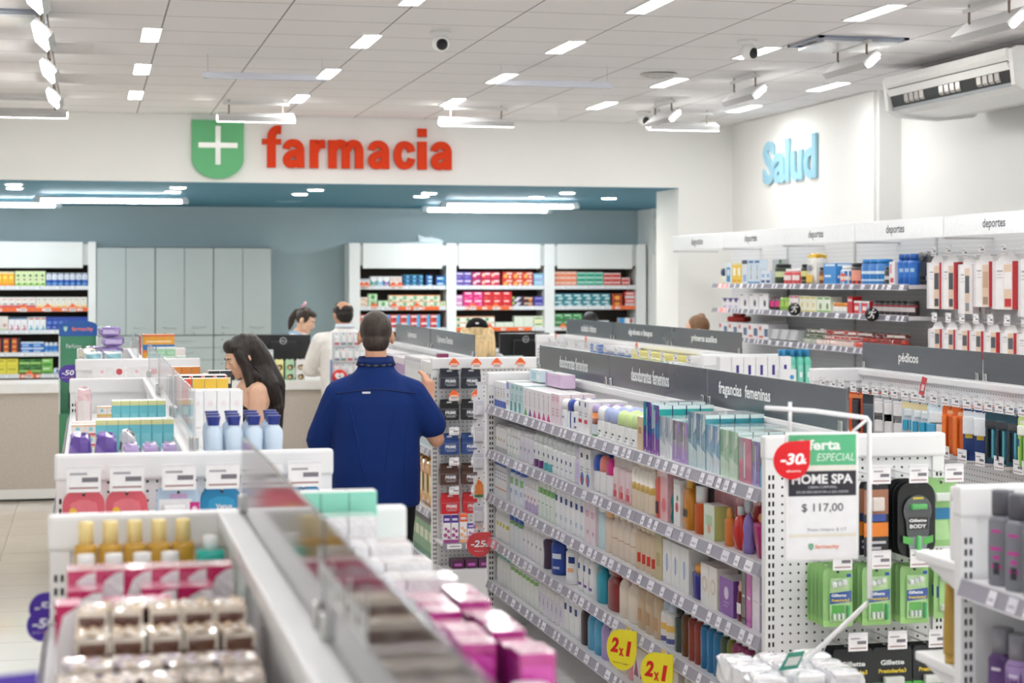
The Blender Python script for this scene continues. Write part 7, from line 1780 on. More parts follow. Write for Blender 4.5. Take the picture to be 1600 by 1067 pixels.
rc = tag(MB().rbox(-.09, .09, -.05, .05, 0, .045, '#c42a26', .015).rbox(-.05, .05, -.03, .03, .045, .075, '#a8221f', .01).obj('red_case', PLASTIC, None, (5.2, 14.15, 1.5112), (0, 0, R(-60))), 'red plastic case on the white monitor boxes by the bare wall', 'case')
# hanging boxed supports
HW = hookproto('sup', .2, tw=.07, th=.055)
def supp(key, h, pic, pc2, d=.05, w=.14, red='#b8202c', wide=False):
    k = (key,)
    if k not in K:
        mb = MB().box(-w / 2, w / 2, -d, 0, -h, -.03, '#efeced', cols=['#d9d5d6', '#efeced', '#efeced', '#efeced', red, red])
        mb.plate([(-w / 2 + .01, -.032), (w / 2 - .01, -.032), (w * .2, .015), (-w * .2, .015)], -d * .5 - .001, -d * .5, '#f1efef')
        y = -d - .0005
        mb.front(-w * .5, -w * .36, -h, -.03, y, '#dcd8da')
        mb.front(w * .3, w * .5, -h, -.03, y - .0001, red)
        mb.front(-w * .04, w * .28, -h * .98, -h * .16, y, '#e3c9b3')
        mb.front(-w * .02, w * .27, -h * .62, -h * .3, y - .0004, pic).front(0, w * .26, -h * .95, -h * .8, y - .0004, pc2)
        mb.front(-w * .32, -w * .08, -h * .3, -h * .27, y, '#a9a5ab').front(-w * .32, -w * .12, -h * .36, -h * .34, y, '#c9c6cb').front(-w * .32, -w * .08, -h * .42, -h * .4, y, '#c9c6cb')
        for sx in (-1, 1):
            x = sx * (w / 2 + .0005)
            mb.quad((x, -d * .66, -h * .9), (x, -d * .34, -h * .9), (x, -d * .34, -h * .65), (x, -d * .66, -h * .65), '#e9c9c9')
        K[k] = Proto('support_box', 'boxed support', mb.mesh('support_box', PAPER))
    return K[k]
S1 = supp('sp1', .32, '#4a4c52', '#4a4c52')
S2 = supp('sp2', .33, '#565c64', '#8a8f96', red='#e3dfe0')
S3 = supp('sp3', .30, '#c9ab8c', '#a88f78', w=.15)
S4 = supp('sp4', .31, '#f1eeee', '#c2303a', w=.2)
S5 = supp('sp5', .36, '#8a6a50', '#c9a985', red='#c99a62')
SUPW = 'on the wall beside the shaker bottles'
for i, (y, p, d, z, n) in enumerate(((10.56, S1, 'red sided box with a leg picture', 2.0, 3), (10.36, S1, 'red sided box with a knee picture', 2.0, 3), (10.14, S2, 'white box with a grey knee picture', 1.985, 2), (9.93, S3, 'red sided box with an elbow picture', 2.0, 3), (9.66, S4, 'wide white and red box', 2.0, 2), (9.40, S5, 'tall kraft box with body photos', 2.01, 2), (9.2, S5, 'last tall kraft box in view', 2.01, 2), (8.98, S5, 'tall kraft box past the frame', 2.01, 1))):
    place(HW, (5.386, y, z), R(-90), 'upper wall hook holding the ' + d, 'upper wall hooks')
    for k in range(n):
        place(p, (5.52 - .30 + .075 * k, y + .01 * k, z - .008), 0, d + ', ' + ('outer' if k == 0 else 'second' if k == 1 else 'inner') + ' on its upper wall hook', d, rot=(0, 0, R(-74) + random.uniform(-.1, .1)))
L1b = supp('sl1', .2, '#5a5f66', '#c9b9a9', w=.13)
L2b = supp('sl2', .24, '#8a6a50', '#c9a985', red='#c99a62', w=.14)
for i, y in enumerate((10.55, 10.36, 10.18, 10.0, 9.82, 9.62, 9.42, 9.22)):
    p = L1b if i < 6 else L2b
    place(HW, (5.386, y, 1.585), R(-90), nth(i) + ' lower wall hook from the shaker bottles', 'lower wall hooks')
    for k in range(2):
        place(p, (5.52 - .30 + .08 * k, y, 1.577), 0, nth(i) + (' small red sided support box' if i < 6 else ' small kraft support box') + ' from the shaker bottles, ' + ('outer' if k == 0 else 'inner') + ' on its hook', 'small support boxes', rot=(0, 0, R(-74) + random.uniform(-.08, .08)))
# black round signs with a white runner
for i, (y, z, lb) in enumerate(((12.5, 1.64, 'round black runner sign below the tea boxes'), (11.15, 1.625, 'round black runner sign below the small black jars'))):
    o = MB().lathe([(.046, -.002), (.046, .002)], n=28, col='#131316').obj('round_sign', PLASTIC, None, (5.02, y, z), (R(90), 0, R(-14)))
    t = MB()
    def limb(pts, wd):
        for (xa, za), (xb, zb) in zip(pts, pts[1:]):
            dx, dz = xb - xa, zb - za
            L = math.hypot(dx, dz)
            nx, nz = -dz / L * wd, dx / L * wd
            t.add([(xa + nx, za + nz, -.0026 + .0052), (xa - nx, za - nz, .0026), (xb - nx, zb - nz, .0026), (xb + nx, zb + nz, .0026)], [(0, 1, 2, 3)], '#f4f4f4')
    limb([(.004, .022), (-.004, -.002)], .0055)
    limb([(.004, .016), (.018, .012), (.026, .02)], .003)
    limb([(.004, .018), (-.014, .016), (-.02, .004)], .003)
    limb([(-.004, -.002), (.012, -.008), (.008, -.026)], .0035)
    limb([(-.004, -.002), (-.012, -.018), (-.028, -.02)], .0035)
    t.add([(.009 + .0065 * math.cos(a), .032 + .0065 * math.sin(a), .0026) for a in [R(36 * q) for q in range(10)]], [tuple(range(10))], '#f4f4f4')
    t.obj('runner', MATTE, o)
    tag(o, lb, 'sign', 'runner signs')
# ================================================================== people
def bake(mb, name, m, voxel=.008, it=5, parent=None, fac=.5):
    """one continuous smooth surface from overlapping rounded volumes"""
    o = mb.obj(name, m)
    r = o.modifiers.new('r', 'REMESH')
    r.mode = 'VOXEL'
    r.voxel_size = voxel
    r.use_smooth_shade = True
    s = o.modifiers.new('s', 'SMOOTH')
    s.factor = fac
    s.iterations = it
    me = bpy.data.meshes.new_from_object(o.evaluated_get(bpy.context.evaluated_depsgraph_get()))
    o.modifiers.clear()
    o.data = me
    me.polygons.foreach_set('use_smooth', [True] * len(me.polygons))
    me.materials.clear()
    me.materials.append(m)
    if parent:
        o.parent = parent
    return o
def loft(mb, rings, n=28, sq=2.3):
    v, f = [], []
    for cx, cy, cz, rx, ry in rings:
        for i in range(n):
            a = 2 * math.pi * i / n
            ca, sa = math.cos(a), math.sin(a)
            k = (abs(ca) ** sq + abs(sa) ** sq) ** (-1 / sq)
            v.append((cx + rx * ca * k, cy + ry * sa * k, cz))
    for j in range(len(rings) - 1):
        for i in range(n):
            f.append((j * n + i, j * n + (i + 1) % n, (j + 1) * n + (i + 1) % n, (j + 1) * n + i))
    f.append(tuple(range(n - 1, -1, -1)))
    f.append(tuple(range((len(rings) - 1) * n, len(rings) * n)))
    return mb.add(v, f, '#fff', smooth=True)
def limb(mb, pts, rs, n=12):
    P, Q = [], []
    for i in range(len(pts) - 1):
        for k in range(5):
            t = k / 5
            P.append(tuple(pts[i][j] + (pts[i + 1][j] - pts[i][j]) * t for j in range(3)))
            Q.append(rs[i] + (rs[i + 1] - rs[i]) * t)
    P.append(pts[-1]); Q.append(rs[-1])
    mb.tube(P, Q, '#fff', n)
    for p, r in zip(pts, rs):
        mb.ball(p, r * .99, '#fff', 10)
    return mb
def hand(mb, w, d, up, s=1, curl=.5):
    """palm and five bent fingers: w wrist, d pointing direction, up = back of the hand"""
    w, d, up = Vector(w), Vector(d).normalized(), Vector(up).normalized()
    sd = d.cross(up).normalized()
    M = lambda a, b, c: tuple(w + d * a * s + sd * b * s + up * c * s)
    mb.tube([M(-.01, 0, 0), M(.03, 0, 0), M(.075, 0, 0), M(.09, 0, 0)], [.026 * s, .03 * s, .036 * s, .03 * s], '#fff', 10)
    for b, L in ((-.028, .072), (-.010, .08), (.009, .076), (.027, .06)):
        mb.tube([M(.08, b, 0), M(.08 + L * .45, b, -.004 - .012 * curl), M(.08 + L * (.8 - .15 * curl), b, -.01 - L * .42 * curl), M(.08 + L * (1 - .35 * curl), b, -.012 - L * .85 * curl)], [.0098 * s, .0092 * s, .0085 * s, .007 * s], '#fff', 8)
    mb.tube([M(.02, -.03, -.004), M(.05, -.052, -.012), M(.08, -.05, -.026 - .012 * curl)], [.012 * s, .0105 * s, .0085 * s], '#fff', 8)
def person(label, loc, rz, skin, arms, head=(0, 0, 0), scale=1, girth=1, bust=0, sw=1, drop=0):
    """local frame: faces +Y, 1.70 tall. arms = [(shoulder, elbow, wrist, hand direction, back of hand)]. Returns root (body mesh), head matrix"""
    b = MB()
    g = girth
    loft(b, [(0, 0, .84, .155 * g, .10 * g), (0, 0, .92, .165 * g, .115 * g), (0, .005, 1.05, .145 * g, .105 * g), (0, .01, 1.2, .15 * g, .105 * g), (0, 0, 1.32 - drop, .165 * sw, .105), (0, -.005, 1.4 - drop, .15 * sw, .085), (0, -.015, 1.45 - drop * .6, .075 * sw, .065)])
    for s in (-1, 1):
        limb(b, [(s * .085, 0, .88), (s * .095, .005, .48), (s * .10, -.02, .09)], [.088 * g, .056, .04])
        limb(b, [(s * .10, -.04, .045), (s * .11, .05, .04), (s * .115, .15, .03)], [.04, .038, .028])
        if bust:
            b.ball((s * .07, .085, 1.255), (.06, .055, .06), '#fff', 14)
    for sh, el, wr, hd, up in arms:
        limb(b, [(sh[0] * .8, sh[1], sh[2]), sh, el, wr], [.055, .054 * (.9 + .1 * g), .041, .027])
        hand(b, wr, hd, up, 1)
    H = Matrix.Translation((0, .0, 1.47)) @ Matrix.Rotation(head[2], 4, 'Z') @ Matrix.Rotation(-head[0], 4, 'X') @ Matrix.Rotation(head[1], 4, 'Y') @ Matrix.Translation((0, .012, .115))
    b.tube([(0, -.022, 1.40), (0, -.015, 1.46), tuple(H @ Vector((0, -.02, -.06)))], [.062, .053, .05], '#fff', 14)
    h = MB()
    h.T = H
    h.ball((0, -.008, .022), (.074, .094, .093), '#fff', 22)
    h.ball((0, .03, -.045), (.054, .056, .066), '#fff', 18)
    h.ball((0, .045, -.005), (.058, .048, .072), '#fff', 18)
    h.ball((0, .074, .026), (.046, .018, .014), '#fff', 14)
    h.tube([(0, .086, .014), (0, .1, -.01), (0, .108, -.026)], [.008, .010, .0125], '#fff', 10)
    for s in (-1, 1):
        h.ball((s * .011, .099, -.029), .009, '#fff', 8)
        h.ball((s * .034, .06, -.024), (.026, .024, .024), '#fff', 12)
        h.ball((s * .079, -.008, -.006), (.012, .021, .034), '#fff', 12)
        h.ball((s * .03, .075, .003), (.015, .011, .010), '#fff', 10)
    h.ball((0, .087, -.052), (.023, .012, .0075), '#fff', 12)
    h.ball((0, .085, -.064), (.02, .012, .008), '#fff', 12)
    h.ball((0, .07, -.092), (.022, .02, .018), '#fff', 12)
    b.v, b.f = b.v + h.v, b.f + [tuple(i + len(b.v) for i in f) for f in h.f]
    b.c += h.c; b.m += h.m; b.s += h.s
    root = bake(b, 'person', skin, .0075, 3)
    root.location = loc
    root.rotation_euler = (0, 0, rz)
    root.scale = (scale,) * 3
    tag(root, label, 'person')
    e = MB()
    e.T = H
    for s in (-1, 1):
        e.ball((s * .03, .081, .001), (.0125, .008, .006), '#f1ece6', 12)
        e.ball((s * .03, .0875, -.0005), (.005, .0025, .005), '#2c1c14', 10)
    e.obj('eyes', PLASTIC, root)
    br = MB()
    br.T = H
    for s in (-1, 1):
        br.tube([(s * .012, .0925, .022), (s * .03, .0905, .029), (s * .048, .0765, .024)], [.0028, .0035, .002], '#2a1c16', 6)
    br.obj('eyebrows', HAIR, root)
    lp = MB()
    lp.T = H
    lp.ball((0, .0925, -.0535), (.02, .009, .0048), '#b5685f', 12).ball((0, .0915, -.0625), (.017, .009, .0055), '#bb6f66', 12)
    lp.obj('lips', SKIN, root)
    return root, H
def cloth(key, base, rough=.85, bump=.3, ns=14):
    return mat(key, base=base, rough=rough, noise=.08, nscale=ns, bump=bump, spec=.25)
def hairm(key, base, noise=.35):
    return mat(key, base=base, rough=.4, noise=noise, nscale=55, bump=.6, aniso=(1, 1, .12), spec=.5)
def trousers(root, m, shoe='#1c1c1e', g=1, z=.98):
    p = MB()
    loft(p, [(0, 0, .80, .165 * g, .118 * g), (0, 0, .90, .178 * g, .128 * g), (0, .005, z, .165 * g, .122 * g)])
    for s in (-1, 1):
        limb(p, [(s * .088, 0, .86), (s * .097, .005, .48), (s * .10, -.02, .10)], [.098 * g, .072, .06])
    bake(p, 'trousers', m, .011, 4, root)
    for s in (-1, 1):
        q = MB()
        limb(q, [(s * .10, -.045, .05), (s * .11, .06, .048), (s * .115, .17, .035)], [.05, .047, .036])
        bake(q, 'shoe', cloth('shoe_leather', shoe, .4, .05), .009, 3, root)

SK_L = mat('skin_fair', base='#e6b99c', rough=.5, noise=.06, nscale=20)
SK_M = mat('skin_warm', base='#d9a283', rough=.5, noise=.06, nscale=20)
# ------------------------------------------------------------------ man in the blue shirt, seen from behind
r, H = person('man in a royal blue short sleeved shirt standing with his back turned', (1.335, 8.62, 0), R(-8.5), SK_M,
              [((-.17, 0, 1.285), (-.262, .06, 1.07), (-.13, .28, 1.08), (.4, .9, 0), (0, 0, 1)), ((.17, 0, 1.285), (.290, .03, 1.088), (.262, .25, 1.27), (-.05, .3, .95), (.8, -.5, .2))], (R(12), 0, R(0)), 1.0, 1.25, 0, .8, .05)
BLUE = cloth('royal_blue_cotton', '#14306f', .8, .35, 9)
s = MB()
loft(s, [(0, 0, .775, .208, .145), (0, 0, .80, .212, .15), (0, 0, .95, .214, .162), (0, .01, 1.08, .210, .165), (0, .005, 1.2, .212, .155), (0, 0, 1.27, .208, .142), (0, -.005, 1.335, .178, .12), (0, -.01, 1.385, .13, .1), (0, -.014, 1.43, .09, .086), (0, -.012, 1.475, .076, .075)], sq=2.1)
for sx, el in ((-1, (-.262, .065, 1.085)), (1, (.268, .03, 1.16))):
    limb(s, [(sx * .09, -.005, 1.35), (sx * .168, 0, 1.30), el], [.062, .082, .074])
shirt = bake(s, 'shirt', BLUE, .009, 5, r)
cl = MB()
loft(cl, [(0, -.012, 1.43, .09, .084), (0, -.012, 1.475, .078, .076), (0, -.012, 1.488, .081, .079), (0, -.012, 1.445, .095, .089)], 28, 2)
cl.obj('collar', cloth('royal_blue_collar', '#112a62', .8, .2), shirt)
ln = MB()
pts = [(.0865 * math.cos(a), -.012 + .0865 * math.sin(a), 1.455 + .008 * math.sin(a)) for a in [2 * math.pi * i / 30 for i in range(31)]]
for i in range(30):
    ln.tube([pts[i], pts[i + 1]], .006, '#12161f' if i % 2 else '#44516a', 6)
ln.obj('lanyard', MATTE, r)
ym = MB()
import mathutils
def on_back(o, x, z):
    ok, p, n, _ = o.ray_cast((x, -1, z), (0, 1, 0))
    return (p.x, p.y - .001, p.z) if ok else (x, -.15, z)
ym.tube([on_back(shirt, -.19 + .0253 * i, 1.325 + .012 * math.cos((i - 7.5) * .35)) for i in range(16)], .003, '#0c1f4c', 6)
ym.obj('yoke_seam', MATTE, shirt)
p = on_back(shirt, -.045, 1.322)
MB().rbox(-.02, .02, -.004, .002, -.005, .005, '#dfe3ea', .002).obj('shirt_loop', MATTE, shirt, p)
q = MB()
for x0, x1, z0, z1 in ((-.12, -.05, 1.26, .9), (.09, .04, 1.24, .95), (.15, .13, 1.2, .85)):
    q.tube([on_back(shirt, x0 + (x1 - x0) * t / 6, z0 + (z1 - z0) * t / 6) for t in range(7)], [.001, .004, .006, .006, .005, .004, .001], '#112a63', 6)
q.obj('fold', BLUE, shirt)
trousers(r, cloth('black_trousers', '#17181b'), g=1.15)
hr = MB()
hr.T = H
hr.ball((0, -.020, .030), (.0785, .092, .094), '#fff', 24)
hr.ball((0, -.05, -.03), (.066, .05, .06), '#fff', 18)
hr.ball((0, .035, .075), (.06, .05, .045), '#fff', 16)
for sx in (-1, 1):
    hr.ball((sx * .060, .004, .022), (.018, .04, .045), '#fff', 14)
bake(hr, 'hair', hairm('short_greying_hair', '#3c3029', .4), .006, 3, r)
# ------------------------------------------------------------------ young woman with long dark hair, in profile
r, H = person('young woman with long dark hair in a black sleeveless top looking down', (.845, 9.75, 0), R(97), SK_L,
              [((-.165, 0, 1.375), (-.20, .02, 1.11), (-.06, .24, 1.2), (.2, .6, .8), (0, -.8, .5)), ((.165, 0, 1.375), (.20, .1, 1.13), (.05, .26, 1.36), (-.3, .1, .9), (0, 1, .2))], (R(24), 0, R(5)), .92, .92, 1)
BLK = cloth('black_jersey', '#17171a', .8)
s = MB()
loft(s, [(0, 0, .93, .158, .112), (0, .005, 1.05, .148, .112), (0, .012, 1.18, .152, .118), (0, .015, 1.26, .158, .125), (0, .01, 1.31, .135, .11)])
for sx in (-1, 1):
    s.ball((sx * .07, .085, 1.255), (.066, .06, .066), '#fff', 14)
    limb(s, [(sx * .10, .075, 1.3), (sx * .105, .045, 1.39), (sx * .10, -.04, 1.425), (sx * .095, -.08, 1.36), (sx * .09, -.085, 1.28)], [.02, .013, .012, .013, .02])
bake(s, 'top', BLK, .009, 4, r)
trousers(r, cloth('blue_jeans', '#2d3a52'))
hr = MB()
hr.T = H
hr.ball((0, -.022, .03), (.086, .098, .1), '#fff', 24)
hr.ball((0, .035, .08), (.066, .05, .045), '#fff', 18)
for sx in (-1, 1):
    hr.ball((sx * .072, .012, .01), (.02, .05, .075), '#fff', 14)
    limb(hr, [(sx * .075, .03, .03), (sx * .082, .012, -.08), (sx * .085, -.03, -.17)], [.03, .032, .03])
hr.T = Matrix.Identity(4)
hp = [tuple(H @ Vector(q_)) for q_ in ((0, -.06, .03), (0, -.075, -.05))]
limb(hr, [hp[0], hp[1], (0, -.115, 1.40), (0, -.125, 1.28), (0, -.14, 1.17)], [.085, .088, .085, .07, .03])
limb(hr, [hp[1], (-.075, -.085, 1.40), (-.07, -.125, 1.28), (-.05, -.155, 1.15)], [.07, .06, .05, .016])
limb(hr, [hp[1], (.075, -.085, 1.40), (.07, -.125, 1.28), (.05, -.155, 1.15)], [.07, .06, .05, .016])
limb(hr, [tuple(H @ Vector((-.075, .02, -.02))), (-.105, .03, 1.42), (-.10, .045, 1.34)], [.03, .03, .012])
bake(hr, 'hair', hairm('dark_brown_hair', '#21150f', .4), .0065, 3, r)
# ------------------------------------------------------------------ pharmacist with a ponytail and a pink clip
r, H = person('pharmacist woman in a white coat with a ponytail and pink clip', (1.90, 16.85, 0), R(-112), SK_L,
              [((-.165, 0, 1.375), (-.20, .06, 1.12), (-.08, .27, 1.02), (.3, .9, -.2), (0, 0, 1)), ((.165, 0, 1.375), (.20, .06, 1.12), (.09, .27, 1.02), (-.3, .9, -.2), (0, 0, 1))], (R(26), 0, R(-6)), .945, .95, 1)
WCO = cloth('white_coat_cotton', '#eef0f1', .8, .25)
s = MB()
loft(s, [(0, 0, .62, .19, .14), (0, 0, .9, .18, .135), (0, .005, 1.05, .162, .125), (0, .012, 1.22, .165, .13), (0, 0, 1.33, .175, .12), (0, -.005, 1.40, .145, .1), (0, -.012, 1.445, .09, .08)])
for sx in (-1, 1):
    s.ball((sx * .07, .085, 1.255), (.068, .062, .066), '#fff', 14)
    limb(s, [(sx * .12, 0, 1.375), (sx * .168, 0, 1.37), (sx * .203, .06, 1.12), (sx * .12, .2, 1.06)], [.06, .067, .055, .05])
co = bake(s, 'coat', WCO, .0095, 4, r)
vs = MB()
for sx in (-1, 1):
    vs.tube([(sx * .05, -.085, 1.44), (sx * .088, -.02, 1.452), (sx * .075, .075, 1.40), (sx * .045, .13, 1.33), (sx * .02, .15, 1.24)], [.016, .018, .02, .018, .014], '#8fb0cf', 8)
vs.obj('collar', MATTE, co)
trousers(r, cloth('pharmacist_trousers', '#cfd4d8'))
hr = MB()
hr.T = H
hr.ball((0, -.02, .03), (.081, .094, .094), '#fff', 24)
hr.ball((0, .04, .082), (.055, .045, .035), '#fff', 16)
for sx in (-1, 1):
    hr.ball((sx * .064, .0, .028), (.018, .045, .05), '#fff', 14)
limb(hr, [(0, -.09, .05), (0, -.125, .03), (0, -.135, -.04), (0, -.125, -.10), (0, -.115, -.15)], [.03, .034, .036, .03, .014])
bake(hr, 'hair', hairm('brown_ponytail', '#33241d', .45), .0065, 3, r)
cp = MB()
cp.T = H
cp.ball((.0, -.075, .14), (.02, .014, .026), '#eeb9c6', 12).ball((.012, -.08, .115), (.014, .012, .02), '#e59fb2', 10)
cp.obj('hair_clip', PLASTIC, r)
# ------------------------------------------------------------------ balding man in a white shirt at the counter
r, H = person('balding man in a white long sleeved shirt standing at the counter', (2.09, 15.22, 0), R(2), SK_M,
              [((-.20, 0, 1.375), (-.285, .10, 1.12), (-.16, .33, 1.09), (.3, .95, .1), (0, 0, 1)), ((.20, 0, 1.375), (.28, .12, 1.13), (.17, .34, 1.09), (-.3, .95, .1), (0, 0, 1))], (R(8), 0, R(14)), .985, 1.15)
WSH = cloth('white_shirt_cotton', '#ece9e6', .8, .3)
s = MB()
loft(s, [(0, 0, .86, .19, .14), (0, 0, 1.0, .20, .15), (0, .01, 1.15, .205, .15), (0, 0, 1.3, .218, .135), (0, -.005, 1.38, .2, .112), (0, -.01, 1.43, .135, .092), (0, -.014, 1.465, .082, .078), (0, -.012, 1.49, .07, .07)])
for sx in (-1, 1):
    limb(s, [(sx * .12, 0, 1.375), (sx * .205, 0, 1.36), (sx * .285, .10, 1.12), (sx * .215, .25, 1.10)], [.068, .078, .066, .056])
sh = bake(s, 'shirt', WSH, .009, 5, r)
cl = MB()
loft(cl, [(0, -.012, 1.455, .08, .076), (0, -.012, 1.497, .07, .068), (0, -.012, 1.51, .074, .072), (0, -.012, 1.47, .086, .082)], 28, 2)
cl.obj('collar', cloth('pale_blue_collar', '#d5dee8'), sh)
trousers(r, cloth('dark_grey_trousers', '#2c2d31'), g=1.08)
hr = MB()
hr.T = H
hr.ball((0, -.034, -.002), (.0785, .075, .062), '#fff', 24)
hr.ball((0, -.05, -.03), (.066, .052, .05), '#fff', 18)
for sx in (-1, 1):
    hr.ball((sx * .062, -.01, .035), (.024, .062, .05), '#fff', 16)
hr.ball((0, .035, .088), (.055, .04, .032), '#fff', 14)
hr.ball((0, -.085, .035), (.055, .024, .04), '#fff', 14)
bake(hr, 'hair', hairm('black_hair', '#1d1715', .4), .0065, 2, r)
# ------------------------------------------------------------------ three more shoppers and staff, mostly hidden
def extra(label, loc, rz, scale, topc, hair, kind):
    r, H = person(label, loc, rz, SK_L, [((-.165, 0, 1.375), (-.2, .04, 1.1), (-.15, .22, 1.0), (.2, .9, .1), (0, 0, 1)), ((.165, 0, 1.375), (.2, .04, 1.1), (.15, .22, 1.0), (-.2, .9, .1), (0, 0, 1))], (R(10), 0, 0), scale, .95, 1)
    s = MB()
    loft(s, [(0, 0, .84, .17, .125), (0, .005, 1.05, .16, .12), (0, .012, 1.22, .165, .125), (0, 0, 1.33, .178, .12), (0, -.005, 1.40, .15, .1), (0, -.012, 1.44, .085, .078)])
    for sx in (-1, 1):
        limb(s, [(sx * .12, 0, 1.375), (sx * .168, 0, 1.37), (sx * .203, .04, 1.12)], [.06, .068, .06])
    bake(s, 'top', cloth('top ' + topc, topc), .01, 4, r)
    trousers(r, cloth('plain_trousers', '#3a3d46'))
    hr = MB()
    hr.T = H
    hr.ball((0, -.022, .03), (.084, .097, .098), '#fff', 24)
    for sx in (-1, 1):
        hr.ball((sx * .068, .0, .01), (.02, .045, .07), '#fff', 14)
    if kind == 'long':
        for k in range(9):
            x = -.12 + .03 * k
            limb(hr, [(x * .9, -.06, .02), (x * 1.05, -.095, -.07), (x * 1.15 + .01 * math.sin(k * 2), -.1, -.17), (x * 1.1 + .012 * math.sin(k * 3), -.098, -.27 - .012 * (k % 3))], [.03, .024, .02, .009])
    if kind == 'bun':
        hr.ball((.05, -.06, .10), (.045, .04, .035), '#fff', 14)
        for k in range(6):
            hr.tube([(.05, -.06, .11), (.09 + .012 * k, -.07 + .02 * math.sin(k * 2), .125 - .012 * k)], [.012, .004], '#fff', 6)
    bake(hr, 'hair', hair, .006, 2, r)
    if kind == 'long':
        cp = MB()
        cp.T = H
        loft(cp, [(0, -.015, .045, .092, .106), (0, -.015, .075, .090, .104), (0, -.018, .108, .075, .085), (0, -.02, .13, .04, .045), (0, -.02, .136, .012, .014)], 26, 2)
        c_ = cp.obj('cap', cloth('black_cap', '#1b1b1d'), r)
        vz = MB()
        vz.T = H
        vz.rbox(-.065, .065, .07, .16, .045, .055, '#1b1b1d', .005)
        vz.obj('visor', cloth('black_cap', '#1b1b1d'), c_)
        lg = MB()
        lg.T = H
        lg.rbox(-.012, .014, -.122, -.118, .07, .082, '#e9e9ea', .002)
        lg.obj('badge', MATTE, c_)
extra('woman with long blonde hair under a black cap, back turned', (2.80, 13.2, 0), R(-12), .915, '#b9bcc2', hairm('blonde_hair', '#e2c593', .3), 'long')
extra('person whose brown bun of hair rises over the grey sign', (4.64, 13.5, 0), R(75), .925, '#c9b7a8', hairm('light_brown_hair', '#7d5a3c', .3), 'bun')
extra('person behind the counter whose dark hair tops the cuidado intimo sign', (4.73, 17.0, 0), R(8), .905, '#eceff1', hairm('near_black_hair', '#17120f', .3), 'plain')
# ================================================================== things on the pharmacy counter
def monitor(loc, rz, label):
    r = empty('computer_monitor', loc, label, 'monitor', rz, 'black monitors on the counter')
    MB().rbox(-.24, .24, -.018, .018, .10, .39, '#1d1e20', .01).rbox(-.12, .12, -.04, -.014, .16, .33, '#18191b', .014).obj('housing', PLASTIC, r)
    MB().rbox(-.035, .035, -.035, .0, .01, .2, '#16171a', .006).obj('stand', PLASTIC, r)
    MB().rbox(-.11, .11, -.1, .08, 0, .012, '#16171a', .005).obj('base', PLASTIC, r)
    MB().box(-.23, .23, .0182, .019, .11, .38, '#aebfcc').obj('screen', PLASTIC, r)
    lg = MB()
    n = 28
    for i in range(n):
        a, b = 2 * math.pi * i / n, 2 * math.pi * (i + 1) / n
        lg.add([(.03 * math.cos(t) * k, -.0412, .335 + .03 * math.sin(t) * k) for t, k in ((a, 1), (b, 1), (b, .82), (a, .82))], [(3, 2, 1, 0)], '#c9ccd0')
    lg.text('DELL', 0, .335, .014, -.0413, '#c9ccd0', w=.038, bold=.02)
    lg.obj('logo', PLASTIC, r)
    return r
CZ = .9855
m1 = monitor((1.665, 16.05, CZ), R(-6), 'black monitor between the dark haired woman and the white shirted man')
m2 = monitor((3.83, 16.0, CZ), R(6), 'black monitor beyond the blonde hair')
for o in (m1, m2):
    for ch in o.children:
        if ch.name.startswith('logo'):
            ch.location.y = .0
st = tag(MB().rbox(-.085, .085, -.006, .006, 0, .265, '#c9d6d6', .006).obj('sign_stand', PLASTIC, None, (1.475, 15.86, CZ)), 'grey acrylic stand with a white printed sheet behind the dark haired woman', 'sign')
MB().box(-.055, .075, -.0075, -.006, .06, .24, '#eef0f3').obj('sheet', PAPER, st)
ln = MB()
for i in range(6):
    ln.front(-.04, .05 - .02 * (i % 2), .215 - .024 * i, .219 - .024 * i, -.0078, '#b9bcc6')
ln.obj('printing', MATTE, st)
def snack(key, c, c2):
    k = (key,)
    if k not in K:
        mb = MB().box(-.038, .038, -.03, .03, 0, .082, c)
        prints(mb, .076, .06, .082, [('c', .55, .35, .34, '#3a2a22'), ('c', .5, .3, .2, '#d9b98a'), ('p', [(.0, .5), (1, .7), (1, 1), (0, 1)], c2)], -.03)
        mb.plate([(-.038, .08), (.038, .08), (.03, .1), (.0, .094), (-.03, .1)], -.029, -.027, c2)
        K[k] = Proto('snack_box', 'snack box', mb.mesh('snack_box', PAPER))
    return K[k]
for i in range(3):
    for k in range(2):
        place(snack('snk%d' % i, ('#e6df8f', '#9fd0a9', '#dfe6d9')[i], ('#f0eca8', '#b9dcbb', '#f1efee')[i]), (1.607 + .092 * i, 15.86, CZ + .0005 + .083 * k), 0, ('lower ', 'upper ')[k] + ('yellow', 'green', 'white and green')[i] + ' snack box on the counter before the monitor', 'snack boxes')
tag(MB().rbox(-.09, .09, -.004, .004, 0, .19, '#cfe0de', .004).obj('sign_stand', PLASTIC, None, (3.70, 15.88, CZ)), 'pale acrylic card stand before the monitor beyond the blonde hair', 'sign')
place(bottle('gel', 'gel_bottle', 'bottle', .06, .06, .2, '#3fa6a0', 'lotion', cap=('taper', .5, .25, '#dfeeee')), (4.03, 15.9, CZ), 0, 'teal gel bottle on the counter beside the far monitor')
place(carton('eft', 'card_reader', 'device', .09, .1, .06, '#26282c', [('r', .1, .9, .3, .8, '#5a6068')], m=PLASTIC), (1.30, 15.95, CZ), 0, 'small black card reader on the counter behind the young woman')
tag(MB().rbox(-.04, .04, -.05, .05, 0, .16, '#1f2124', .012).rbox(-.03, .03, -.056, -.05, .06, .12, '#dcd9a9', .002).obj('receipt_printer', PLASTIC, None, (1.2, 15.98, CZ)), 'black printer with a pale label on the counter behind the young woman', 'device')
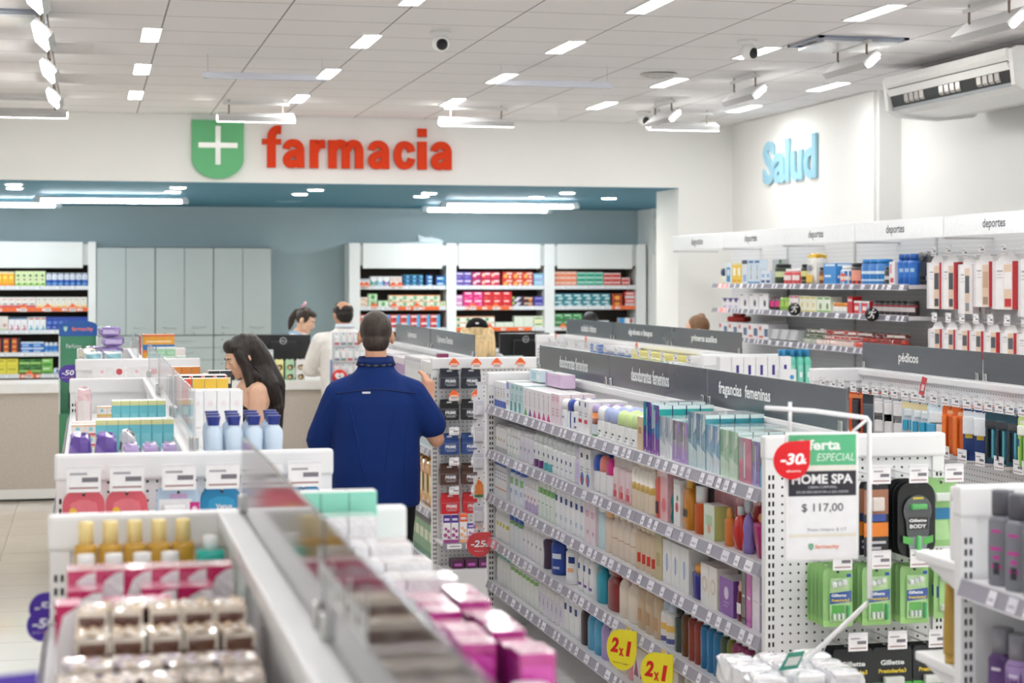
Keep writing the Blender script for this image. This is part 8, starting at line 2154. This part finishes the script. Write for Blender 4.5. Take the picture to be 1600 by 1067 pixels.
# slim spinner of small packets with a red heart sign, by the white shirted man
sp = empty('spinner_display', (1.905, 13.75, 0), 'slim rack of small clear packets with a red heart disc', 'display stand', R(-6))
MB().lathe([(.16, 0), (.16, .02), (.03, .03)], n=24, col='#d8d8da').tube([(0, 0, .02), (0, 0, 1.45)], .012, '#cfcfd2').obj('pole', METALP, sp)
MB().rbox(-.11, .11, -.004, .004, .98, 1.46, '#dfe3ea', .003).obj('board', PLASTIC, sp)
MB().box(-.125, -.11, -.02, .02, 1.0, 1.25, '#8fa0d0').obj('side_card', PAPER, sp)
for rr_ in range(4):
    for c_ in range(4):
        place(card('pkt%d' % ((rr_ + c_) % 3), 'hanging_pack', 'small packet', .046, .095, ('#e9ebee', '#dfe6e4', '#efe3e4')[(rr_ + c_) % 3], [('r', .1, .9, .1, .3, ('#d8707a', '#8fb0a8', '#9aa0b9')[(rr_ + 2 * c_) % 3]), ('r', .2, .5, .5, .8, '#b9bcc4')], [(.5, .55, .7, .5, '#eef0f2')], depth=.012),
              (1.905 - .075 + .05 * c_ * .994, 13.738 - .05 * c_ * .1045 - .002, 1.445 - .118 * rr_), R(-6), nth(c_) + ' small clear packet, ' + nth(rr_) + ' row from the top of the heart disc rack', 'packets on the heart disc rack')
hd = tag(MB().lathe([(.058, -.002), (.058, .002)], n=32, col='#d8312a').obj('heart_sign', PLASTIC, None, (1.845, 13.69, 1.12), (R(90), 0, R(-6))), 'red disc with a white heart on the rack of packets', 'sign')
hm = MB()
hp = []
for i in range(32):
    t_ = 2 * math.pi * i / 32
    hp.append((.0022 * 16 * math.sin(t_) ** 3, .0022 * (13 * math.cos(t_) - 5 * math.cos(2 * t_) - 2 * math.cos(3 * t_) - math.cos(4 * t_)) + .006))
hm.add([(a_, b_, .0024) for a_, b_ in hp], [tuple(range(31, -1, -1))], '#f6efee')
hm.add([(a_ * .4, b_ * .4 + .002, .0027) for a_, b_ in hp], [tuple(range(31, -1, -1))], '#8fa0b0')
hm.obj('heart', MATTE, hd)
